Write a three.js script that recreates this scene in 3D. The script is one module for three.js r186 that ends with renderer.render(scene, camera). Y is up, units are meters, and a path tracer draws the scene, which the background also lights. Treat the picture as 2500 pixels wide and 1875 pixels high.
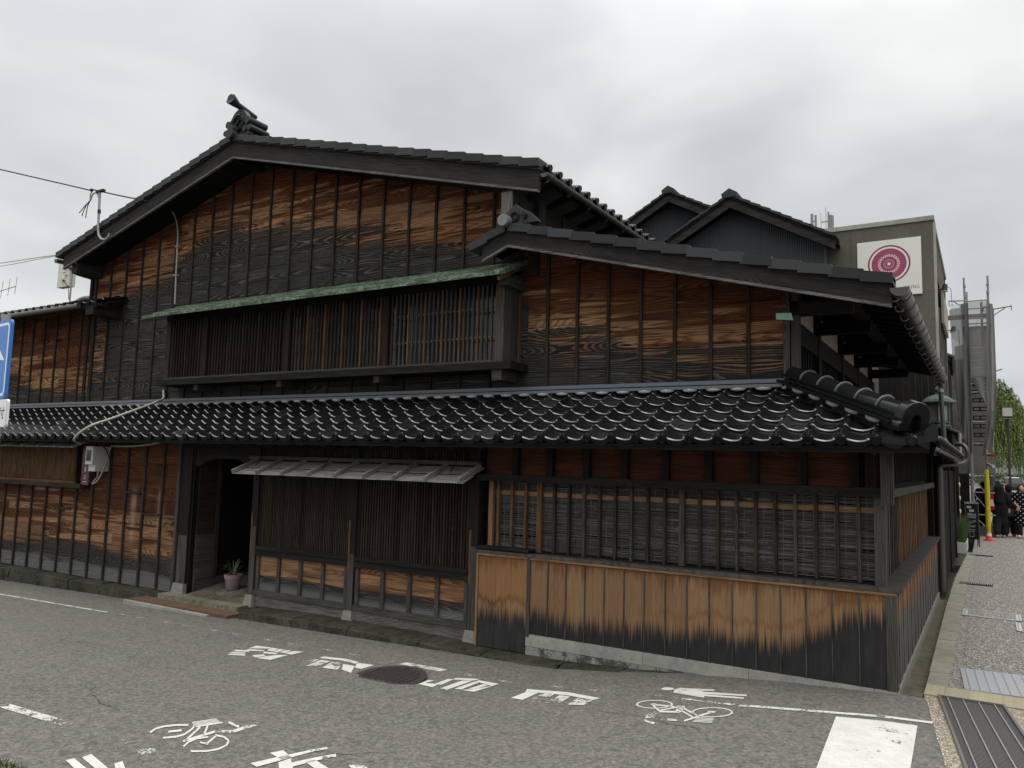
import * as THREE from 'three';
import { mergeGeometries } from 'three/addons/utils/BufferGeometryUtils.js';
import { MarchingCubes } from 'three/addons/objects/MarchingCubes.js';

// ---------------------------------------------------------------- camera, sky, sun, exposure
const scene = new THREE.Scene();
const RAD = Math.PI / 180;
const camera = new THREE.PerspectiveCamera(52.674, 4 / 3, 0.1, 600);
camera.rotation.order = 'YXZ';
camera.position.set(0.7505, 2.0, 7.9843);
camera.rotation.set(5.7613 * RAD, 31.4583 * RAD, 1.4412 * RAD);
scene.add(camera);
const renderer = new THREE.WebGLRenderer({ antialias: true });
renderer.toneMapping = THREE.LinearToneMapping;
renderer.toneMappingExposure = 1.0;
renderer.shadowMap.enabled = true;

// ---------------------------------------------------------------- noise
function rnd(seed) { let a = (seed * 2654435761) >>> 0; return () => { a = (a + 0x6D2B79F5) | 0; let t = Math.imul(a ^ (a >>> 15), 1 | a); t = (t + Math.imul(t ^ (t >>> 7), 61 | t)) ^ t; return ((t ^ (t >>> 14)) >>> 0) / 4294967296; }; }
function h2(i, j, s) { let n = Math.imul(i | 0, 374761393) ^ Math.imul(j | 0, 668265263) ^ Math.imul(s | 0, 1442695041); n = Math.imul(n ^ (n >>> 13), 1274126177); return ((n ^ (n >>> 16)) >>> 0) / 4294967296; }
function vn(x, y, s = 0) {
  const i = Math.floor(x), j = Math.floor(y); let u = x - i, v = y - j; u = u * u * (3 - 2 * u); v = v * v * (3 - 2 * v);
  const a = h2(i, j, s), b = h2(i + 1, j, s), c = h2(i, j + 1, s), d = h2(i + 1, j + 1, s);
  return a + (b - a) * u + (c - a) * v + (a - b - c + d) * u * v;
}
function fbm(x, y, s, o = 4) { let t = 0, a = 0.5, n = 0; for (let k = 0; k < o; k++) { t += a * vn(x, y, s + k * 17); n += a; a *= 0.5; x *= 2.03; y *= 2.03; } return t / n; }
const sm = (a, b, x) => { const t = Math.min(1, Math.max(0, (x - a) / (b - a))); return t * t * (3 - 2 * t); };
const mix = (a, b, t) => a + (b - a) * t;
const mix3 = (a, b, t) => [mix(a[0], b[0], t), mix(a[1], b[1], t), mix(a[2], b[2], t)];

// ---------------------------------------------------------------- sky: overcast, with heavier grey folds, brighter towards the zenith
{
  const W = 1024, H = 512, data = new Float32Array(W * H * 4);
  for (let j = 0; j < H; j++) for (let i = 0; i < W; i++) {
    const lat = ((j + 0.5) / H - 0.5) * Math.PI, lon = ((i + 0.5) / W - 0.5) * 2 * Math.PI;
    const y = Math.sin(lat), dx = Math.cos(lat) * Math.cos(lon), dz = Math.cos(lat) * Math.sin(lon);
    const yy = Math.max(y, 0.0), q = 1 / (yy + 0.22), px = dx * q, pz = dz * q;
    const wx = fbm(px * 1.1 + 3, pz * 1.1, 5, 3) - 0.5, wz = fbm(px * 1.1, pz * 1.1 + 9, 9, 3) - 0.5;
    const big = fbm(px * 0.85 + wx * 1.3 + 7.9, pz * 0.85 + wz * 1.3 + 2.6, 21, 5), fine = fbm(px * 3.4 + wx * 2, pz * 2.6 + wz * 2, 33, 5);
    let d = sm(0.40, 0.66, big) * 0.7 + (fine - 0.5) * 0.95 + (fbm(px * 8 + wx * 3, pz * 6, 47, 4) - 0.5) * 0.3; d = Math.min(1, Math.max(-0.2, d));
    const base = 0.83 * (1 + 0.1 * yy + 2.1 * sm(0.42, 1.05, yy)) * (1 - 0.04 * Math.exp(-yy * 9));
    const lum = base * (1.02 - 0.30 * d);
    const k = (j * W + i) * 4, low = Math.exp(-yy * 6);
    data[k] = lum * mix(0.985, 0.955, Math.max(0, d) + low * 0.4); data[k + 1] = lum * mix(1.0, 0.99, Math.max(0, d)); data[k + 2] = lum * mix(1.0, 1.045, Math.max(0, d) * 0.8 + low * 0.5); data[k + 3] = 1;
    if (y < 0) { data[k] = data[k + 1] = data[k + 2] = 0.16; }
  }
  const sky = new THREE.DataTexture(data, W, H, THREE.RGBAFormat, THREE.FloatType);
  sky.mapping = THREE.EquirectangularReflectionMapping; sky.magFilter = THREE.LinearFilter; sky.minFilter = THREE.LinearFilter; sky.needsUpdate = true;
  scene.background = sky; scene.environment = sky;
}
const sun = new THREE.DirectionalLight(0xfff4e6, 0.9);
sun.position.set(-3, 30, 5); sun.target.position.set(-6, 0, 0); sun.castShadow = true; sun.shadow.radius = 60;
sun.shadow.mapSize.set(2048, 2048); Object.assign(sun.shadow.camera, { left: -30, right: 30, top: 30, bottom: -30, near: 1, far: 90 });
scene.add(sun, sun.target);

// ---------------------------------------------------------------- small helpers
const names = new Map();
function numbered(n) { const c = names.get(n) || 0; names.set(n, c + 1); return c ? n + '_' + String(c).padStart(3, '0') : n; }
function shade(o) { o.castShadow = true; o.receiveShadow = true; return o; }
function thing(name, label, category, pos = [0, 0, 0], group) { const o = new THREE.Group(); o.name = numbered(name); o.position.set(...pos); o.userData = { label, category }; if (group) o.userData.group = group; scene.add(o); return o; }
function part(name, geoms, mat, parent, extra) { const g = Array.isArray(geoms) ? (geoms.length === 1 ? geoms[0] : mergeGeometries(geoms.map(N))) : geoms; const m = shade(new THREE.Mesh(g, mat)); m.name = parent === scene ? numbered(name) : name; if (extra) Object.assign(m.userData, extra); parent.add(m); return m; }
function sub(name, parent, pos) { const g = new THREE.Group(); g.name = name; if (pos) g.position.set(...pos); parent.add(g); return g; }
function one(name, geoms, mat, label, category, group) { const m = part(name, geoms, mat, scene, { label, category }); if (group) m.userData.group = group; return m; }
function struct(name, geoms, mat) { return part(name, geoms, mat, scene, { kind: 'structure' }); }
function N(g) { const r = g.index ? g.toNonIndexed() : g; for (const k of Object.keys(r.attributes)) if (!['position', 'normal', 'uv'].includes(k)) r.deleteAttribute(k); if (!r.attributes.uv) r.setAttribute('uv', new THREE.BufferAttribute(new Float32Array(r.attributes.position.count * 2), 2)); if (!r.attributes.normal) r.computeVertexNormals(); return r; }
const gr = rnd(77);
// box whose uv runs in metres with u along its longest side
function bx(x0, x1, y0, y1, z0, z1) {
  const g = new THREE.BoxGeometry(x1 - x0, y1 - y0, z1 - z0).toNonIndexed(), p = g.attributes.position, n = g.attributes.normal, uv = g.attributes.uv;
  const L = [x1 - x0, y1 - y0, z1 - z0], a = L.indexOf(Math.max(...L)), o1 = gr() * 7, o2 = gr() * 7;
  for (let i = 0; i < p.count; i++) {
    const v = [p.getX(i), p.getY(i), p.getZ(i)], nn = [Math.abs(n.getX(i)), Math.abs(n.getY(i)), Math.abs(n.getZ(i))], f = nn.indexOf(Math.max(...nn));
    let u, w; if (f === a) { u = v[(a + 1) % 3]; w = v[(a + 2) % 3]; } else { u = v[a]; w = v[3 - a - f]; }
    uv.setXY(i, u + o1, w + o2);
  }
  g.translate((x0 + x1) / 2, (y0 + y1) / 2, (z0 + z1) / 2); return g;
}
// beam from p to q, w wide (horizontal), h high
function beam(p, q, w, h) {
  const a = new THREE.Vector3(...p), b = new THREE.Vector3(...q), d = b.clone().sub(a), l = d.length(), g = bx(0, l, -h / 2, h / 2, -w / 2, w / 2);
  const x = d.clone().normalize(), up = Math.abs(x.y) > 0.95 ? new THREE.Vector3(0, 0, 1) : new THREE.Vector3(0, 1, 0), z = new THREE.Vector3().crossVectors(x, up).normalize(), y = new THREE.Vector3().crossVectors(z, x);
  g.applyMatrix4(new THREE.Matrix4().makeBasis(x, y, z).setPosition(a)); return g;
}
function cyl(p, q, r0, r1 = r0, seg = 10) {
  const a = new THREE.Vector3(...p), b = new THREE.Vector3(...q), d = b.clone().sub(a), g = new THREE.CylinderGeometry(r1, r0, d.length(), seg);
  g.applyMatrix4(new THREE.Matrix4().makeRotationFromQuaternion(new THREE.Quaternion().setFromUnitVectors(new THREE.Vector3(0, 1, 0), d.clone().normalize())).setPosition(a.add(b).multiplyScalar(0.5))); return N(g);
}
function tube(pts, r, seg = 24, rs = 6) { return N(new THREE.TubeGeometry(new THREE.CatmullRomCurve3(pts.map((p) => new THREE.Vector3(...p)), false, 'centripetal'), seg, r, rs)); }
const mv = (g, x, y, z) => (g.translate(x, y, z), g);
// raw triangles from quads / fans
class Tri {
  constructor() { this.p = []; this.u = []; }
  v(a, ua) { this.p.push(...a); this.u.push(...(ua || [0, 0])); }
  tri(a, b, c, ua, ub, uc) { this.v(a, ua); this.v(b, ub); this.v(c, uc); }
  quad(a, b, c, d, ua, ub, uc, ud) { this.tri(a, b, c, ua, ub, uc); this.tri(a, c, d, ua, uc, ud); }
  geo() { const g = new THREE.BufferGeometry(); g.setAttribute('position', new THREE.Float32BufferAttribute(this.p, 3)); g.setAttribute('uv', new THREE.Float32BufferAttribute(this.u, 2)); g.computeVertexNormals(); return g; }
}
// a board in the x-y plane: convex outline, back at z0, front z1(y); uvOf(x, y)
function slab(poly, z0, z1, uvOf = (x, y) => [x, y]) {
  const t = new Tri(), f = typeof z1 === 'function' ? z1 : () => z1, F = poly.map(([x, y]) => [x, y, f(x, y)]), U = poly.map(([x, y]) => uvOf(x, y)), n = poly.length;
  for (let i = 1; i < n - 1; i++) { t.tri(F[0], F[i], F[i + 1], U[0], U[i], U[i + 1]); t.tri([...poly[0], z0], [...poly[i + 1], z0], [...poly[i], z0], U[0], U[i + 1], U[i]); }
  for (let i = 0; i < n; i++) { const k = (i + 1) % n; t.quad(F[i], [...poly[i], z0], [...poly[k], z0], F[k], U[i], U[i], U[k], U[k]); }
  return t.geo();
}
function clip(poly, a, b, c) { // keep a x + b y <= c
  const out = []; for (let i = 0; i < poly.length; i++) { const p = poly[i], q = poly[(i + 1) % poly.length], dp = a * p[0] + b * p[1] - c, dq = a * q[0] + b * q[1] - c; if (dp <= 0) out.push(p); if ((dp < 0 && dq > 0) || (dp > 0 && dq < 0)) { const t = dp / (dp - dq); out.push([mix(p[0], q[0], t), mix(p[1], q[1], t)]); } } return out;
}

// ---------------------------------------------------------------- textures
const g2b = (c) => Math.round(255 * Math.min(1, Math.max(0, c <= 0.0031308 ? 12.92 * c : 1.055 * Math.pow(c, 1 / 2.4) - 0.055)));
function tex(W, H, fn, repeat = true) { // fn(u, v) -> [r, g, b (linear), height 0..1]
  const c = new Uint8Array(W * H * 4), b = new Uint8Array(W * H * 4);
  for (let j = 0; j < H; j++) for (let i = 0; i < W; i++) { const r = fn((i + 0.5) / W, (j + 0.5) / H), k = (j * W + i) * 4; c[k] = g2b(r[0]); c[k + 1] = g2b(r[1]); c[k + 2] = g2b(r[2]); c[k + 3] = 255; b[k] = b[k + 1] = b[k + 2] = Math.round(255 * Math.min(1, Math.max(0, r[3] ?? 0.5))); b[k + 3] = 255; }
  const mk = (a, srgb) => { const t = new THREE.DataTexture(a, W, H, THREE.RGBAFormat); t.magFilter = THREE.LinearFilter; t.minFilter = THREE.LinearMipmapLinearFilter; t.wrapS = t.wrapT = repeat ? THREE.RepeatWrapping : THREE.ClampToEdgeWrapping; if (srgb) t.colorSpace = THREE.SRGBColorSpace; t.needsUpdate = true; return t; };
  return { map: mk(c, true), bump: mk(b, false) };
}
function std(o) { return (o.roughness ?? 1) >= 0.7 ? new THREE.MeshPhysicalMaterial({ specularIntensity: 0.3, ...o }) : new THREE.MeshStandardMaterial(o); }
function scaled(t, sx, sy) { const m = t.clone(); m.repeat.set(sx, sy); m.needsUpdate = true; return m; }
function tmat(t, sx, sy, o = {}, bump = 0.004) { return std({ map: scaled(t.map, sx, sy), bumpMap: scaled(t.bump, sx, sy), bumpScale: bump, roughness: 0.85, ...o }); }

// flat-sawn grain: [late wood 0..1, fibre -0.5..0.5]; L along the board, A across it (metres)
function grain(L, A, s, freq = 85, straight = false) {
  if (straight) { const t = (A + (vn(L * 0.9, A * 4, s) - 0.5) * 0.03) * freq + vn(L * 0.7, A * 40, s + 3) * 1.1, f = t - Math.floor(t); return [sm(0.3, 0.9, f) * (1 - sm(0.92, 1, f)) * (0.5 + 0.8 * vn(L * 2, A * 60, s + 5)), vn(L * 5, A * 330, s + 4) - 0.5]; }
  const wv = (vn(L * 1.3, A * 5, s) - 0.5) * 0.06 + (vn(L * 4.2, A * 15, s + 1) - 0.5) * 0.012, q = vn(L * 0.75 + s * 0.37, s * 1.7, s + 2), k = 0.012 + 0.2 * q * q, d0 = (h2(s, 3, 5) - 0.5) * 0.2;
  const t = Math.hypot(A - d0 + wv, k) * freq + vn(L * 1.6, A * 32, s + 3) * 0.7, f = t - Math.floor(t);
  return [sm(0.35, 0.88, f) * (1 - sm(0.92, 1, f)), vn(L * 10, A * 280, s + 4) - 0.5];
}
// a boarded wall: boards run along x (or y when vertical); ppm pixels per metre; w(x, y) metres above the weathering line
function wallTex(o) {
  const { x0, y0, w, h, ppm, at, weather, brown, dark, vertical, wob = 0.15 } = o, W = Math.round(w * ppm), H = Math.round(h * ppm);
  return tex(W, H, (u, v) => {
    const x = x0 + u * w, y = y0 + v * h, b = at(x, y), L = vertical ? y : x, A = vertical ? x - b.c : y - b.c, s = b.s, [late, fib] = grain(L, A, s, o.freq || 85, o.straight);
    const tone = 1 + (h2(s, 1, 2) - 0.5) * (o.vary ?? 0.55), red = 0.5 + (h2(s, 7, 4) - 0.5) * (o.vary ?? 0.55) * 1.8;
    let c = mix3(brown[0], brown[1], Math.min(1, late * (o.grainy ?? 1.0) + (0.5 - tone * 0.4) * 0.2)); c = mix3(c, brown[2], 0.75 * sm(0.5, 0.8, fbm(L * 1.1, A * 9 + s, s + 9, 3)));
    c = [c[0] * tone * (1 + fib * 0.35), c[1] * tone * (0.9 + 0.2 * red) * (1 + fib * 0.35), c[2] * tone * (0.85 + 0.3 * red) * (1 + fib * 0.35)];
    const d = weather(x, y, s); if (!vertical) { const bl = sm(0.5, 0.62, vn(x * 0.7, y * 11 + s, 71) * 0.55 + vn(x * 2.1, y * 34, s + 73) * 0.3 + 0.42 - d * (o.bleachShade || 0.6)); c = mix3([c[0] * 0.42, c[1] * 0.31, c[2] * 0.27], [c[0] * 1.08, c[1] * 1.12, c[2] * 1.2], bl); }  // bleached tan near the line; redder wood above carries painted eave shade
    const edge = vertical ? (vn(x * 170, y * 1.3, 61) - 0.5) * wob * 1.15 + (vn(x * 70, y * 1.6, 64) - 0.5) * wob * 0.7 + (vn(x * 17, y * 2, 62) - 0.5) * wob * 0.3 : (vn(x * 0.8, y * 20 + s, 61) - 0.5) * wob * 1.2 + (vn(x * 2.2, y * 75, s + 63) - 0.5) * wob * 1.1 + (late - 0.4) * wob * 0.8;
    const so = o.soft || 0.035, m = sm(-so, so, d + edge);
    const dk = mix3(dark[0], dark[1], Math.min(1, late * late * 0.85 + Math.max(0, fib) * 0.5 + 0.2 * vn(x * 3, y * 9, s)));
    c = mix3(dk, c, m);
    if (o.extra) c = o.extra(x, y, c, late, fib, s) || c;
    return [c[0], c[1], c[2], 0.25 + late * 0.6 + fib * 0.3];
  }, false);
}
const TG = tex(1024, 512, (u, v) => { // plain timber, 2 m x 0.5 m
  const x = u * 2, y = v * 0.5; let c = 0, hgt = 0;
  for (const [oy, wt] of [[0, 1 - sm(0.4, 0.5, y)], [-0.5, sm(0.4, 0.5, y)]]) for (const [ox, wx] of [[0, 1 - sm(1.7, 2, x)], [-2, sm(1.7, 2, x)]]) { const [l, f] = grain(x + ox, (y + oy) * 0.6, 41, 120); const e = vn((x + ox) * 6, (y + oy) * 160, 8) - 0.5, p = fbm((x + ox) * 2, (y + oy) * 14, 4, 3) - 0.5; c += wt * wx * (0.72 - 0.34 * l + f * 0.3 + e * 0.28 + p * 0.55); hgt += wt * wx * (0.3 + l * 0.4 + e * 0.5); }
  c = Math.max(0.12, c); return [c, c, c, hgt];
});
const timber = (r, g, b, o = {}, bump = 0.004) => tmat(TG, 0.5, 2, { color: new THREE.Color().setRGB(r, g, b), roughness: 0.85, ...o }, bump);
const M = {
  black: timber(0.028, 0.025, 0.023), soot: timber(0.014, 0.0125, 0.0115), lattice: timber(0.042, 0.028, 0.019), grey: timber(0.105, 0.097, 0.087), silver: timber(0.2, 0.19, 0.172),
  barge: timber(0.056, 0.051, 0.047, {}, 0.006), brown: timber(0.2, 0.11, 0.055), ochre: timber(0.36, 0.22, 0.115), red: timber(0.13, 0.047, 0.023), batten: timber(0.062, 0.047, 0.035), ledge: timber(0.098, 0.089, 0.08),
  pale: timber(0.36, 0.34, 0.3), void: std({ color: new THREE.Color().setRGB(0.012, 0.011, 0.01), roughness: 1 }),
};
function speck(W, size, base, spec, seed, amt = 1) { // stone-like grain, tiles over `size` metres
  const T = (fx) => (u, v, s) => { const n = fx; const i = u * n, j = v * n, i0 = Math.floor(i), j0 = Math.floor(j); let a = i - i0, b = j - j0; a = a * a * (3 - 2 * a); b = b * b * (3 - 2 * b); const H = (p, q) => h2(((p % n) + n) % n, ((q % n) + n) % n, s); return mix(mix(H(i0, j0), H(i0 + 1, j0), a), mix(H(i0, j0 + 1), H(i0 + 1, j0 + 1), a), b); };
  const a = T(Math.round(size * 160)), b = T(Math.round(size * 45)), c = T(Math.round(size * 9)), d = T(Math.max(2, Math.round(size * 2.5)));
  return tex(W, W, (u, v) => { const p = a(u, v, seed), q = b(u, v, seed + 1), r = c(u, v, seed + 2), e = d(u, v, seed + 3); return spec(p, q, r, e, base, u, v, amt); });
}
const TASPH = speck(2048, 4, [0.142, 0.136, 0.123], (p, q, r, e, B, u, v) => { const g = 0.6 + 0.6 * p * q + 0.32 * q + (p > 0.88 ? 0.75 : 0) - (p < 0.1 ? 0.25 : 0) + (r - 0.5) * 0.08 + (e - 0.5) * 0.07, w = (e - 0.5) * 0.02 + (q - 0.5) * 0.05; return [B[0] * g * (1 + w), B[1] * g, B[2] * g * (1 - w), p * 0.7 + q * 0.3]; }, 3);
const TSTONE = speck(512, 1.2, [0.16, 0.155, 0.13], (p, q, r, e, B) => { const moss = sm(0.5, 0.75, r * 0.6 + e * 0.5 + (q - 0.5) * 0.3), g = 0.45 + 0.5 * p + 0.5 * q + (r - 0.5) * 0.7; const c = mix3([B[0] * g, B[1] * g, B[2] * g], [0.055 * g, 0.06 * g, 0.03 * g], moss * 0.8); return [...c, p * 0.35 + q * 0.65]; }, 14);
const TCONC = speck(1024, 2.5, [0.3, 0.295, 0.265], (p, q, r, e, B) => { const g = 0.82 + 0.16 * p + 0.12 * q + (r - 0.5) * 0.22 + (e - 0.5) * 0.25 - (q < 0.06 ? 0.4 : 0); return [B[0] * g, B[1] * g, B[2] * g, q < 0.06 ? 0 : 0.6 + p * 0.3]; }, 24);
// pebble-dash paving: small stones, each with its own tone
const TPEB = (() => { const S = 1.5, n = 105; return tex(1024, 1024, (u, v) => { const x = u * n, y = v * n, i0 = Math.floor(x), j0 = Math.floor(y); let b = 9, bs = 9, id = 0; for (let di = -1; di < 2; di++) for (let dj = -1; dj < 2; dj++) { const a = ((i0 + di) % n + n) % n, c = ((j0 + dj) % n + n) % n, ex = i0 + di + 0.15 + 0.7 * h2(a, c, 1) - x, ey = j0 + dj + 0.15 + 0.7 * h2(a, c, 2) - y, th = h2(a, c, 5) * 3, co = Math.cos(th), si = Math.sin(th), d = Math.hypot((ex * co + ey * si) * 0.8, (ey * co - ex * si) * 1.25); if (d < b) { bs = b; b = d; id = h2(a, c, 3) + 0.001 * a; } else if (d < bs) bs = d; } const gap = sm(0.02, 0.2, bs - b), t = (id * 37.7) % 1, k = (id * 91.3) % 1; const col = t < 0.12 ? [0.58, 0.56, 0.53] : t < 0.3 ? [0.22, 0.175, 0.155] : t < 0.62 ? [0.3, 0.285, 0.262] : [0.2, 0.19, 0.178]; const g = (0.75 + 0.5 * k) * mix(0.42, 1, gap); return [col[0] * g, col[1] * g, col[2] * g, gap * (1 - b * 0.6)]; }); })();
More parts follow.
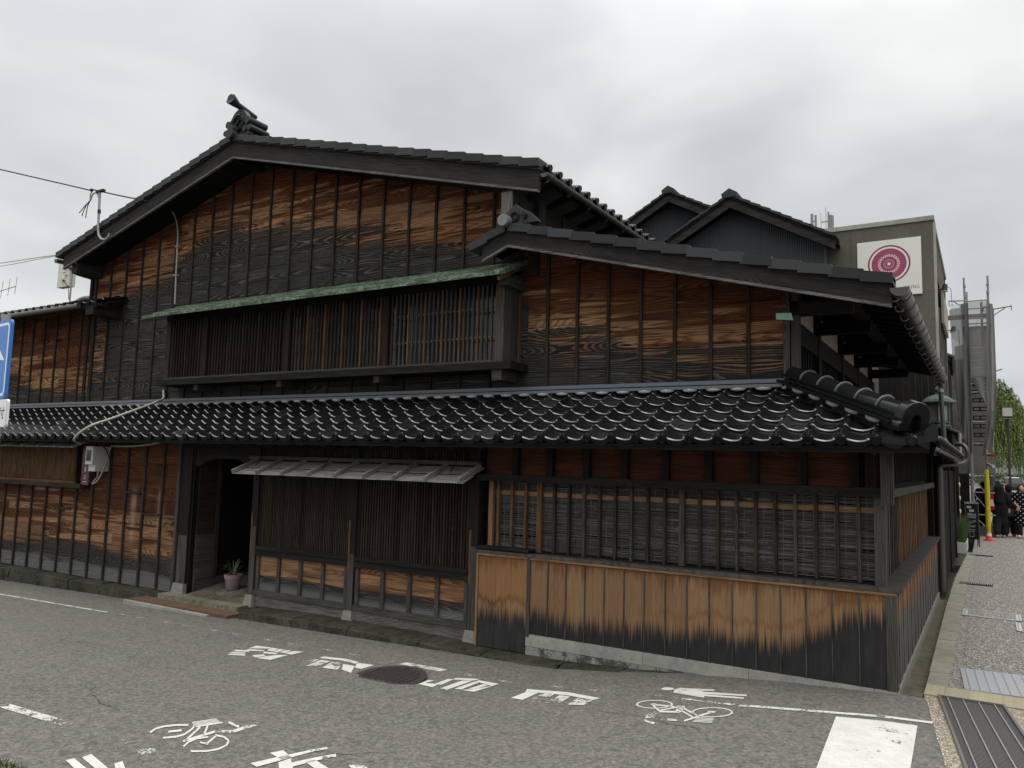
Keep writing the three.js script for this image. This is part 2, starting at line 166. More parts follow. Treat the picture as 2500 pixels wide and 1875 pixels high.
const MARK = {
  k1: [[[-6.617,1.823],[-6.462,1.746],[-6.416,1.809],[-6.562,1.898]],[[-6.515,1.998],[-6.538,1.927],[-6.404,1.859],[-6.357,1.916]],[[-6.456,2.063],[-6.492,2.017],[-6.324,1.926],[-6.272,1.987]],[[-6.647,1.504],[-6.436,1.468],[-6.392,1.536],[-6.569,1.674]],[[-6.539,1.7],[-6.352,1.627],[-6.327,1.687],[-6.509,1.789]],[[-6.418,1.473],[-6.316,1.468],[-6.23,1.622],[-6.33,1.628]],[[-6.305,1.469],[-6.222,1.457],[-6.154,1.615],[-6.217,1.63]],[[-6.204,1.463],[-6.116,1.447],[-6.067,1.599],[-6.141,1.604]],[[-6.089,1.443],[-5.969,1.409],[-5.949,1.613],[-6.054,1.607]],[[-6.238,1.909],[-6.179,1.798],[-6.102,1.847],[-6.118,1.976]],[[-6.084,1.85],[-6.047,1.73],[-5.959,1.642],[-5.896,1.957],[-6.087,1.986]],[[-6.299,1.693],[-6.126,1.641],[-6.085,1.715],[-6.24,1.763]]],
  k2: [[[-5.612,1.452],[-5.343,1.388],[-5.307,1.487],[-5.588,1.546]],[[-5.343,1.388],[-5.125,1.419],[-5.072,1.517],[-5.305,1.485]],[[-5.108,1.458],[-4.889,1.435],[-4.863,1.668],[-4.959,1.66]],[[-5.175,1.606],[-5.011,1.604],[-4.817,1.871],[-4.99,1.82]]],
  k2w: [[[-5.605,1.655],[-5.532,1.591],[-5.436,1.912],[-5.526,1.972]],[[-5.502,1.602],[-5.371,1.579],[-5.304,1.857],[-5.403,1.926]],[[-5.346,1.594],[-5.216,1.571],[-5.011,1.855],[-5.209,1.877]]],
  k3: [[[-4.03,1.611],[-3.976,1.587],[-3.975,1.744],[-3.999,1.815]],[[-3.996,1.811],[-3.973,1.736],[-3.847,1.685],[-3.819,1.827]],[[-3.91,1.449],[-3.861,1.406],[-3.815,1.686],[-3.885,1.718]],[[-3.873,1.356],[-3.673,1.244],[-3.667,1.322],[-3.867,1.442]],[[-3.763,1.411],[-3.679,1.34],[-3.652,1.826],[-3.735,1.816]],[[-3.641,1.292],[-3.403,1.293],[-3.405,1.421],[-3.641,1.351]],[[-3.644,1.368],[-3.588,1.349],[-3.558,1.727],[-3.622,1.741]],[[-3.408,1.41],[-3.403,1.293],[-3.413,1.723],[-3.552,1.735],[-3.479,1.647]],[[-3.52,1.406],[-3.457,1.409],[-3.46,1.631],[-3.523,1.658]]],
  k4: [[[-3.036,1.373],[-2.619,1.352],[-2.237,1.47],[-2.257,1.561],[-2.583,1.475],[-3.003,1.478]],[[-2.981,1.468],[-2.857,1.467],[-2.834,1.813],[-2.976,1.779]]],
  k4w: [[[-2.795,1.479],[-2.691,1.472],[-2.645,1.846],[-2.786,1.827]],[[-2.626,1.493],[-2.509,1.516],[-2.461,1.855],[-2.593,1.846]],[[-2.426,1.528],[-2.253,1.571],[-2.25,1.784],[-2.38,1.819]]],
  ped: [[[-1.788,0.815],[-1.784,0.841],[-1.788,0.867],[-1.8,0.889],[-1.819,0.904],[-1.841,0.909],[-1.863,0.904],[-1.882,0.89],[-1.895,0.868],[-1.9,0.841],[-1.896,0.815],[-1.884,0.792],[-1.865,0.777],[-1.843,0.772],[-1.82,0.777],[-1.801,0.792]],[[-1.733,0.985],[-1.777,0.854],[-1.758,0.755],[-1.587,0.715],[-1.504,0.828],[-1.442,1.001],[-1.562,1.005]],[[-1.595,0.712],[-1.449,0.692],[-1.434,0.743],[-1.555,0.795]],[[-1.673,0.998],[-1.562,1.005],[-1.442,1.008],[-1.43,1.063]],[[-1.511,0.817],[-1.133,0.778],[-1.117,0.838],[-1.471,0.918]],[[-1.473,0.926],[-1.124,0.896],[-1.113,0.957],[-1.443,1.001]]],
  b2: [[[-1.58,1.43],[-1.572,1.465],[-1.589,1.467],[-1.596,1.437]],[[-1.572,1.465],[-1.57,1.503],[-1.589,1.498],[-1.589,1.467]],[[-1.57,1.503],[-1.577,1.539],[-1.595,1.528],[-1.589,1.498]],[[-1.577,1.539],[-1.59,1.574],[-1.607,1.557],[-1.595,1.528]],[[-1.59,1.574],[-1.609,1.604],[-1.625,1.583],[-1.607,1.557]],[[-1.609,1.604],[-1.634,1.63],[-1.647,1.605],[-1.625,1.583]],[[-1.634,1.63],[-1.663,1.649],[-1.673,1.622],[-1.647,1.605]],[[-1.663,1.649],[-1.695,1.661],[-1.702,1.633],[-1.673,1.622]],[[-1.695,1.661],[-1.728,1.664],[-1.731,1.637],[-1.702,1.633]],[[-1.728,1.664],[-1.761,1.66],[-1.76,1.634],[-1.731,1.637]],[[-1.761,1.66],[-1.792,1.648],[-1.787,1.625],[-1.76,1.634]],[[-1.792,1.648],[-1.82,1.628],[-1.811,1.61],[-1.787,1.625]],[[-1.82,1.628],[-1.843,1.602],[-1.83,1.588],[-1.811,1.61]],[[-1.843,1.602],[-1.86,1.57],[-1.844,1.563],[-1.83,1.588]],[[-1.86,1.57],[-1.87,1.535],[-1.853,1.533],[-1.844,1.563]],[[-1.87,1.535],[-1.873,1.497],[-1.854,1.502],[-1.853,1.533]],[[-1.873,1.497],[-1.868,1.459],[-1.849,1.471],[-1.854,1.502]],[[-1.868,1.459],[-1.855,1.423],[-1.837,1.441],[-1.849,1.471]],[[-1.855,1.423],[-1.836,1.391],[-1.819,1.413],[-1.837,1.441]],[[-1.836,1.391],[-1.81,1.364],[-1.796,1.39],[-1.819,1.413]],[[-1.81,1.364],[-1.78,1.344],[-1.769,1.373],[-1.796,1.39]],[[-1.78,1.344],[-1.746,1.332],[-1.739,1.362],[-1.769,1.373]],[[-1.746,1.332],[-1.712,1.328],[-1.709,1.358],[-1.739,1.362]],[[-1.712,1.328],[-1.678,1.334],[-1.679,1.362],[-1.709,1.358]],[[-1.678,1.334],[-1.646,1.348],[-1.652,1.372],[-1.679,1.362]],[[-1.646,1.348],[-1.618,1.369],[-1.628,1.389],[-1.652,1.372]],[[-1.618,1.369],[-1.596,1.397],[-1.609,1.411],[-1.628,1.389]],[[-1.596,1.397],[-1.58,1.43],[-1.596,1.437],[-1.609,1.411]],[[-1.057,1.488],[-1.05,1.527],[-1.067,1.529],[-1.073,1.496]],[[-1.05,1.527],[-1.051,1.568],[-1.068,1.563],[-1.067,1.529]],[[-1.051,1.568],[-1.06,1.608],[-1.077,1.597],[-1.068,1.563]],[[-1.06,1.608],[-1.075,1.646],[-1.091,1.629],[-1.077,1.597]],[[-1.075,1.646],[-1.097,1.679],[-1.111,1.658],[-1.091,1.629]],[[-1.097,1.679],[-1.124,1.706],[-1.135,1.682],[-1.111,1.658]],[[-1.124,1.706],[-1.155,1.727],[-1.163,1.7],[-1.135,1.682]],[[-1.155,1.727],[-1.188,1.739],[-1.193,1.711],[-1.163,1.7]],[[-1.188,1.739],[-1.222,1.743],[-1.223,1.715],[-1.193,1.711]],[[-1.222,1.743],[-1.256,1.738],[-1.253,1.712],[-1.223,1.715]],[[-1.256,1.738],[-1.287,1.724],[-1.28,1.701],[-1.253,1.712]],[[-1.287,1.724],[-1.315,1.702],[-1.304,1.683],[-1.28,1.701]],[[-1.315,1.702],[-1.337,1.673],[-1.324,1.659],[-1.304,1.683]],[[-1.337,1.673],[-1.353,1.638],[-1.337,1.63],[-1.324,1.659]],[[-1.353,1.638],[-1.361,1.599],[-1.344,1.597],[-1.337,1.63]],[[-1.361,1.599],[-1.362,1.557],[-1.344,1.562],[-1.344,1.597]],[[-1.362,1.557],[-1.355,1.516],[-1.337,1.527],[-1.344,1.562]],[[-1.355,1.516],[-1.34,1.476],[-1.323,1.494],[-1.337,1.527]],[[-1.34,1.476],[-1.318,1.44],[-1.302,1.463],[-1.323,1.494]],[[-1.318,1.44],[-1.29,1.411],[-1.277,1.438],[-1.302,1.463]],[[-1.29,1.411],[-1.257,1.39],[-1.248,1.419],[-1.277,1.438]],[[-1.257,1.39],[-1.222,1.377],[-1.217,1.408],[-1.248,1.419]],[[-1.222,1.377],[-1.186,1.374],[-1.185,1.404],[-1.217,1.408]],[[-1.186,1.374],[-1.151,1.381],[-1.155,1.409],[-1.185,1.404]],[[-1.151,1.381],[-1.12,1.396],[-1.127,1.421],[-1.155,1.409]],[[-1.12,1.396],[-1.092,1.421],[-1.103,1.44],[-1.127,1.421]],[[-1.092,1.421],[-1.071,1.452],[-1.085,1.466],[-1.103,1.44]],[[-1.071,1.452],[-1.057,1.488],[-1.073,1.496],[-1.085,1.466]],[[-1.735,1.528],[-1.599,1.73],[-1.606,1.684],[-1.743,1.478]],[[-1.716,1.539],[-1.533,1.532],[-1.548,1.485],[-1.733,1.491]],[[-1.597,1.718],[-1.494,1.512],[-1.511,1.467],[-1.615,1.676]],[[-1.503,1.497],[-1.251,1.772],[-1.261,1.719],[-1.516,1.439]],[[-1.496,1.572],[-1.284,1.816],[-1.292,1.773],[-1.506,1.525]],[[-1.259,1.766],[-1.2,1.591],[-1.219,1.54],[-1.279,1.717]],[[-1.302,1.958],[-1.244,1.757],[-1.263,1.709],[-1.322,1.912]],[[-1.584,1.756],[-1.43,1.7],[-1.45,1.641],[-1.606,1.697]],[[-1.257,1.779],[-1.133,1.753],[-1.129,1.778],[-1.253,1.804]],[[-1.253,1.823],[-1.126,1.795],[-1.122,1.82],[-1.25,1.848]],[[-1.25,1.867],[-1.119,1.836],[-1.115,1.861],[-1.246,1.891]],[[-1.246,1.909],[-1.112,1.877],[-1.108,1.901],[-1.243,1.934]],[[-1.181,1.539],[-1.181,1.563],[-1.193,1.583],[-1.212,1.593],[-1.232,1.589],[-1.244,1.571],[-1.245,1.548],[-1.233,1.527],[-1.213,1.517],[-1.193,1.522]],[[-1.701,1.49],[-1.699,1.511],[-1.707,1.529],[-1.722,1.536],[-1.738,1.531],[-1.75,1.515],[-1.752,1.494],[-1.745,1.476],[-1.729,1.469],[-1.713,1.474]],[[-1.532,1.461],[-1.481,1.441],[-1.454,1.489],[-1.426,1.675],[-1.468,1.696]]],
  b2w: [[[-1.67,1.758],[-1.6,1.74],[-1.543,1.947],[-1.608,2.001]],[[-1.557,1.91],[-1.378,1.916],[-1.354,1.967],[-1.517,1.998]],[[-1.606,2.022],[-1.489,2.088],[-1.479,2.145],[-1.573,2.09]]],
  b1: [[[-4.535,4.289],[-4.586,4.207],[-4.626,4.188],[-4.573,4.271]],[[-4.585,4.21],[-4.59,4.137],[-4.633,4.112],[-4.627,4.185]],[[-4.59,4.138],[-4.555,4.071],[-4.597,4.043],[-4.632,4.111]],[[-4.556,4.071],[-4.484,4.008],[-4.525,3.978],[-4.597,4.042]],[[-4.446,4.204],[-4.404,4.123],[-4.448,4.093],[-4.49,4.175]],[[-4.349,4.315],[-4.302,4.238],[-4.34,4.212],[-4.387,4.29]],[[-4.302,4.236],[-4.307,4.164],[-4.346,4.14],[-4.341,4.213]],[[-4.309,4.16],[-4.382,4.043],[-4.42,4.024],[-4.345,4.143]],[[-4.386,4.038],[-4.43,3.99],[-4.461,3.981],[-4.416,4.029]],[[-4.549,3.931],[-4.488,3.757],[-4.468,3.765],[-4.53,3.939]],[[-4.523,3.945],[-4.457,3.768],[-4.438,3.776],[-4.505,3.953]],[[-4.498,3.96],[-4.427,3.78],[-4.407,3.787],[-4.48,3.968]],[[-4.473,3.974],[-4.397,3.791],[-4.378,3.799],[-4.455,3.982]],[[-4.408,3.998],[-4.346,3.805],[-4.38,3.781],[-4.442,3.975]],[[-4.41,3.967],[-4.204,4.246],[-4.169,4.261],[-4.371,3.984]],[[-4.395,3.91],[-4.182,4.114],[-4.159,4.117],[-4.37,3.914]],[[-4.172,4.278],[-4.189,3.995],[-4.235,3.965],[-4.216,4.251]],[[-4.076,4.343],[-4.134,4.26],[-4.164,4.247],[-4.105,4.331]],[[-4.133,4.263],[-4.156,4.178],[-4.189,4.158],[-4.166,4.244]],[[-4.156,4.179],[-4.125,4.104],[-4.159,4.08],[-4.189,4.156]],[[-4.128,4.047],[-4.038,4.038],[-4.071,4.009],[-4.161,4.018]],[[-4.044,4.037],[-3.947,4.075],[-3.967,4.049],[-4.065,4.01]],[[-3.968,4.06],[-3.896,4.136],[-3.874,4.139],[-3.945,4.064]],[[-3.902,4.127],[-3.877,4.217],[-3.844,4.237],[-3.868,4.148]],[[-3.877,4.215],[-3.903,4.29],[-3.87,4.314],[-3.844,4.239]],[[-3.903,4.29],[-3.982,4.357],[-3.949,4.381],[-3.87,4.314]],[[-4.067,4.22],[-3.991,4.209],[-4.017,4.187],[-4.094,4.198]],[[-3.992,4.223],[-4.112,4.039],[-4.146,4.022],[-4.025,4.208]]],
  b1w: [[[-4.179,4.013],[-4.079,3.922],[-4.139,3.873],[-4.241,3.965]],[[-4.08,3.932],[-4.102,3.673],[-4.167,3.626],[-4.143,3.89]],[[-4.32,3.778],[-4.152,3.814],[-4.19,3.773],[-4.361,3.736]]],
  big: [[[-3.463,4.29],[-3.358,3.856],[-3.317,3.88],[-3.374,4.311]],[[-3.523,4.068],[-3.496,3.973],[-3.342,4.047],[-3.352,4.119]],[[-3.331,4.167],[-3.33,4.059],[-2.999,4.334],[-3.086,4.376]],[[-3.265,4.155],[-3.177,3.925],[-3.119,3.976],[-3.177,4.195]],[[-3.181,4.073],[-3.154,4.01],[-2.809,4.166],[-2.896,4.208]]],
  bigw: [[[-3.358,3.856],[-3.31,3.734],[-3.274,3.77],[-3.317,3.88]],[[-3.177,3.925],[-3.132,3.836],[-3.073,3.893],[-3.119,3.976]],[[-2.867,3.997],[-2.836,3.921],[-2.587,4.059],[-2.702,4.115]]],
  tri: [[[-4.43,4.965],[-4.426,4.912],[-3.963,5.025],[-4.029,5.075]]],
  tri2: [[[-4.405,4.874],[-4.42,4.8],[-3.862,4.947],[-3.924,4.995]]],
  tri3: [[[-4.133,4.817],[-4.134,4.76],[-3.819,4.915],[-3.874,4.956]]],
  stop: [[[-0.33,1.176],[0.237,1.076],[0.278,2.229],[0.294,2.602],[-0.217,2.984],[-0.222,2.606]]],
};
// ---------------------------------------------------------------- ground: falls gently to the left along the house and towards it
const GX = [-60, -15, -10, -5, -3.3, -2, -1, 0, 5, 60], GY = [-1.7, -0.46, -0.35, -0.25, -0.22, -0.10, -0.02, 0.03, 0.03, 0.03];
function gy(x, z) { let k = 0; while (k < GX.length - 2 && x > GX[k + 1]) k++; const t = Math.min(1, Math.max(0, (x - GX[k]) / (GX[k + 1] - GX[k]))); return mix(GY[k], GY[k + 1], t) + 0.05 * (Math.min(14, Math.max(z, -0.3)) - 0.3); }
function sheet(xs, zs, off, su = 1, keep) { const t = new Tri(); for (let i = 0; i < xs.length - 1; i++) for (let j = 0; j < zs.length - 1; j++) { const f = (x, z) => [x, gy(x, z) + off, z], u = (x, z) => [x * su, z * su]; if (keep && !keep((xs[i] + xs[i + 1]) / 2, (zs[j] + zs[j + 1]) / 2)) continue; t.quad(f(xs[i], zs[j]), f(xs[i], zs[j + 1]), f(xs[i + 1], zs[j + 1]), f(xs[i + 1], zs[j]), u(xs[i], zs[j]), u(xs[i], zs[j + 1]), u(xs[i + 1], zs[j + 1]), u(xs[i + 1], zs[j])); } return t.geo(); }
const range = (a, b, n) => Array.from({ length: n + 1 }, (_, i) => mix(a, b, i / n));
// flat polygon (x, z) laid on the ground, finely enough to follow it
function flat(poly, off, su = 1) { const t = new Tri(), s = new THREE.Shape(poly.map(([x, z]) => new THREE.Vector2(x, -z))), g = new THREE.ShapeGeometry(s), p = g.attributes.position, ix = g.index.array; for (let i = 0; i < ix.length; i += 3) { const q = [0, 1, 2].map((k) => { const x = p.getX(ix[i + k]), z = -p.getY(ix[i + k]); return [[x, gy(x, z) + off, z], [x * su, z * su]]; }); const cut = (a, b, c, n) => { if (!n || Math.max(Math.hypot(a[0] - b[0], a[1] - b[1]), Math.hypot(b[0] - c[0], b[1] - c[1]), Math.hypot(c[0] - a[0], c[1] - a[1])) < 0.25) { const v = ([x, z]) => [[x, gy(x, z) + off, z], [x * su, z * su]]; const [A, B, C] = [a, b, c].map(v); t.tri(A[0], B[0], C[0], A[1], B[1], C[1]); return; } const m = (p, r) => [(p[0] + r[0]) / 2, (p[1] + r[1]) / 2], ab = m(a, b), bc = m(b, c), ca = m(c, a); cut(a, ab, ca, n - 1); cut(ab, b, bc, n - 1); cut(ca, bc, c, n - 1); cut(ab, bc, ca, n - 1); };
    cut(...q.map((w) => w[1].map((k) => k / su)), 5); } return t.geo(); }
const GZ = [-260, -60, -15, -6, -3, -1, -0.3, 0.3, 2, 6, 14, 60, 260];
struct('ground', sheet([-300, -60, -15, -10, -5, -3.3, -2, -1, 0, 5, 60, 300], GZ, -0.5, 0.3), tmat(TASPH, 1, 1, { color: new THREE.Color().setRGB(0.8, 0.8, 0.75) }));
const asphEdge = (z) => 0.215 + 0.117 * z + 0.02 * vn(z * 3, 1.5, 3);
const roadMat = tmat(TASPH, 0.25, 0.25, { roughness: 0.82 }, 0.004);
{
  const t = new Tri(), xs = [-60, -30, -20, -15, -12.5, -10, -8, -6.5, -5, -4.1, -3.3, -2.6, -2, -1.5, -1, -0.5], zs = [-0.02, 0.3, 0.6, 1, 1.5, 2, 2.6, 3.3, 4, 5, 6, 8, 10, 14];
  const rows = zs.map((z) => [...xs, -0.25, 0, asphEdge(z)]);
  for (let j = 0; j < zs.length - 1; j++) for (let i = 0; i < rows[0].length - 1; i++) { const f = (x, z) => [x, gy(x, z), z], a = [rows[j][i], zs[j]], b = [rows[j + 1][i], zs[j + 1]], c = [rows[j + 1][i + 1], zs[j + 1]], d = [rows[j][i + 1], zs[j]]; t.quad(f(...a), f(...b), f(...c), f(...d), a, b, c, d); }
  struct('road', t.geo(), roadMat);
}
// beige aggregate apron beside the road, left open where the grating lies over its pit
const apronMat = tmat(TPEB, 0.9, 0.9, { color: new THREE.Color().setRGB(1.28, 1.2, 1.03), roughness: 0.95 }, 0.004);
const gl = (z) => 0.325 + 0.116 * (z + 0.06), grr = (z) => gl(z) + 0.505;
const apronZ = range(-0.14, 4, 24);
struct('apron', [flat([...apronZ.map((z) => [asphEdge(z), z]), ...apronZ.slice().reverse().map((z) => [gl(z), z])], 0.004), flat([...apronZ.map((z) => [grr(z), z]), [4, 4], [4, -0.14]], 0.004)], apronMat);
struct('grate_pit', [bx(0.25, 1.5, -0.4, -0.36, -0.3, 4.1), beam([gl(-0.14) - 0.02, -0.15, -0.14], [gl(4) - 0.02, 0.02, 4], 0.04, 0.3), beam([grr(-0.14) + 0.02, -0.15, -0.14], [grr(4) + 0.02, 0.02, 4], 0.04, 0.3)], M.void);
{
  const steel = std({ color: new THREE.Color().setRGB(0.14, 0.135, 0.128), metalness: 0.4, roughness: 0.6 }), light = std({ color: new THREE.Color().setRGB(0.3, 0.3, 0.3), metalness: 0.5, roughness: 0.5 });
  const G = thing('drain_grating', 'large steel street grating with four pale twisted rods beside the zebra bar', 'drain grating', [0.6, gy(0.6, 1), 1]);
  const b = (x, y, z) => [x - 0.6, y - gy(0.6, 1), z - 1], H = (x, z) => gy(x, z) + 0.004;
  part('frame', [beam(b(gl(-0.15) + 0.01, H(0.5, -0.15), -0.15), b(gl(3.2) + 0.01, H(0.5, 3.2), 3.2), 0.02, 0.05), beam(b(grr(-0.15) - 0.01, H(0.9, -0.15), -0.15), b(grr(3.2) - 0.01, H(0.9, 3.2), 3.2), 0.02, 0.05), beam(b(gl(-0.13), H(0.5, -0.13), -0.13), b(grr(-0.13), H(0.5, -0.13), -0.13), 0.02, 0.05)], steel, G);
  const bar = bx(-0.235, 0.235, -0.025, 0, -0.006, 0.006);
  for (let k = 0; k < 104; k++) { const z = -0.1 + k * 0.032, m = part('bar', bar, steel, G); m.position.set(...b(gl(z) + 0.2525, H(0.6, z) + 0.005, z)); m.rotation.set(-0.05, -0.0, 0); }
  for (let k = 0; k < 4; k++) { const o = 0.075 + k * 0.117; part('rod', beam(b(gl(-0.12) + o, H(0.5, -0.12) + 0.012, -0.12), b(gl(3.2) + o, H(0.5, 3.2) + 0.012, 3.2), 0.009, 0.009), light, G); }
}
// pavement of the side street
struct('pavement', sheet([0.375, 0.8, 1.4, 2.4, 4, 8, 30], [-150, -60, -30, -15, -8, -5, -3, -2, -1.2, -0.54], -0.006), tmat(TPEB, 0.667, 0.667, { roughness: 0.95 }, 0.006));
struct('lane', sheet([-30, 0.02], [-150, -60, -30, -22, -7.3], -0.12, 1), tmat(TASPH, 0.25, 0.25));
const kerbMat = tmat(TCONC, 0.6, 0.6, { color: new THREE.Color().setRGB(0.78, 0.76, 0.68), roughness: 0.9 }, 0.003), tanMat = tmat(TCONC, 0.8, 0.8, { color: new THREE.Color().setRGB(1.02, 0.92, 0.72), roughness: 0.9 }, 0.003);
{
  const K = thing('kerb', 'row of grey kerb stones between the side drain channel and the pebbled pavement', 'kerb', [0.28, 0, -7]); K.userData.kind = 'structure';
  const r = rnd(5); let z = -0.55, n = 0;
  while (z > -15) { const l = n < 9 ? 0.6 : 0.62, x0 = z < -9 ? mix(0.165, 0.27, (-9 - z) / 6) : z < -5 ? 0.165 : mix(0.2, 0.165, -z / 5), top = gy(1, z) + 0.004 + r() * 0.006; part('kerb_stone', mv(bx(x0 + 0.004 * r(), 0.375 + (z < -9 ? (-9 - z) * 0.012 : 0), -0.3, top, z - l + 0.008, z), -0.28, 0, 7), kerbMat, K); z -= l; n++; }
  const T = thing('end_kerb', 'tan flat kerb stones across the pavement end behind the steel grating', 'kerb', [0.6, 0, -0.3]); T.userData.kind = 'structure';
  part('kerb_stone', mv(slab([[0.205, -0.3], [0.98, -0.3], [0.98, 0.02], [0.205, 0.02]], -0.535, -0.15), -0.6, 0, 0.3), tanMat, T); part('kerb_stone', mv(slab([[0.99, -0.3], [1.75, -0.3], [1.75, 0.02], [0.99, 0.02]], -0.535, -0.15), -0.6, 0, 0.3), tanMat, T);
}
// drain channel along the side wall, its bed cast in ripples
{
  const t = new Tri(), n = 260; for (let k = 0; k < n; k++) { const z0 = -0.04 - k * 6.9 / n, z1 = -0.04 - (k + 1) * 6.9 / n, f = (z) => -0.035 - 0.05 * sm(0, -1.5, z) + 0.011 * Math.sin(z * 34 + 2 * vn(z * 2, 0, 4)); t.quad([0.015, f(z0) + 0.008, z0], [0.2, f(z0 + 0.03), z0], [0.2, f(z1 + 0.03), z1], [0.015, f(z1) + 0.008, z1], [0, z0], [0.2, z0], [0.2, z1], [0, z1]); }
  struct('drain_channel', [t.geo(), bx(0.1, 0.2, -0.2, 0.012, -0.2, -0.05)], tmat(TCONC, 0.7, 0.7, { color: new THREE.Color().setRGB(0.36, 0.34, 0.27) }, 0.004));
}
// tactile plate with raised dots
{
  const m = std({ color: new THREE.Color().setRGB(0.3, 0.31, 0.33), roughness: 0.55, metalness: 0.25 }), P = thing('tactile_plate', 'grey tactile paving plate with rows of raised dots on the pebbled pavement', 'tactile paving', [0.85, gy(1, -1.1), -1.1]);
  P.rotation.y = 0.07; part('plate', mv(bx(-0.37, 0.6, -0.02, 0.006, -0.44, 0.46), 0, 0, 0), m, P);
  const d = N(new THREE.SphereGeometry(0.022, 10, 5, 0, 7, 0, 1.5)); d.scale(0.75, 0.4, 1.7);
  for (let i = 0; i < 12; i++) for (let j = 0; j < 9; j++) part('dot', d, m, P).position.set(-0.315 + i * 0.08, 0.006, -0.38 + j * 0.098);
}
for (const [x0, x1, z0, z1, l] of [[0.25, 0.78, -8.93, -8.66, 'narrow slotted drain cover across the pavement nearer the house corner'], [0.31, 0.82, -14.9, -14.6, 'narrow slotted drain cover farther up the pavement near the planter']]) {
  const D = thing('slot_drain', l, 'drain cover', [x0, gy(1, z0) + 0.004, z1], 'slotted drain covers in the pavement'), s = std({ color: new THREE.Color().setRGB(0.28, 0.28, 0.28), metalness: 0.4, roughness: 0.5 });
  part('bed', bx(0, x1 - x0, 0, 0.006, z0 - z1, 0), M.void, D);
  for (let k = 0; k < 19; k++) part('bar', bx((x1 - x0) * k / 19, (x1 - x0) * (k + 0.42) / 19, 0.004, 0.014, z0 - z1, 0), s, D);
}
for (const [x0, x1, z0, z1, l] of [[0.39, 1.1, -5.6, -5.0, 'pebble-filled service cover with a thin pale metal frame, the farther one'], [1.02, 1.75, -4.84, -4.16, 'pebble-filled service cover with a thin pale metal frame, nearer the right edge']]) {
  const s = std({ color: new THREE.Color().setRGB(0.5, 0.5, 0.5), metalness: 0.5, roughness: 0.45 }), D = thing('service_cover', l, 'service cover', [x0, gy(1, z0) - 0.002, z1], 'framed service covers in the pavement'), w = x1 - x0, d = z0 - z1;
  part('frame', [bx(0, w, 0, 0.012, -0.03, 0), bx(0, w, 0, 0.012, d, d + 0.03), bx(0, 0.02, 0, 0.0115, d, 0), bx(w - 0.02, w, 0, 0.0115, d, 0), bx(w - 0.06, w - 0.03, 0, 0.007, d, 0), bx(0.03, 0.06, 0, 0.007, d, 0)], s, D);
  part('inlay', bx(0.014, w - 0.014, 0, 0.003, d + 0.014, -0.014), tmat(TPEB, 0.667, 0.667, { roughness: 0.95 }), D);
}
// manhole cover
{
  const iron = std({ color: new THREE.Color().setRGB(0.045, 0.037, 0.034), roughness: 0.65, metalness: 0.3 }), cx = -4.4, cz = 1.765, H = thing('manhole_cover', 'round dark iron manhole cover between the painted road characters', 'manhole cover', [cx, gy(cx, cz), cz]);
  H.rotation.set(0.05, 0, 0.02);
  part('ring', mv(N(new THREE.CylinderGeometry(0.375, 0.375, 0.016, 48, 1, false)), 0, 0.002, 0), iron, H);
  part('lid', mv(N(new THREE.CylinderGeometry(0.33, 0.335, 0.014, 48)), 0, 0.006, 0), iron, H);
  const ribs = []; for (let i = -8; i <= 8; i++) { const a = i * 0.037, l = Math.sqrt(Math.max(0, 0.3 * 0.3 - a * a)); if (l > 0.04) { ribs.push(mv(bx(-l, l, 0, 0.009, -0.008, 0.008), 0, 0.012, a)); if (i % 2) ribs.push(mv(bx(-0.008, 0.008, 0, 0.0085, -l, l), a, 0.012, 0)); } }
  part('ribs', ribs, iron, H);
}
// ---------------------------------------------------------------- paint on the road
function paint(cover, seed) { const W = 512, a = new Uint8Array(W * W * 4); for (let j = 0; j < W; j++) for (let i = 0; i < W; i++) { const x = i / W, y = j / W, n = 0.55 * vn(x * 70, y * 70, seed) + 0.45 * vn(x * 190, y * 190, seed + 1), m = vn(x * 6, y * 6, seed + 2) * 0.6 + vn(x * 17, y * 17, seed + 3) * 0.4; const v = 255 * sm(-0.05, 0.05, cover + (n - 0.5) * 0.9 + (m - 0.5) * 1.0 - 0.5); a.fill(v, (j * W + i) * 4, (j * W + i) * 4 + 4); } const t = new THREE.DataTexture(a, W, W, THREE.RGBAFormat); t.wrapS = t.wrapT = THREE.RepeatWrapping; t.magFilter = THREE.LinearFilter; t.needsUpdate = true; return t; }
const PT = speck(512, 1, [0.6, 0.6, 0.57], (p, q, r, e, B) => { const g = 0.8 + 0.12 * p + 0.1 * q + 0.12 * (r - 0.5) - (p < 0.06 ? 0.3 : 0); return [B[0] * g, B[1] * g, B[2] * g, p]; }, 51);
const paintMat = (cover, seed, rep = 1) => { const a = paint(cover, seed); a.repeat.set(rep, rep); return std({ map: PT.map, alphaMap: a, alphaTest: 0.5, transparent: false, roughness: 0.7, side: THREE.DoubleSide }); };
const P_full = paintMat(0.98, 3), P_mid = paintMat(0.72, 9), P_worn = paintMat(0.52, 15), P_faint = paintMat(0.27, 21);
const paintOff = 0.005, marking = (full, worn) => [full && [full.map((p) => flat(p, paintOff)), P_full], worn && [worn.map((p) => flat(p, paintOff)), P_worn]].filter(Boolean);
function mark(name, label, category, sets, group) { if (sets.length === 1) { one(name, sets[0][0], sets[0][1], label, category, group); return; } const o = thing(name, label, category, [0, 0, 0], group); for (const [g, m] of sets) part(m === P_full ? 'fresh_paint' : 'worn_paint', g, m, o); }
const kg = 'painted kanji along the road';
mark('road_character', 'white painted kanji on the road farthest left, densest strokes', 'road marking', marking(MARK.k1), kg);
mark('road_character', 'white half-worn painted kanji just left of the manhole cover', 'road marking', marking(MARK.k2, MARK.k2w), kg);
mark('road_character', 'white painted kanji just right of the manhole cover', 'road marking', marking(MARK.k3), kg);
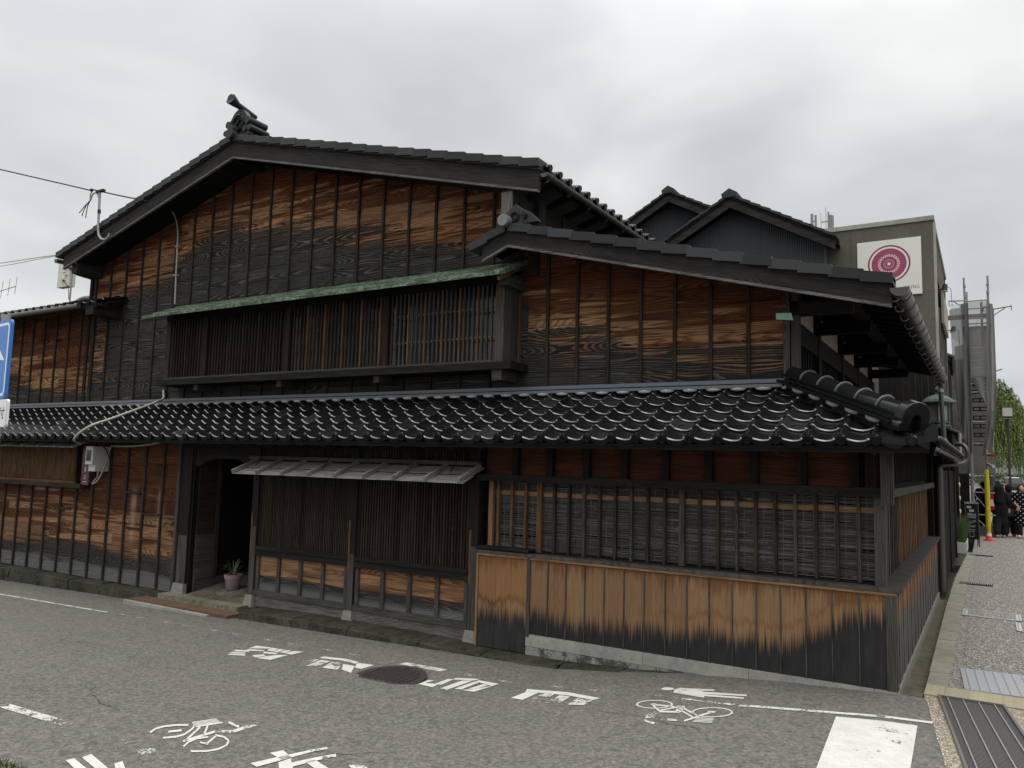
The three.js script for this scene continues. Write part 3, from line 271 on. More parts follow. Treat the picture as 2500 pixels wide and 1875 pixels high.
mark('road_character', 'white worn painted kanji with fading legs, left of the bicycle and pedestrian symbols', 'road marking', marking(MARK.k4, MARK.k4w), kg);
mark('road_character', 'large white painted character cut by the bottom of the view', 'road marking', marking(MARK.big, MARK.bigw), kg);
mark('pedestrian_symbol', 'white lying pedestrian figure painted by the concrete plinth', 'road marking', marking(MARK.ped));
mark('bicycle_symbol', 'white bicycle painted on the road below the pedestrian figure', 'road marking', marking(MARK.b2, MARK.b2w), 'bicycles painted on the road');
mark('bicycle_symbol', 'white bicycle with half-lost wheels painted at lower left of the road', 'road marking', marking(MARK.b1, MARK.b1w), 'bicycles painted on the road');
for (const [k, w] of [['tri', 'leftmost'], ['tri2', 'middle'], ['tri3', 'rightmost']]) mark('road_stripe', w + ' of three short white slanting stripes at the bottom left edge', 'road marking', marking(MARK[k]), 'short slanting stripes');
one('zebra_bar', flat(MARK.stop[0], paintOff), paintMat(0.95, 31, 0.7), 'wide white zebra bar scuffed in the middle beside the steel grating', 'road marking');
const strip = (x0, x1, zf, w, n = 24) => { const xs = range(x0, x1, n); return flat([...xs.map((x) => [x, zf(x) - w / 2]), ...xs.reverse().map((x) => [x, zf(x) + w / 2])], paintOff); };
const zl = (x) => 1.16 - 0.006 * Math.max(0, x + 9) + (x > -1 ? -0.2 * (x + 1) : 0) * 1;
mark('edge_line', 'thin broken white edge line worn away along the left part of the house', 'road marking', [[[strip(-26, -10.2, (x) => 1.17, 0.055)], P_mid], [[strip(-10, -5.3, (x) => 1.15, 0.045)], P_faint]]);
mark('edge_line', 'short bright white dash behind the manhole cover', 'road marking', [[[strip(-4.72, -4.17, (x) => 1.16, 0.12)], P_mid]]);
mark('edge_line', 'faint white specks of a worn edge line between the dash and the pedestrian figure', 'road marking', [[[strip(-4.1, -2.1, (x) => 1.16, 0.05)], P_faint]]);
mark('edge_line', 'worn white edge line running from the bicycle symbol to the apron', 'road marking', [[[strip(-1.85, -1.12, (x) => 1.165 + (x + 1.85) * 0.07, 0.065)], P_worn], [[strip(-1.08, 0.33, (x) => 1.22 - 0.235 * (x + 1.08), 0.075)], P_mid]]);
mark('edge_line', 'white line with bristly worn edge at the lower left of the road', 'road marking', [[[strip(-9, -5.15, (x) => 4.54 - 0.02 * (x + 6), 0.1)], P_worn], [[strip(-4.95, -3.7, (x) => 4.55, 0.12)], P_faint]]);
{ // mossy verge in the near left corner
  const t = new Tri(), r = rnd(91); for (let k = 0; k < 900; k++) { const x = -4.75 + r() * 0.62 - r() * 0.4, z = 5.2 + r() * 0.7, y = gy(x, z), a = r() * 6, l = 0.02 + 0.04 * r(), c = Math.cos(a) * 0.006, s = Math.sin(a) * 0.006; t.tri([x - c, y, z - s], [x + c, y, z + s], [x + (r() - 0.5) * 0.05, y + l, z + (r() - 0.5) * 0.05]); }
  const g = part('moss', t.geo(), std({ color: new THREE.Color().setRGB(0.085, 0.095, 0.03), roughness: 1, side: THREE.DoubleSide }), scene, { kind: 'stuff', label: 'yellow green moss and grass in the near left corner', category: 'moss' });
}

{ // hairline cracks across the asphalt
  const cm = std({ color: new THREE.Color().setRGB(0.035, 0.033, 0.03), roughness: 1 }), r = rnd(44), g = []; for (const [x, z, a, n] of [[-2.2, 1.9, 0.25, 14], [-6.4, 3.6, 0.5, 16], [-8.6, 2.7, -0.1, 14], [-1.2, 3.4, 0.9, 8], [-3.4, 3.9, -0.4, 9]]) { let X = x, Z = z, A = a; const L = [], R = []; for (let k = 0; k < n; k++) { const w = 0.0028 * (0.4 + r()), nx = -Math.sin(A) * w, nz = Math.cos(A) * w; L.push([X + nx, Z + nz]); R.unshift([X - nx, Z - nz]); A = a + (r() - 0.5) * 1.3; X += Math.cos(A) * 0.09; Z += Math.sin(A) * 0.09; } for (let k = 0; k < n - 1; k++) g.push(flat([L[k], L[k + 1], R[n - 2 - k], R[n - 1 - k]], 0.003)); }
  struct('road_cracks', g, cm);
}
// ================================================================= the house
const HOUSE = thing('wooden_townhouse', 'dark weathered two-storey wooden townhouse with black tiled roofs on the street corner', 'house');
const zu = -0.9, zw = -0.12;                      // upper wall, lower wall
const rH = rnd(11);
// ---- weathered board walls
const BR = [[0.28, 0.145, 0.07], [0.07, 0.029, 0.013], [0.085, 0.034, 0.016]], DK = [[0.011, 0.0105, 0.01], [0.085, 0.081, 0.074]];
const poly = (pts) => (x) => { if (x <= pts[0][0]) return pts[0][1]; for (let i = 1; i < pts.length; i++) if (x <= pts[i][0]) return mix(pts[i - 1][1], pts[i][1], (x - pts[i - 1][0]) / (pts[i][0] - pts[i - 1][0])); return pts[pts.length - 1][1]; };
function courses(y0, h, runs, seed) { const cells = []; return { cells, at: (x, y) => { const c = Math.max(0, Math.floor((y - y0) / h)); let r = 0; const R = runs(c); while (r < R.length - 1 && x > R[r + 1]) r++; return { c: y0 + (c + 0.5) * h, s: seed + c * 31 + r * 7 }; } }; }
// lays the boards of a wall; top(x) cuts them off along straight lines given as half planes
function layBoards(parent, mat, y0, y1, h, x0, x1, runs, cuts, z, uvOf, name = 'plank') {
  for (let c = 0; y0 + c * h < y1 - 0.01; c++) { const a = y0 + c * h, b = Math.min(y1, a + h), R = [x0, ...runs(c).filter((v) => v > x0 + 0.05 && v < x1 - 0.05), x1];
    for (let r = 0; r < R.length - 1; r++) { let p = [[R[r] + 0.0015, a], [R[r + 1] - 0.0015, a], [R[r + 1] - 0.0015, b - 0.003], [R[r] + 0.0015, b - 0.003]]; for (const k of cuts) if (p.length > 2) p = clip(p, ...k); if (p.length < 3) continue; const dz = (rH() - 0.5) * 0.004; part(name, slab(p, z - 0.03, (x, y) => z + dz - 0.005 * (y - a) / h, uvOf), mat, parent); } }
}
const AX = -9.92, SL = 0.275, SR = 0.262, barTop = (x) => 7.3 - (x < AX ? SL * (AX - x) : SR * (x - AX));
const wob = (c, step, off) => { const R = []; for (let x = -22 + off * ((c * 0.618) % 1) * step; x < 2; x += step) R.push(x); return R; };
// main gable
{
  const X0 = -14.83, X1 = -4.45, Y0 = 2.9, H = 0.232, runs = (c) => { const R = [X0]; for (let k = 0; k < 12; k++) { const v = -14.72 + 0.5095 * (1 + ((c * 3) % 4) + k * (3 + ((c * 7 + k) % 2))); if (v < X1) R.push(v); } return R; };
  const bnd = poly([[-15, 4.3], [-14.46, 4.84], [-13.6, 5.08], [-13.14, 5.21], [-12, 5.55], [-11.65, 5.82], [-11.1, 6.02], [-10.6, 6.1], [-10.15, 5.95], [-8.45, 5.68], [-7.12, 5.43], [-5.94, 5.18], [-5.22, 5.0], [-4.4, 4.9]]);
  const at = courses(Y0, H, runs, 100).at, w = X1 - X0 + 0.1, h = 4.3;
  const T = wallTex({ x0: X0 - 0.05, y0: Y0, w, h, ppm: 190, at, brown: BR, dark: DK, wob: 0.3, freq: 56, bleachShade: 0.55, grainy: 0.74, weather: (x, y) => { let d = y - bnd(x); if (x < -14.2) d = Math.max(d, 0.12 - Math.abs(y - 4.05) * 0.35 + 0.12 * Math.sin(y * 9)); return d; } });
  const mat = std({ map: T.map, bumpMap: T.bump, bumpScale: 0.006, roughness: 0.9 });
  const W = sub('gable_wall', HOUSE), cuts = [[SR, 1, 7.06 + SR * AX], [-SL, 1, 7.06 - SL * AX]];
  part('backing', bx(X0, X1, 2.5, 5.6, zu - 0.16, zu - 0.05), M.soot, W); part('backing', slab([[X0, 5.6], [X1, 5.6], [AX + 0.1, 7.0], [AX - 0.1, 7.0]], zu - 0.16, zu - 0.05), M.soot, W);
  layBoards(W, mat, Y0, 7.1, H, X0, X1, runs, cuts, zu, (x, y) => [(x - X0 + 0.05) / w, (y - Y0) / h]);
  for (let k = 0; k < 20; k++) { const x = -14.72 + k * 0.5095; if (x < X1) part('batten', bx(x - 0.02, x + 0.02, Y0, barTop(x) - 0.26, zu - 0.005, zu + 0.026 + rH() * 0.004), M.batten, W); }
  part('corner_post', bx(X0 - 0.09, X0 - 0.002, 2.6, 5.75, -1.1, zu + 0.03), M.black, W);
  part('corner_post', bx(-4.44, -4.3, 4.5, 5.55, -1.05, zu + 0.04), M.barge, W);
  part('end_wall', bx(-4.42, -4.32, 3.5, 5.5, -9, -1.06), M.black, W); part('end_wall', bx(X0 - 0.08, X0, 2.5, 5.8, -9, -1.11), M.black, W);
  for (let k = 0; k < 7; k++) part('batten', bx(-4.32, -4.29, 4.6, 5.5, -1.6 - k * 0.55, -1.56 - k * 0.55), M.batten, W);
}
// second gable
const A2 = -4.42, barTop2 = (x) => 5.06 - (x < A2 ? 0.40 * (A2 - x) : 0.2605 * (x - A2));
{
  const X0 = -4.62, X1 = -1.14, Y0 = 2.97, H = 0.232, runs = (c) => [X0, ...(c % 3 === 0 ? [-3.31, -1.99] : c % 3 === 1 ? [-3.75, -2.44] : [-2.88])];
  const bnd = poly([[-4.6, 3.74], [-3.31, 3.66], [-3.0, 3.46], [-2.86, 3.39], [-1.94, 3.34], [-1.11, 3.30]]);
  const at = courses(Y0, H, runs, 900).at, w = X1 - X0 + 0.1, h = 2.1;
  const T = wallTex({ x0: X0 - 0.05, y0: Y0, w, h, ppm: 300, at, brown: [[0.3, 0.16, 0.078], [0.1, 0.042, 0.018], [0.1, 0.042, 0.02]], dark: DK, wob: 0.4, freq: 46, bleachShade: 0.8, grainy: 0.74, weather: (x, y, s) => y - bnd(x) + (y < bnd(x) - 0.12 && y > 3.25 && x < -3.1 ? 0.16 * Math.sin(x * 5 + 1.4) + 0.04 : 0) });
  const mat = std({ map: T.map, bumpMap: T.bump, bumpScale: 0.006, roughness: 0.88 }), W = sub('gable_wall', HOUSE);
  part('backing', bx(X0, X1, 2.5, 4.1, zu - 0.16, zu - 0.05), M.soot, W);
  layBoards(W, mat, Y0, 5.0, H, X0, X1, runs, [[0.2605, 1, 4.86 + 0.2605 * A2]], zu, (x, y) => [(x - X0 + 0.05) / w, (y - Y0) / h]);
  for (let k = 0; k < 8; k++) { const x = -4.585 + k * 0.4365; part('batten', bx(x - 0.02, x + 0.02, Y0, barTop2(x) - 0.18, zu - 0.005, zu + 0.028), M.batten, W); }
  part('corner_post', bx(-1.14, -1.07, 2.75, 4.2, -1.0, zu + 0.04), M.ledge, W); part('corner_post', bx(-1.06, -0.98, 2.75, 4.2, -1.02, zu + 0.02), M.ledge, W);
}
// left wing
{
  const X0 = -22, X1 = -14.66, Y0 = 2.9, H = 0.21, runs = (c) => wob(c, 1.9, 1), at = courses(Y0, H, runs, 1700).at, w = 3.4, h = 2.1;
  const bnd = poly([[-17.6, 3.6], [-17, 3.42], [-16.5, 3.28], [-15.4, 3.2], [-14.7, 3.24]]);
  const T = wallTex({ x0: -18.06, y0: Y0, w, h, ppm: 210, at, brown: [[0.3, 0.16, 0.075], [0.06, 0.025, 0.011], [0.075, 0.03, 0.014]], dark: DK, wob: 0.24, freq: 55, bleachShade: 0.6, weather: (x, y) => y - bnd(x) });
  const mat = std({ map: T.map, bumpMap: T.bump, bumpScale: 0.006, roughness: 0.9 }), W = sub('wing_wall', HOUSE);
  layBoards(W, mat, Y0, 4.95, H, -18, -14.68, runs, [], zu + 0.01, (x, y) => [(x + 18.06) / w, (y - Y0) / h]);
  part('wall_panel', bx(X0, -18.01, 2.5, 4.95, zu - 0.05, zu), M.brown, W); part('backing', bx(-18, -14.85, 2.5, 4.95, zu - 0.16, zu - 0.03), M.soot, W);
  for (let k = 0; k < 8; k++) { const x = -17.9 + k * 0.4629; part('batten', bx(x - 0.018, x + 0.018, Y0, 4.9, zu, zu + 0.036), M.batten, W); }
}
part('dark_closure', bx(-22, -0.36, -0.5, 2.6, -1.62, -1.5), M.void, HOUSE); part('dark_closure', bx(-8.7, -0.36, -0.5, 2.5, -0.42, -0.36), M.void, HOUSE); part('dark_closure', bx(-22, -10.6, -0.5, 2.5, -0.42, -0.36), M.void, HOUSE);  // added dark sheets that close light leaks behind the front
// ---- verges and gable roofs
const TILE = new THREE.MeshPhysicalMaterial({ color: new THREE.Color().setRGB(0.009, 0.0095, 0.01), roughness: 0.16, specularIntensity: 0.3 }), TILED = new THREE.MeshPhysicalMaterial({ color: new THREE.Color().setRGB(0.028, 0.029, 0.031), roughness: 0.5, specularIntensity: 0.5 }), LIP = new THREE.MeshPhysicalMaterial({ color: new THREE.Color().setRGB(0.009, 0.0095, 0.01), roughness: 0.16, ior: 1.85, specularIntensity: 1, clearcoat: 0.15, clearcoatRoughness: 0.15 });
{ const rt = tex(512, 512, (u, v) => { const n = fbm(u * 24, v * 24, 5, 4), m = vn(u * 90, v * 90, 8); const r = 0.16 + 0.22 * n + 0.06 * m; return [r, r, r, n]; }); const rough = rt.bump.clone(); rough.image = rt.map.image; rough.colorSpace = THREE.NoColorSpace; rough.needsUpdate = true; TILED.bumpMap = rt.bump; TILED.bumpScale = 0.004; }
const TVS = [0.75, 1, 1.45].map((k) => { const m = TILED.clone(); m.color.multiplyScalar(k); m.roughness = 0.4 + 0.1 * k; return m; });
function verge(parent, x0, x1, top, zf, len, mats, up = 0) { // stepped verge tiles down a slope from x0 to x1
  const n = Math.round(Math.hypot(x1 - x0, top(x1) - top(x0)) / len), dir = Math.sign(x1 - x0);
  for (let k = 0; k < n; k++) { const a = mix(x0, x1, k / n), b = mix(x0, x1, (k + (k < n - 1 ? 1.12 : 1)) / n), h = 0.085, lift0 = 0.012 + up, lift1 = 0.048 + up + rH() * 0.008, zj = zf + 0.015 + rH() * 0.008, p = dir > 0 ? [[a, top(a) + lift0 - 0.05], [b, top(b) + lift1 - 0.06], [b, top(b) + lift1 + 0.045], [a, top(a) + lift0 + 0.06]] : [[b, top(b) + lift1 - 0.06], [a, top(a) + lift0 - 0.05], [a, top(a) + lift0 + 0.06], [b, top(b) + lift1 + 0.045]]; part('verge_tile', slab(p, zj - 0.3, zj, (x, y) => [x, y]), TVS[(rH() * 3) | 0], parent); }
}
function bargeboard(parent, pts, h, zf, th, mat) { for (let k = 0; k < pts.length - 1; k++) { const [a, b] = [pts[k], pts[k + 1]]; part('bargeboard', slab([[a[0], a[1] - h], [b[0], b[1] - h], b, a], zf - th, zf, (x, y) => [x * 1 + k * 3, (y + (k ? 0.262 : -0.275) * x) * 1]), mat, parent); part('bargeboard_edge', slab([[a[0], a[1] - h - 0.018], [b[0], b[1] - h - 0.018], [b[0], b[1] - h + 0.012], [a[0], a[1] - h + 0.012]], zf - 0.03, zf + 0.012), M.silver, parent); } }
{
  const R = sub('gable_roof', HOUSE), L = -15.04, E = -3.96;
  bargeboard(R, [[L + 0.16, barTop(L + 0.16) - 0.02], [AX, 7.28], [E - 0.02, barTop(E) - 0.02]], 0.29, -0.28, 0.05, M.barge);
  part('verge_board', slab([[L, barTop(L) - 0.05], [AX, 7.25], [AX, 7.3], [L, barTop(L)]], -0.5, -0.245), M.barge, R); part('verge_board', slab([[AX, 7.25], [E, barTop(E) - 0.05], [E, barTop(E)], [AX, 7.3]], -0.5, -0.245), M.barge, R);
  part('roof_deck', [slab([[L + 0.02, barTop(L) - 0.06], [AX, 7.23], [AX, 7.36], [L + 0.02, barTop(L) + 0.05]], -10, -0.33), slab([[AX, 7.23], [E - 0.02, barTop(E) - 0.06], [E - 0.02, barTop(E) + 0.05], [AX, 7.36]], -10, -0.33)], M.soot, R);
  verge(R, AX - 0.02, L - 0.06, (x) => barTop(x), -0.24, 0.262, TILED); verge(R, AX + 0.02, E + 0.0, (x) => barTop(x), -0.24, 0.3, TILED);
  for (let k = 0; k < 3; k++) part('purlin', bx(...[[-9.98, -9.86, 6.93, 7.06], [-4.56, -4.38, 5.2, 5.52], [-14.7, -14.52, 5.52, 5.72]][k], k === 1 ? -1.0 : -1.05, k === 1 ? -0.31 : -0.36), k ? M.barge : M.soot, R);
  // underside rafters of the right eave
  for (let k = 0; k < 16; k++) part('rafter', beam([-4.5, 5.5 - 0.02, -0.7 - k * 0.5], [-3.99, barTop(-3.99) - 0.1, -0.7 - k * 0.5], 0.06, 0.08), M.black, R);
  part('fascia', bx(-3.985, -3.955, barTop(E) - 0.16, barTop(E) - 0.05, -9, -0.34), M.black, R);
}
{
  const R = sub('gable_roof', HOUSE), L = -4.93, E = 0.03;
  const bp = [[L + 0.12, barTop2(L + 0.12) - 0.02], [A2, 5.04], [E - 0.02, barTop2(E) - 0.02]];
  bargeboard(R, bp, 0.27, -0.28, 0.05, M.barge);
  part('verge_board', slab([[L, barTop2(L) - 0.05], [A2, 5.01], [A2, 5.06], [L, barTop2(L)]], -0.5, -0.245), M.ledge, R); part('verge_board', slab([[A2, 5.01], [E, barTop2(E) - 0.05], [E, barTop2(E)], [A2, 5.06]], -0.5, -0.245), M.ledge, R);
  part('roof_deck', [slab([[L + 0.02, barTop2(L) - 0.06], [A2, 4.99], [A2, 5.06], [L + 0.02, barTop2(L)]], -0.95, -0.33), slab([[A2, 4.99], [E - 0.02, barTop2(E) - 0.06], [E - 0.02, barTop2(E) + 0.0], [A2, 5.06]], -8.3, -0.33)], M.soot, R);
  verge(R, A2 - 0.02, L - 0.06, (x) => barTop2(x), -0.24, 0.25, TILED, -0.07); verge(R, A2 + 0.02, E, (x) => barTop2(x), -0.24, 0.3, TILED, -0.07);
}
// ---- S-shaped tiles: x across, y out of the roof, z down the slope
const TW = 0.281;
const waveY = (x) => (x < 0.11 ? 0.046 * (0.5 + 0.5 * Math.cos((2 * Math.PI * (x - 0.055)) / 0.11)) : -0.02 * Math.sin((Math.PI * Math.min(1, (x - 0.11) / 0.185))) + (x > 0.26 ? (x - 0.26) * 0.2 : 0));
function tileGeo(len, { hook = false, eave = false, cut = null } = {}) {
  const t = new Tri(), lip = new Tri(), xs = [-0.012, 0.004, 0.02, 0.037, 0.055, 0.073, 0.09, 0.108, 0.135, 0.165, 0.2, 0.24, 0.276, 0.295], rows = [[0, 0, -0.012], [0, 0, 0.004], [len - 0.014, 0.0245, 0.0], [len - 0.004, 0.0225, 0.0], [len + 0.0035, 0.016, 0], [len + 0.003, 0.001, 0]].slice(1), X = (x, z) => (cut ? Math.min(x, cut(z)) : x);
  const P = (i, j) => { const [z, n] = rows[j], x = X(xs[i], z); return [x, waveY(x) + n, z]; };
  for (let i = 0; i < xs.length - 1; i++) for (let j = 0; j < rows.length - 1; j++) (j === 1 || j === 2 ? lip : t).quad(P(i, j), P(i, j + 1), P(i + 1, j + 1), P(i + 1, j));
  for (const i of [0, xs.length - 1]) { const a = P(i, 0), b = P(i, 1), c = P(i, 4), d = [a[0], a[1] - 0.014, a[2]]; t.quad(a, b, c, d); }
  if (eave) for (let i = 0; i < xs.length - 1; i++) { const f = (k, dn) => { const x = X(xs[k], len); return [x, waveY(x) + 0.004 - dn, len + 0.003]; }, lipH = (k) => { const x = X(xs[k], len), trough = sm(0.1, 0.19, x) * (1 - sm(0.23, 0.3, x)); return 0.032 + 0.02 * trough; }; t.quad(f(i, 0), f(i, lipH(i)), f(i + 1, lipH(i + 1)), f(i + 1, 0)); }
  let g = smooth(t.geo(), 50);
  const extra = [];
  if (eave) { const d = N(new THREE.CylinderGeometry(0.047, 0.05, 0.03, 20)); d.rotateX(Math.PI / 2); d.translate(0.055, 0.022, len + 0.012); const rim = N(new THREE.TorusGeometry(0.038, 0.006, 6, 20)); rim.translate(0.055, 0.022, len + 0.027); extra.push(d, rim); }
  if (hook) extra.push(tube([[0.115, 0.012, len - 0.05], [0.15, 0.036, len - 0.045], [0.195, 0.042, len - 0.045], [0.24, 0.034, len - 0.045], [0.275, 0.01, len - 0.05]], 0.007, 12, 6));
  return mergeGeometries([mergeGeometries([g, ...extra].map(N)), N(smooth(lip.geo(), 60))], true);
}
const tv = (k) => { const m = TILE.clone(); m.color.multiplyScalar(k); m.roughness = 0.12 + 0.12 * k; return m; }, TM = [TILE, LIP], TMS = [TM, [tv(0.7), LIP], [tv(1.5), LIP], [tv(2.3), LIP]];
function splitMerge(list) { // many two-material tiles into one geometry with two groups
  const pick = (g, k) => { const { start, count } = g.groups[k], o = new THREE.BufferGeometry(); for (const n of ['position', 'normal', 'uv']) { const a = g.attributes[n], s = a.itemSize; o.setAttribute(n, new THREE.BufferAttribute(a.array.slice(start * s, (start + count) * s), s)); } return o; };
  return mergeGeometries([0, 1].map((k) => mergeGeometries(list.map((g) => pick(g, k)))), true);
}
function smooth(g, deg) { // crease-aware normals
  const p = g.attributes.position, n = g.attributes.normal, key = (i) => Math.round(p.getX(i) * 2e4) + ',' + Math.round(p.getY(i) * 2e4) + ',' + Math.round(p.getZ(i) * 2e4), m = new Map(), fn = [], out = new Float32Array(p.count * 3), co = Math.cos(deg * RAD), A = new THREE.Vector3();
  for (let i = 0; i < p.count; i++) { fn.push(new THREE.Vector3(n.getX(i), n.getY(i), n.getZ(i))); const k = key(i); if (!m.has(k)) m.set(k, []); m.get(k).push(i); }
  for (const l of m.values()) for (const i of l) { A.set(0, 0, 0); for (const j of l) if (fn[i].dot(fn[j]) > co) A.add(fn[j]); A.normalize(); out.set([A.x, A.y, A.z], i * 3); }
  g.setAttribute('normal', new THREE.BufferAttribute(out, 3)); return g;
}
const EXP = 0.262, RISE = 0.45, th = Math.atan(RISE), eaveZ = 0.47, eaveY = 2.285, NR = 6;   // front lean-to
const TL = 0.3, gTile = tileGeo(TL), gHook = tileGeo(TL, { hook: true }), gEave = tileGeo(TL, { eave: true });
const hipAt = (z) => 0.36 - (eaveZ - z) * 1.03;      // x of the hip at depth z
{
  const R = sub('lean_to_roof', HOUSE), far = [], q = new THREE.Quaternion().setFromAxisAngle(new THREE.Vector3(1, 0, 0), th);
  for (let c = 0; c < 72; c++) { const x = 0.15 - c * TW; for (let r = 0; r < NR; r++) {
    const s = TL + r * EXP, z = eaveZ - s * Math.cos(th), y = eaveY - 0.024 + s * Math.sin(th), kind = r === 0 ? 'eave_tile' : 'roof_tile'; let g = r === 0 ? gEave : r === 1 ? gHook : gTile; const hx = (zz) => hipAt(z + zz * Math.cos(th)) - 0.02 - x;
    if (hx(0) < -0.05 && hx(TL) < 0.02) continue; if (Math.min(hx(0), hx(TL)) < 0.3) g = tileGeo(TL, { eave: r === 0 && hx(TL) > 0.12, cut: hx });
    const jr = (rH() - 0.5) * 0.008; if (c > 52) { const gg = g.clone(); gg.applyMatrix4(new THREE.Matrix4().compose(new THREE.Vector3(x, y, z), q, new THREE.Vector3(1, 1, 1))); far.push(gg); continue; }
    const m = part(kind, g, TMS[(rH() * rH() * 4) | 0], R); m.position.set(x + (rH() - 0.5) * 0.006, y + Math.abs(jr) * 0.4, z + jr * 1.5); m.quaternion.copy(q).multiply(new THREE.Quaternion().setFromEuler(new THREE.Euler((rH() - 0.4) * 0.02, (rH() - 0.5) * 0.03, (rH() - 0.5) * 0.02))); } }
  part('roof_tiles', splitMerge(far), TM, R, { kind: 'stuff' });
  part('deck', slab([[-22, 0], [0.3, 0], [0.3, 1], [-22, 1]].map(([x, k]) => [x, k]), 0, 0.01).applyMatrix4(new THREE.Matrix4()), M.soot, R).visible = true;
  R.children[R.children.length - 1].geometry = (() => { const t = new Tri(); const a = [eaveZ - 0.03, eaveY - 0.06], b = [zu - 0.05, eaveY - 0.06 + (eaveZ - 0.03 - zu) * RISE]; t.quad([-22, a[1], a[0]], [0.33, a[1], a[0]], [-1.05, b[1], b[0]], [-22, b[1], b[0]]); t.quad([-22, a[1] - 0.03, a[0]], [-22, b[1] - 0.03, b[0]], [-1.05, b[1] - 0.03, b[0]], [0.33, a[1] - 0.03, a[0]]); t.quad([-22, a[1] - 0.03, a[0]], [0.33, a[1] - 0.03, a[0]], [0.33, a[1], a[0]], [-22, a[1], a[0]]); t.quad([0.33, a[1], a[0]], [0.33, a[1], -8], [-1.05, b[1], -8], [-1.05, b[1], b[0]]); t.quad([0.33, a[1] - 0.03, a[0]], [-1.05, b[1] - 0.03, b[0]], [-1.05, b[1] - 0.03, -8], [0.33, a[1] - 0.03, -8]); return t.geo(); })();
  for (let k = 0; k < 42; k++) part('rafter', beam([-0.1 - k * 0.42, 2.49, -0.12], [-0.1 - k * 0.42, eaveY - 0.115, eaveZ - 0.05], 0.045, 0.055), M.black, R);
  part('fascia', bx(-22, 0.33, eaveY - 0.12, eaveY - 0.055, eaveZ - 0.06, eaveZ - 0.035), M.soot, R);
  // lime mortar under the flashing, in each trough
  const mort = std({ color: new THREE.Color().setRGB(0.5, 0.5, 0.47), roughness: 0.9 }), ge = N(new THREE.SphereGeometry(0.1, 12, 6)); ge.scale(0.95, 0.3, 0.3);
  for (let c = 4; c < 52; c++) part('mortar', ge, mort, R).position.set(0.15 - c * TW + 0.19, 2.905 - 0.01, zu + 0.085);
  // flashing strip of coated metal
  const fm = std({ color: new THREE.Color().setRGB(0.12, 0.14, 0.165), roughness: 0.4, metalness: 0.25 });
  part('flashing', [bx(-22, -1.13, 2.955, 3.0, zu + 0.0, zu + 0.04), beam([-22, 2.93, zu + 0.075], [-1.14, 2.93, zu + 0.075], 0.075, 0.012).rotateX(0), bx(-22, -1.14, 2.9, 2.928, zu + 0.095, zu + 0.112)], fm, R);
  const qm = new THREE.Quaternion().setFromAxisAngle(new THREE.Vector3(0, 1, 0), Math.PI / 2).multiply(new THREE.Quaternion().setFromAxisAngle(new THREE.Vector3(1, 0, 0), Math.atan(0.262)));
  for (let c = 0; c < 30; c++) { const m = part('eave_tile', gEave, TM, R); m.position.set(-3.95 + 0.03 - TL * 0.967, barTop(-3.95) + 0.0 + TL * 0.25, -0.36 - c * TW); m.quaternion.copy(qm); }
  // side slope: eave tiles seen end-on along the side street, the slope itself as wavy courses
  const qs = new THREE.Quaternion().setFromAxisAngle(new THREE.Vector3(0, 1, 0), Math.PI / 2).multiply(q);
  for (let c = 0; c < 27; c++) { const m = part('eave_tile', gEave, TM, R); m.position.set(0.38 - TL * Math.cos(th), eaveY - 0.024 + TL * Math.sin(th), 0.1 - c * TW); m.quaternion.copy(qs); }
  const ups = []; for (let c = 0; c < 27; c++) for (let r = 1; r < 6; r++) { const z = 0.1 - c * TW, s = TL + r * EXP; if (z > eaveZ - 0.42 - s) continue; ups.push(gTile.clone().applyMatrix4(new THREE.Matrix4().compose(new THREE.Vector3(0.38 - s * Math.cos(th), eaveY - 0.024 + s * Math.sin(th), z), qs, new THREE.Vector3(1, 1, 1)))); }
  part('roof_tiles', splitMerge(ups), TM, R, { kind: 'stuff' });
}
const GLOSS = new THREE.MeshPhysicalMaterial({ color: new THREE.Color().setRGB(0.011, 0.0115, 0.012), roughness: 0.1, specularIntensity: 0.4 });
const RING = std({ color: new THREE.Color().setRGB(0.075, 0.077, 0.08), roughness: 0.3 });  // lighter than the tiles: the ring highlight is put into the colour
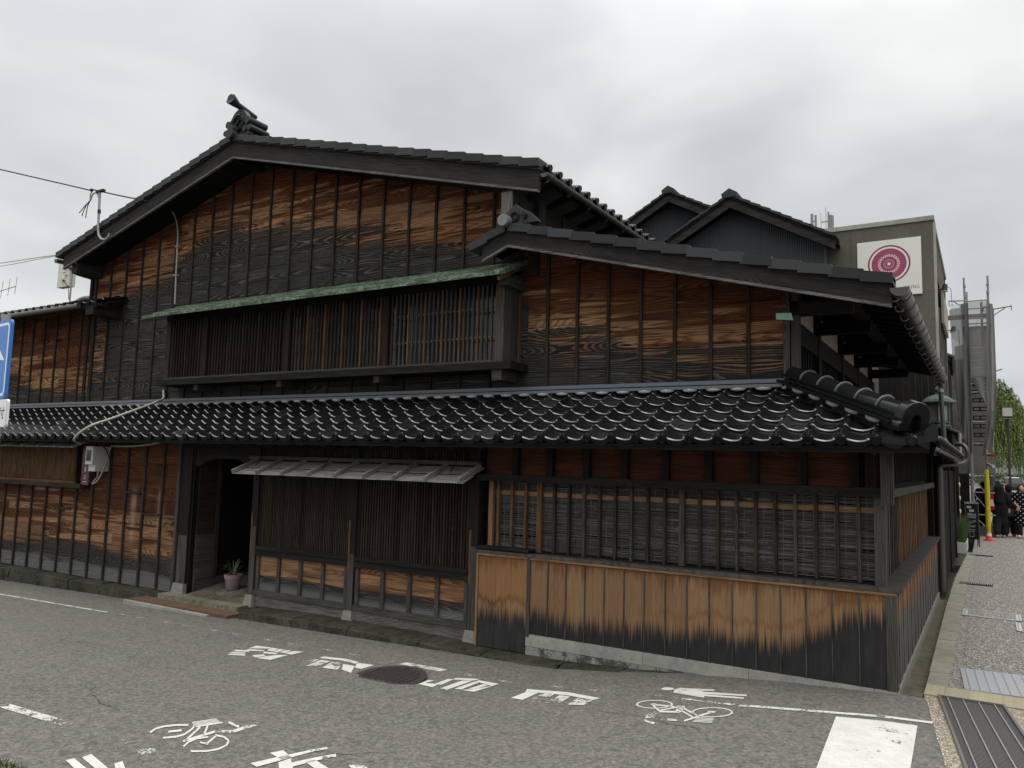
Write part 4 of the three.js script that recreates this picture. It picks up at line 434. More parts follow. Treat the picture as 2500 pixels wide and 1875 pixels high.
// hip ridge with its rings, layered base tiles and arched end tile
{
  const R = sub('hip_ridge', HOUSE), a = new THREE.Vector3(-1.06, 2.98, zu - 0.02), b = new THREE.Vector3(0.17, 2.445, 0.3), d = b.clone().sub(a), L = d.length(), x = d.clone().normalize(), z = new THREE.Vector3().crossVectors(x, new THREE.Vector3(0, 1, 0)).normalize(), y = new THREE.Vector3().crossVectors(z, x), mat = new THREE.Matrix4().makeBasis(x, y, z).setPosition(a), put = (g) => (g.applyMatrix4(mat), g);
  const n = 6; for (let k = 0; k < n; k++) { const u0 = (L * k) / n, u1 = (L * (k + 1)) / n + 0.02; const c = N(new THREE.CylinderGeometry(0.092, 0.098, u1 - u0, 20, 1, true, 0, Math.PI)); c.rotateZ(-Math.PI / 2).rotateX(Math.PI); c.translate((u0 + u1) / 2, 0.06, 0); c.rotateX(0); const ring = N(new THREE.TorusGeometry(0.103, 0.014, 8, 20, Math.PI)); ring.rotateY(Math.PI / 2); ring.translate(u1 - 0.03, 0.06, 0); part('ridge_cap', put(smooth(c, 60)), GLOSS, R); part('cap_ring', put(N(ring)), RING, R); }
  for (let lay = 0; lay < 3; lay++) { const w = 0.14 + 0.028 * (2 - lay) * 1, h0 = 0.045 - (2 - lay) * 0.034; for (let k = 0; k < 5; k++) { const u0 = (L * k) / 5 + (lay % 2 ? 0.1 : 0), u1 = u0 + L / 5 - 0.006; part('base_tile', put(bx(u0, Math.min(u1, L + 0.02), h0, h0 + 0.026, -w + 0.01 * lay, w - 0.01 * lay)), GLOSS, R); } }
  part('bedding', put(bx(0.05, L - 0.02, -0.13, -0.03, -0.12, 0.12)), TILE, R); { const mm = std({ color: new THREE.Color().setRGB(0.45, 0.44, 0.4), roughness: 0.9 }); for (let k = 0; k < 5; k++) { const e = N(new THREE.SphereGeometry(0.1, 14, 8)); e.scale(1, 0.36, 0.5); part('mortar', put(mv(e, L * (0.17 + k * 0.165), -0.05, 0.11)), mm, R); } }
  // arched end tile (faces down the hip)
  const s = new THREE.Shape(); s.moveTo(-0.17, -0.1); s.quadraticCurveTo(-0.2, -0.04, -0.15, -0.01); s.quadraticCurveTo(-0.16, 0.2, 0, 0.21); s.quadraticCurveTo(0.16, 0.2, 0.15, -0.01); s.quadraticCurveTo(0.2, -0.04, 0.17, -0.1); s.lineTo(0.07, -0.1); s.lineTo(0.06, 0.02); s.quadraticCurveTo(0.05, 0.08, 0, 0.085); s.quadraticCurveTo(-0.05, 0.08, -0.06, 0.02); s.lineTo(-0.07, -0.1);
  const e = N(new THREE.ExtrudeGeometry(s, { depth: 0.09, bevelEnabled: true, bevelSize: 0.012, bevelThickness: 0.012, bevelSegments: 2, curveSegments: 10 })); e.scale(0.9, 0.8, 1); e.rotateY(Math.PI / 2); e.translate(L - 0.01, 0.02, 0);
  part('end_tile', put(e), GLOSS, R); const inner = bx(L - 0.02, L + 0.03, -0.08, 0.09, -0.07, 0.07); part('end_tile_back', put(inner), TILE, R);
  // corner eave tile: dished plate with an upturned front
  const t = new Tri(), cx = 0.36, P = (i, j) => { const u = i / 8, v = j / 4; return [cx - 0.42 + 0.44 * u, eaveY + 0.02 + 0.1 * (1 - v) + 0.05 * Math.abs(u - 0.45) * 1.3 - 0.02, 0.16 + 0.33 * v]; };
  for (let i = 0; i < 8; i++) for (let j = 0; j < 4; j++) t.quad(P(i, j), P(i, j + 1), P(i + 1, j + 1), P(i + 1, j)); for (let i = 0; i < 8; i++) { const p = P(i, 4), r = P(i + 1, 4); t.quad(p, [p[0], p[1] - 0.055, p[2]], [r[0], r[1] - 0.055, r[2]], r); } for (let j = 0; j < 4; j++) { const p = P(8, j), r = P(8, j + 1); t.quad(p, r, [r[0], r[1] - 0.09, r[2]], [p[0], p[1] - 0.09, p[2]]); }
  part('corner_tile', smooth(t.geo(), 40), GLOSS, R);
  const fan = slab([[-0.1, -0.1], [0.02, -0.1], [0.02, 0.02], [-0.02, 0.05], [-0.1, -0.03]], -0.03, 0); fan.rotateY(0.5); fan.translate(cx + 0.03, eaveY + 0.09, eaveZ - 0.02); part('corner_flap', fan, GLOSS, R);
}
// ---- latticed bay window with its copper canopy
{
  const B = sub('bay_window', HOUSE), zf = -0.55, y0 = 3.3, y1 = 4.36;
  part('sill', bx(-11.86, -4.44, 3.2, 3.3, zu + 0.0, zf + 0.1), M.black, B); part('sill_cap', bx(-11.74, -4.7, 3.3, 3.335, zf - 0.02, zf + 0.05), M.grey, B);
  part('head_rail', bx(-11.74, -4.62, y1, y1 + 0.1, zf - 0.04, zf + 0.04), M.soot, B);
  for (const x of [-11.7, -10.68, -8.67, -6.64]) part('post', bx(x - 0.055, x + 0.055, y0, y1, zf - 0.06, zf + 0.02), x < -11 ? M.batten : M.lattice, B);
  part('post', bx(-4.72, -4.6, 3.24, 4.42, zf - 0.08, zf + 0.035), M.grey, B); part('side_panel', bx(-4.63, -4.575, 3.24, 4.5, zu, zf - 0.08), M.ledge, B);
  part('side_frame', bx(-4.6, -4.56, 3.2, 4.5, zu + 0.0, zu + 0.05), M.brown, B); part('side_panel', bx(-11.75, -11.7, 3.24, 4.45, zu, zf - 0.06), M.black, B);
  for (let k = 0; k < 93; k++) { const x = -11.6 + k * 0.0745; if ([-10.68, -8.67, -6.64].some((p) => Math.abs(x - p) < 0.075)) continue; part('slat', bx(x - 0.0135, x + 0.0135, y0 + 0.04, y1, zf - 0.03, zf), x > -6.5 ? (k % 4 ? M.ledge : M.brown) : x > -8.6 ? (k % 5 ? M.batten : M.brown) : k % 5 ? M.lattice : M.batten, B); }
  for (const [x0, x1, y] of [[-11.64, -8.73, 3.67], [-11.64, -8.73, 4.02], [-8.6, -6.7, 3.63], [-6.57, -4.72, 3.66], [-6.57, -4.72, 4.05], [-8.6, -6.7, 4.0]]) part('cross_rail', bx(x0, x1, y - 0.012, y + 0.012, zf - 0.055, zf - 0.032), x0 > -7 ? M.ochre : M.lattice, B);
  const glass = std({ color: new THREE.Color().setRGB(0.03, 0.034, 0.038), roughness: 0.12 });
  for (let k = 0; k < 8; k++) part('window_pane', bx(-11.6 + k * 0.87, -11.6 + k * 0.87 + 0.82, y0 + 0.05, y1, zf - 0.2, zf - 0.19), glass, B);
  part('frame_board', bx(-11.7, -4.64, y0, y1 + 0.1, zu + 0.0, zu + 0.02), M.void, B); part('soffit', bx(-11.72, -4.64, y1 + 0.09, y1 + 0.13, zu, zf - 0.02), M.soot, B);
  for (const x of [-10.85, -8.8, -6.77]) part('bracket', bx(x - 0.05, x + 0.05, 3.1, 3.2, zu, zf + 0.02), M.grey, B);
  part('bracket', bx(-4.75, -4.6, 3.06, 3.2, zu, zf + 0.06), M.ledge, B); part('bracket', bx(-4.63, -4.5, 4.3, 4.42, zu, zf + 0.14), M.ledge, B);
  // copper shingles
  const C = sub('copper_canopy', B), TC = tex(512, 512, (u, v) => { const a = fbm(u * 9, v * 30, 5, 4), b = fbm(u * 30, v * 90, 9, 3); const c = mix3([0.08, 0.12, 0.075], [0.19, 0.26, 0.185], sm(0.3, 0.7, a)); const d = sm(0.5, 0.68, b); const k = mix3(c, [0.045, 0.06, 0.035], d * 0.75); return [...k, 0.4 + 0.4 * a - 0.3 * d]; });
  const cm = [0.8, 1, 1.2].map((k) => std({ map: TC.map, bumpMap: TC.bump, bumpScale: 0.003, color: new THREE.Color().setRGB(0.85 * k, 0.85 * k, 0.85 * k), roughness: 0.75, metalness: 0.05 }));
  const yb = 4.73, yf = 4.405, zb = zu, ff = -0.16, x0 = -11.95, x1 = -4.45;
  part('deck', [slab([[0, 0], [1, 0], [1, 1], [0, 1]], 0, 1)].map(() => { const t = new Tri(); t.quad([x0, yf - 0.015, ff], [x1, yf - 0.015, ff], [x1 - 0.05, yb - 0.01, zb], [x0, yb - 0.01, zb]); t.quad([x0, yf - 0.04, ff], [x0, yb - 0.035, zb], [x1 - 0.05, yb - 0.035, zb], [x1, yf - 0.04, ff]); t.quad([x0, yf - 0.04, ff], [x1, yf - 0.04, ff], [x1, yf - 0.015, ff], [x0, yf - 0.015, ff]); t.quad([x0, yf - 0.04, ff], [x0, yf - 0.015, ff], [x0, yb - 0.01, zb], [x0, yb - 0.035, zb]); t.quad([x1, yf - 0.04, ff], [x1 - 0.05, yb - 0.035, zb], [x1 - 0.05, yb - 0.01, zb], [x1, yf - 0.015, ff]); return t.geo(); }), M.black, C);
  const nc = 7, n = Math.round((x1 - x0) / 0.26); for (let r = 0; r < nc; r++) for (let k = 0; k < n; k++) { if (r > 3 && k % 2) continue; const f0 = r / nc, f1 = (r + 1.05) / nc, wd = (x1 - x0) / n * (r > 3 ? 2 : 1), xa = x0 + ((x1 - x0) * (k + (r % 2) * 0.35)) / n, xb = Math.min(x1, xa + wd - 0.004), z0 = mix(ff + 0.01, zb, f0), z1 = mix(ff + 0.01, zb, f1), ya = mix(yf, yb, f0), yc = mix(yf, yb, f1), t = new Tri(); const u = rH() * 3, w = rH() * 3, l = 0.009 + 0.004 * rH(), U = (x, z) => [x * 0.9 + u, z * 0.9 + w]; t.quad([xa, ya + l, z0], [xb, ya + l, z0], [xb, yc, z1], [xa, yc, z1], U(xa, z0), U(xb, z0), U(xb, z1), U(xa, z1)); t.quad([xa, ya - 0.005, z0], [xb, ya - 0.005, z0], [xb, ya + l, z0], [xa, ya + l, z0], U(xa, z0), U(xb, z0), U(xb, z0 + 0.02), U(xa, z0 + 0.02)); part('shingle', t.geo(), cm[(rH() * 3) | 0], C); }
  for (let k = 0; k < 46; k++) { const xa = x0 + (7.5 * k) / 46, xb = xa + 0.16; part('edge_strip', bx(xa, xb, yf - 0.034 - rH() * 0.003, yf + 0.012, ff - 0.004, ff + 0.012 + rH() * 0.003), cm[(rH() * 3) | 0], C); }
  for (let k = 0; k < 5; k++) part('edge_strip', beam([x1 + 0.008, mix(yf, yb, k / 5) - 0.01, mix(ff, zb, k / 5)], [x1 + 0.008 - 0.006, mix(yf, yb, (k + 0.93) / 5) - 0.01, mix(ff, zb, (k + 0.93) / 5)], 0.014, 0.06), cm[k % 3], C);
  part('support_board', beam([x1 - 0.04, yf - 0.075, ff - 0.02], [x1 - 0.09, yb - 0.075, zb], 0.03, 0.05), M.brown, C);
}
// ================================================================= ground-floor front
// left boarded wall
{
  const X0 = -16.6, X1 = -10.52, Y0 = -0.22, H = 0.205, W = sub('boarded_wall', HOUSE), runs = (c) => wob(c, 2.0, 1), at = courses(Y0, H, runs, 2600).at, w = 6.2, h = 2.55;
  const T = wallTex({ x0: X0 - 0.05, y0: Y0, w, h, ppm: 230, at, freq: 80, bleachShade: 0.5, grainy: 0.75, brown: [[0.24, 0.132, 0.068], [0.06, 0.026, 0.012], [0.08, 0.033, 0.016]], dark: [[0.016, 0.015, 0.014], [0.07, 0.067, 0.06]], wob: 0.16, weather: (x, y) => y - 0.3 - 0.06 * Math.sin(x * 1.3),
    extra: (x, y, c, late, fib) => { const g = sm(0.04, -0.05, y + (vn(x * 1.5, y * 12, 5) - 0.5) * 0.1 - 0.02); let k = mix3(c, [0.15 - late * 0.05 + fib * 0.05, 0.148 - late * 0.05 + fib * 0.05, 0.143 - late * 0.05 + fib * 0.05], g * 0.85); for (const px of [-11.75, -11.0]) { const s = Math.exp(-Math.pow((x - px - 0.05 * (vn(y * 3, px, 3) - 0.5)) / 0.075, 2)) * sm(0.35, 0.6, y) * sm(1.5, 1.2, y) * (0.5 + 0.8 * vn(x * 20, y * 6, 7)); k = mix3(k, [0.36, 0.26, 0.17], Math.min(0.6, s * 0.55)); } return k; } });
  const mat = std({ map: T.map, bumpMap: T.bump, bumpScale: 0.006, roughness: 0.9 });
  part('backing', bx(-22, -10.5, -0.5, 2.6, zw - 0.16, zw - 0.05), M.soot, W);
  layBoards(W, mat, Y0, 2.3, H, X0, X1, runs, [], zw, (x, y) => [(x - X0 + 0.05) / w, (y - Y0) / h]);
  for (let k = 0; k < 13; k++) { const x = -10.95 - k * 0.503; if (x > X0) part('batten', bx(x - 0.022, x + 0.022, Y0, 2.3, zw - 0.005, zw + 0.03), M.batten, W); }
  for (const [x0, x1, y] of [[-12.02, -11.52, 1.32], [-11.45, -10.98, 0.98], [-12.0, -11.5, 0.72], [-11.45, -10.97, 0.56], [-14.1, -13.6, 0.95]]) part('drip_board', beam([x0 + 0.02, y, zw + 0.012], [x1 - 0.02, y, zw + 0.012], 0.03, 0.03), M.batten, W);
  part('door_jamb_board', bx(-10.55, -10.49, Y0, 2.3, zw - 0.02, zw + 0.04), M.grey, W);
  // left window with fine slats
  const L = sub('fine_lattice_window', HOUSE), zf = zw + 0.07;
  part('backing', bx(-20, -13.42, 1.46, 2.1, zw, zw + 0.02), M.void, L); part('frame', [bx(-20, -13.4, 1.42, 1.47, zw, zf + 0.02), bx(-20, -13.4, 2.08, 2.13, zw, zf + 0.02), bx(-13.46, -13.4, 1.47, 2.08, zw, zf + 0.02)], M.lattice, L);  // backing: added dark sheet standing in for the unlit room
  part('sill', bx(-20, -13.1, 1.34, 1.42, zw, zf + 0.1), M.batten, L); part('sill_trim', bx(-20, -13.36, 1.42, 1.46, zf + 0.02, zf + 0.06), M.brown, L);
  const fine = []; for (let k = 0; k < 150; k++) fine.push(bx(-13.49 - k * 0.028, -13.475 - k * 0.028, 1.47, 2.08, zf - 0.02, zf)); part('fine_slats', fine, M.brown, L, { kind: 'stuff' });
  for (let k = 0; k < 8; k++) part('mullion', bx(-13.96 - k * 0.53, -13.94 - k * 0.53, 1.47, 2.08, zf - 0.02, zf + 0.006), M.grey, L);
  // its small board awning
  const A = sub('small_awning', HOUSE), hb = (z) => 2.06 + (0.3 - z) * 0.4;
  for (let k = 0; k < 9; k++) part('board', beam([-20 + k * 0.83, hb(0.3) + 0.012, 0.3], [-20 + k * 0.83, hb(zw) + 0.012, zw], 0.82, 0.014), M.pale, A);
  for (let k = 0; k < 8; k++) part('cleat', beam([-12.95 - k * 0.56, hb(0.34) + 0.035, 0.34], [-12.95 - k * 0.56, hb(zw) + 0.035, zw], 0.03, 0.035), M.pale, A);
}
// entrance recess
{
  const D = sub('entrance', HOUSE);
  const wd = tmat(TG, 0.5, 2, { color: new THREE.Color().setRGB(0.05, 0.034, 0.023) }), xl = -10.1;
  for (let k = 0; k < 9; k++) part('plank', bx(xl - 0.03, xl + (k % 2) * 0.004, 0.08 + k * 0.215, 0.29 + k * 0.215, -0.52, zw - 0.06), k < 3 ? M.grey : wd, D);
  part('rail', bx(xl - 0.03, xl + 0.02, 0.03, 0.08, -0.52, zw - 0.06), M.grey, D); part('base_board', bx(xl - 0.03, xl + 0.005, -0.3, 0.03, -1.3, zw - 0.06), M.grey, D); part('jamb', bx(xl - 0.03, xl + 0.03, 0.02, 2.1, -0.58, -0.52), M.batten, D);
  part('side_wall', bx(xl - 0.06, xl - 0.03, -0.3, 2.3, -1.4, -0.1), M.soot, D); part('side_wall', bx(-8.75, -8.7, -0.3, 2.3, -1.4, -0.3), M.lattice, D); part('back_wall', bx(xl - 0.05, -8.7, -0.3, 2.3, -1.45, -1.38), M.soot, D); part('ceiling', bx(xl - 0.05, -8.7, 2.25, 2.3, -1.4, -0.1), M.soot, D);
  const dr = sub('sliding_door', D); // thing > part > sub-part would go a level too deep, so the door is laid out flat below
  D.remove(dr);
  for (let k = 0; k < 14; k++) part('door_slat', bx(-9.98 + k * 0.09, -9.955 + k * 0.09, 0.25, 2.1, -1.34, -1.32), M.lattice, D);
  part('door_sill', bx(xl, -8.75, -0.02, 0.06, -1.36, -1.28), M.grey, D);
  const fl = new Tri(); fl.quad([xl, -0.205, 0.0], [-8.75, -0.205, 0.0], [-8.75, 0.0, -1.36], [xl, 0.0, -1.36], [0, 0], [1.4, 0], [1.4, 1.4], [0, 1.4]); part('floor', fl.geo(), tmat(TSTONE, 0.8, 0.8, { color: new THREE.Color().setRGB(0.85, 0.78, 0.68) }, 0.004), D);
  const mh = N(new THREE.CylinderGeometry(0.3, 0.3, 0.012, 32)), rr = N(new THREE.TorusGeometry(0.33, 0.012, 6, 40)); rr.rotateX(Math.PI / 2); part('round_slab', [mh, rr].map((g) => (g.rotateX(0.149), mv(g, -9.5, -0.128, -0.52))), tmat(TSTONE, 1, 1, {}, 0.003), D);
  part('threshold_stone', slab([[-10.5, -0.32], [-8.62, -0.32], [-8.62, -0.2], [-10.5, -0.2]], -0.08, 0.16), tmat(TSTONE, 0.8, 0.8, { color: new THREE.Color().setRGB(1.25, 1.25, 1.15) }, 0.006), D);
  // curved lintel
  const s = new THREE.Shape(); s.moveTo(-10.22, 2.2); s.lineTo(-8.72, 2.2); s.lineTo(-8.72, 1.84); s.lineTo(-8.95, 1.84); s.quadraticCurveTo(-9.02, 1.93, -9.16, 1.94); s.lineTo(-9.56, 1.945); s.quadraticCurveTo(-9.85, 1.93, -9.98, 1.85); s.quadraticCurveTo(-10.05, 1.8, -10.22, 1.8); part('curved_lintel', mv(N(new THREE.ExtrudeGeometry(s, { depth: 0.07, bevelEnabled: false, curveSegments: 8 })), 0, 0, zw - 0.06), M.black, D);
  part('head_wall', bx(-10.55, -8.6, 2.18, 2.55, zw - 0.1, zw - 0.02), M.lattice, D); part('head_beam', bx(-10.5, -4.6, 2.12, 2.2, zw - 0.03, zw + 0.03), M.black, D);
}
const graniteM = tmat(TCONC, 1.2, 1.2, { color: new THREE.Color().setRGB(0.75, 0.75, 0.72) }, 0.003);
for (const [x0, x1, m] of [[-10.44, -10.2, 0], [-8.73, -8.6, 1], [-6.76, -6.63, 0], [-4.76, -4.63, 1]]) {
  const yb = -0.055; part('post', bx(x0, x1, yb, 2.45, zw - 0.12, zw + 0.03), M.black, HOUSE);
  part('post_face', bx(x0 + 0.012, x1 - 0.012, yb, 0.7 + 0.25 * m, zw + 0.02, zw + 0.034), M.grey, HOUSE); if (x0 > -10) part('post_face', bx(x0 + 0.008, x0 + 0.036, 0.5, 1.15, zw + 0.02, zw + 0.0355), M.brown, HOUSE);
  const g = N(new THREE.CylinderGeometry(0.707 * (x1 - x0 + 0.01), 0.707 * (x1 - x0 + 0.06), 0.17, 4)); g.rotateY(Math.PI / 4); g.computeVertexNormals(); g.scale(1, 1, 0.2 / (x1 - x0 + 0.05)); part('post_stone', mv(g, (x0 + x1) / 2, -0.14, zw - 0.02), graniteM, HOUSE);
}
// middle bays: slat lattice above, board panels below
{
  const X0 = -8.6, w = 4.0, Y0 = -0.1, h = 0.8, H = 0.21, runs = (c) => [-8.6, -6.68], at = courses(0.03, H, runs, 4100).at;
  const T = wallTex({ x0: X0 - 0.02, y0: Y0, w, h, ppm: 330, at, freq: 75, bleachShade: 0.3, grainy: 0.8, brown: [[0.27, 0.145, 0.07], [0.1, 0.043, 0.018], [0.08, 0.034, 0.016]], dark: [[0.018, 0.018, 0.018], [0.06, 0.058, 0.055]], wob: 0.09, weather: (x, y) => y - 0.24 - 0.02 * Math.sin(x * 3), extra: (x, y, c, late, fib) => mix3(c, [0.135 + fib * 0.05, 0.135 + fib * 0.05, 0.135 + fib * 0.05], sm(0.17, 0.04, y + (vn(x * 2, y * 10, 3) - 0.5) * 0.08) * 0.85) });
  const mat = std({ map: T.map, bumpMap: T.bump, bumpScale: 0.005, roughness: 0.9 });
  for (const [x0, x1] of [[-8.6, -6.76], [-6.63, -4.76]]) {
    const B = sub('lattice_bay', HOUSE), st = 0.455, n = 4;
    part('backing', bx(x0, x1, -0.2, 2.2, zw - 0.14, zw - 0.09), M.void, B);  // added dark sheet so the gaps between slats read as unlit room
    layBoards(B, mat, 0.03, 0.54, 0.21, x0, x1, () => [x0], [], zw - 0.02, (x, y) => [(x - X0 + 0.02) / w, (y - Y0) / h]);
    for (let k = 0; k <= n; k++) { const x = mix(x0 + 0.035, x1 - 0.035, k / n); part('stile', bx(x - 0.03, x + 0.03, 0.02, 0.54, zw - 0.02, zw + 0.01), M.grey, B); }
    part('rail', bx(x0, x1, 0.53, 0.62, zw - 0.05, zw + 0.035), M.black, B); part('sill', bx(x0, x1, 0.62, 0.67, zw - 0.05, zw + 0.055), M.black, B); part('bottom_rail', bx(x0, x1, -0.05, 0.03, zw - 0.05, zw + 0.03), M.grey, B); part('ground_sill', bx(x0, x1, -0.21, -0.05, zw - 0.06, zw + 0.015), M.silver, B);
    const p = x0 < -7 ? 0.0335 : 0.046, wd = x0 < -7 ? 0.016 : 0.024, ss = [], s2 = []; for (let k = 0; x0 + 0.06 + k * p < x1 - 0.05; k++) { const x = x0 + 0.06 + k * p; (vn(k * 0.7, x0, 4) > 0.62 ? s2 : ss).push(bx(x, x + wd, 0.67, 2.12, zw - 0.03, zw - 0.005)); }
    part('slats', ss, M.batten, B, { kind: 'stuff' }); part('worn_slats', s2, M.lattice, B, { kind: 'stuff' });
    for (const y of [1.15, 1.62]) part('cross_rail', bx(x0, x1, y - 0.01, y + 0.01, zw - 0.05, zw - 0.031), M.lattice, B); part('stop', bx(x0, x0 + 0.05, 0.67, 2.12, zw - 0.05, zw), M.black, B); part('stop', bx(x1 - 0.05, x1, 0.67, 2.12, zw - 0.05, zw), M.black, B);
    for (let k = 0; k < 5; k++) part('transom_panel', bx(mix(x0, x1, k / 5) + 0.02, mix(x0, x1, (k + 1) / 5) - 0.02, 2.2, 2.5, zw - 0.08, zw - 0.05), M.lattice, B);
  }
}
// board awning hung over the middle lattice
{
  const A = sub('board_awning', HOUSE), zf = 0.36, hb = (z) => 1.745 + (zf - z) * 0.36, x0 = -8.66, x1 = -4.55;
  part('wall_rail', bx(-8.82, -4.62, 1.95, 2.0, zw, zw + 0.06), M.grey, A);
  for (const [f0, f1] of [[0, 0.46], [0.48, 0.97]]) for (let k = 0; k < 8; k++) { const xa = mix(x0, x1, k / 8), xb = mix(x0, x1, (k + 1) / 8) - 0.004, za = mix(zf, zw + 0.02, f0), zb = mix(zf, zw + 0.02, f1), t = (f0 ? 0.016 : 0) ; part('board', beam([(xa + xb) / 2, hb(za) + t, za], [(xa + xb) / 2, hb(zb) + t, zb], xb - xa, 0.012), M.pale, A); }
  for (let k = 0; k < 9; k++) { const x = mix(x0 + 0.03, x1 - 0.06, k / 8), sk = k === 8 ? 0 : 0; part('cleat', beam([x, hb(zf + 0.03) + 0.035, zf + 0.03], [x + sk, hb(zw + 0.05) + 0.045, zw + 0.05], 0.042, 0.05), M.pale, A); }
  part('front_lath', bx(x0, x1, 1.735, 1.75, zf - 0.01, zf + 0.012), M.pale, A);
  for (const x of [-8.35, -7.0, -4.85]) part('hanger', cyl([x - 0.02, hb(0.2) + 0.05, 0.2], [x + 0.08, 2.18, 0.02], 0.006), M.soot, A);
}
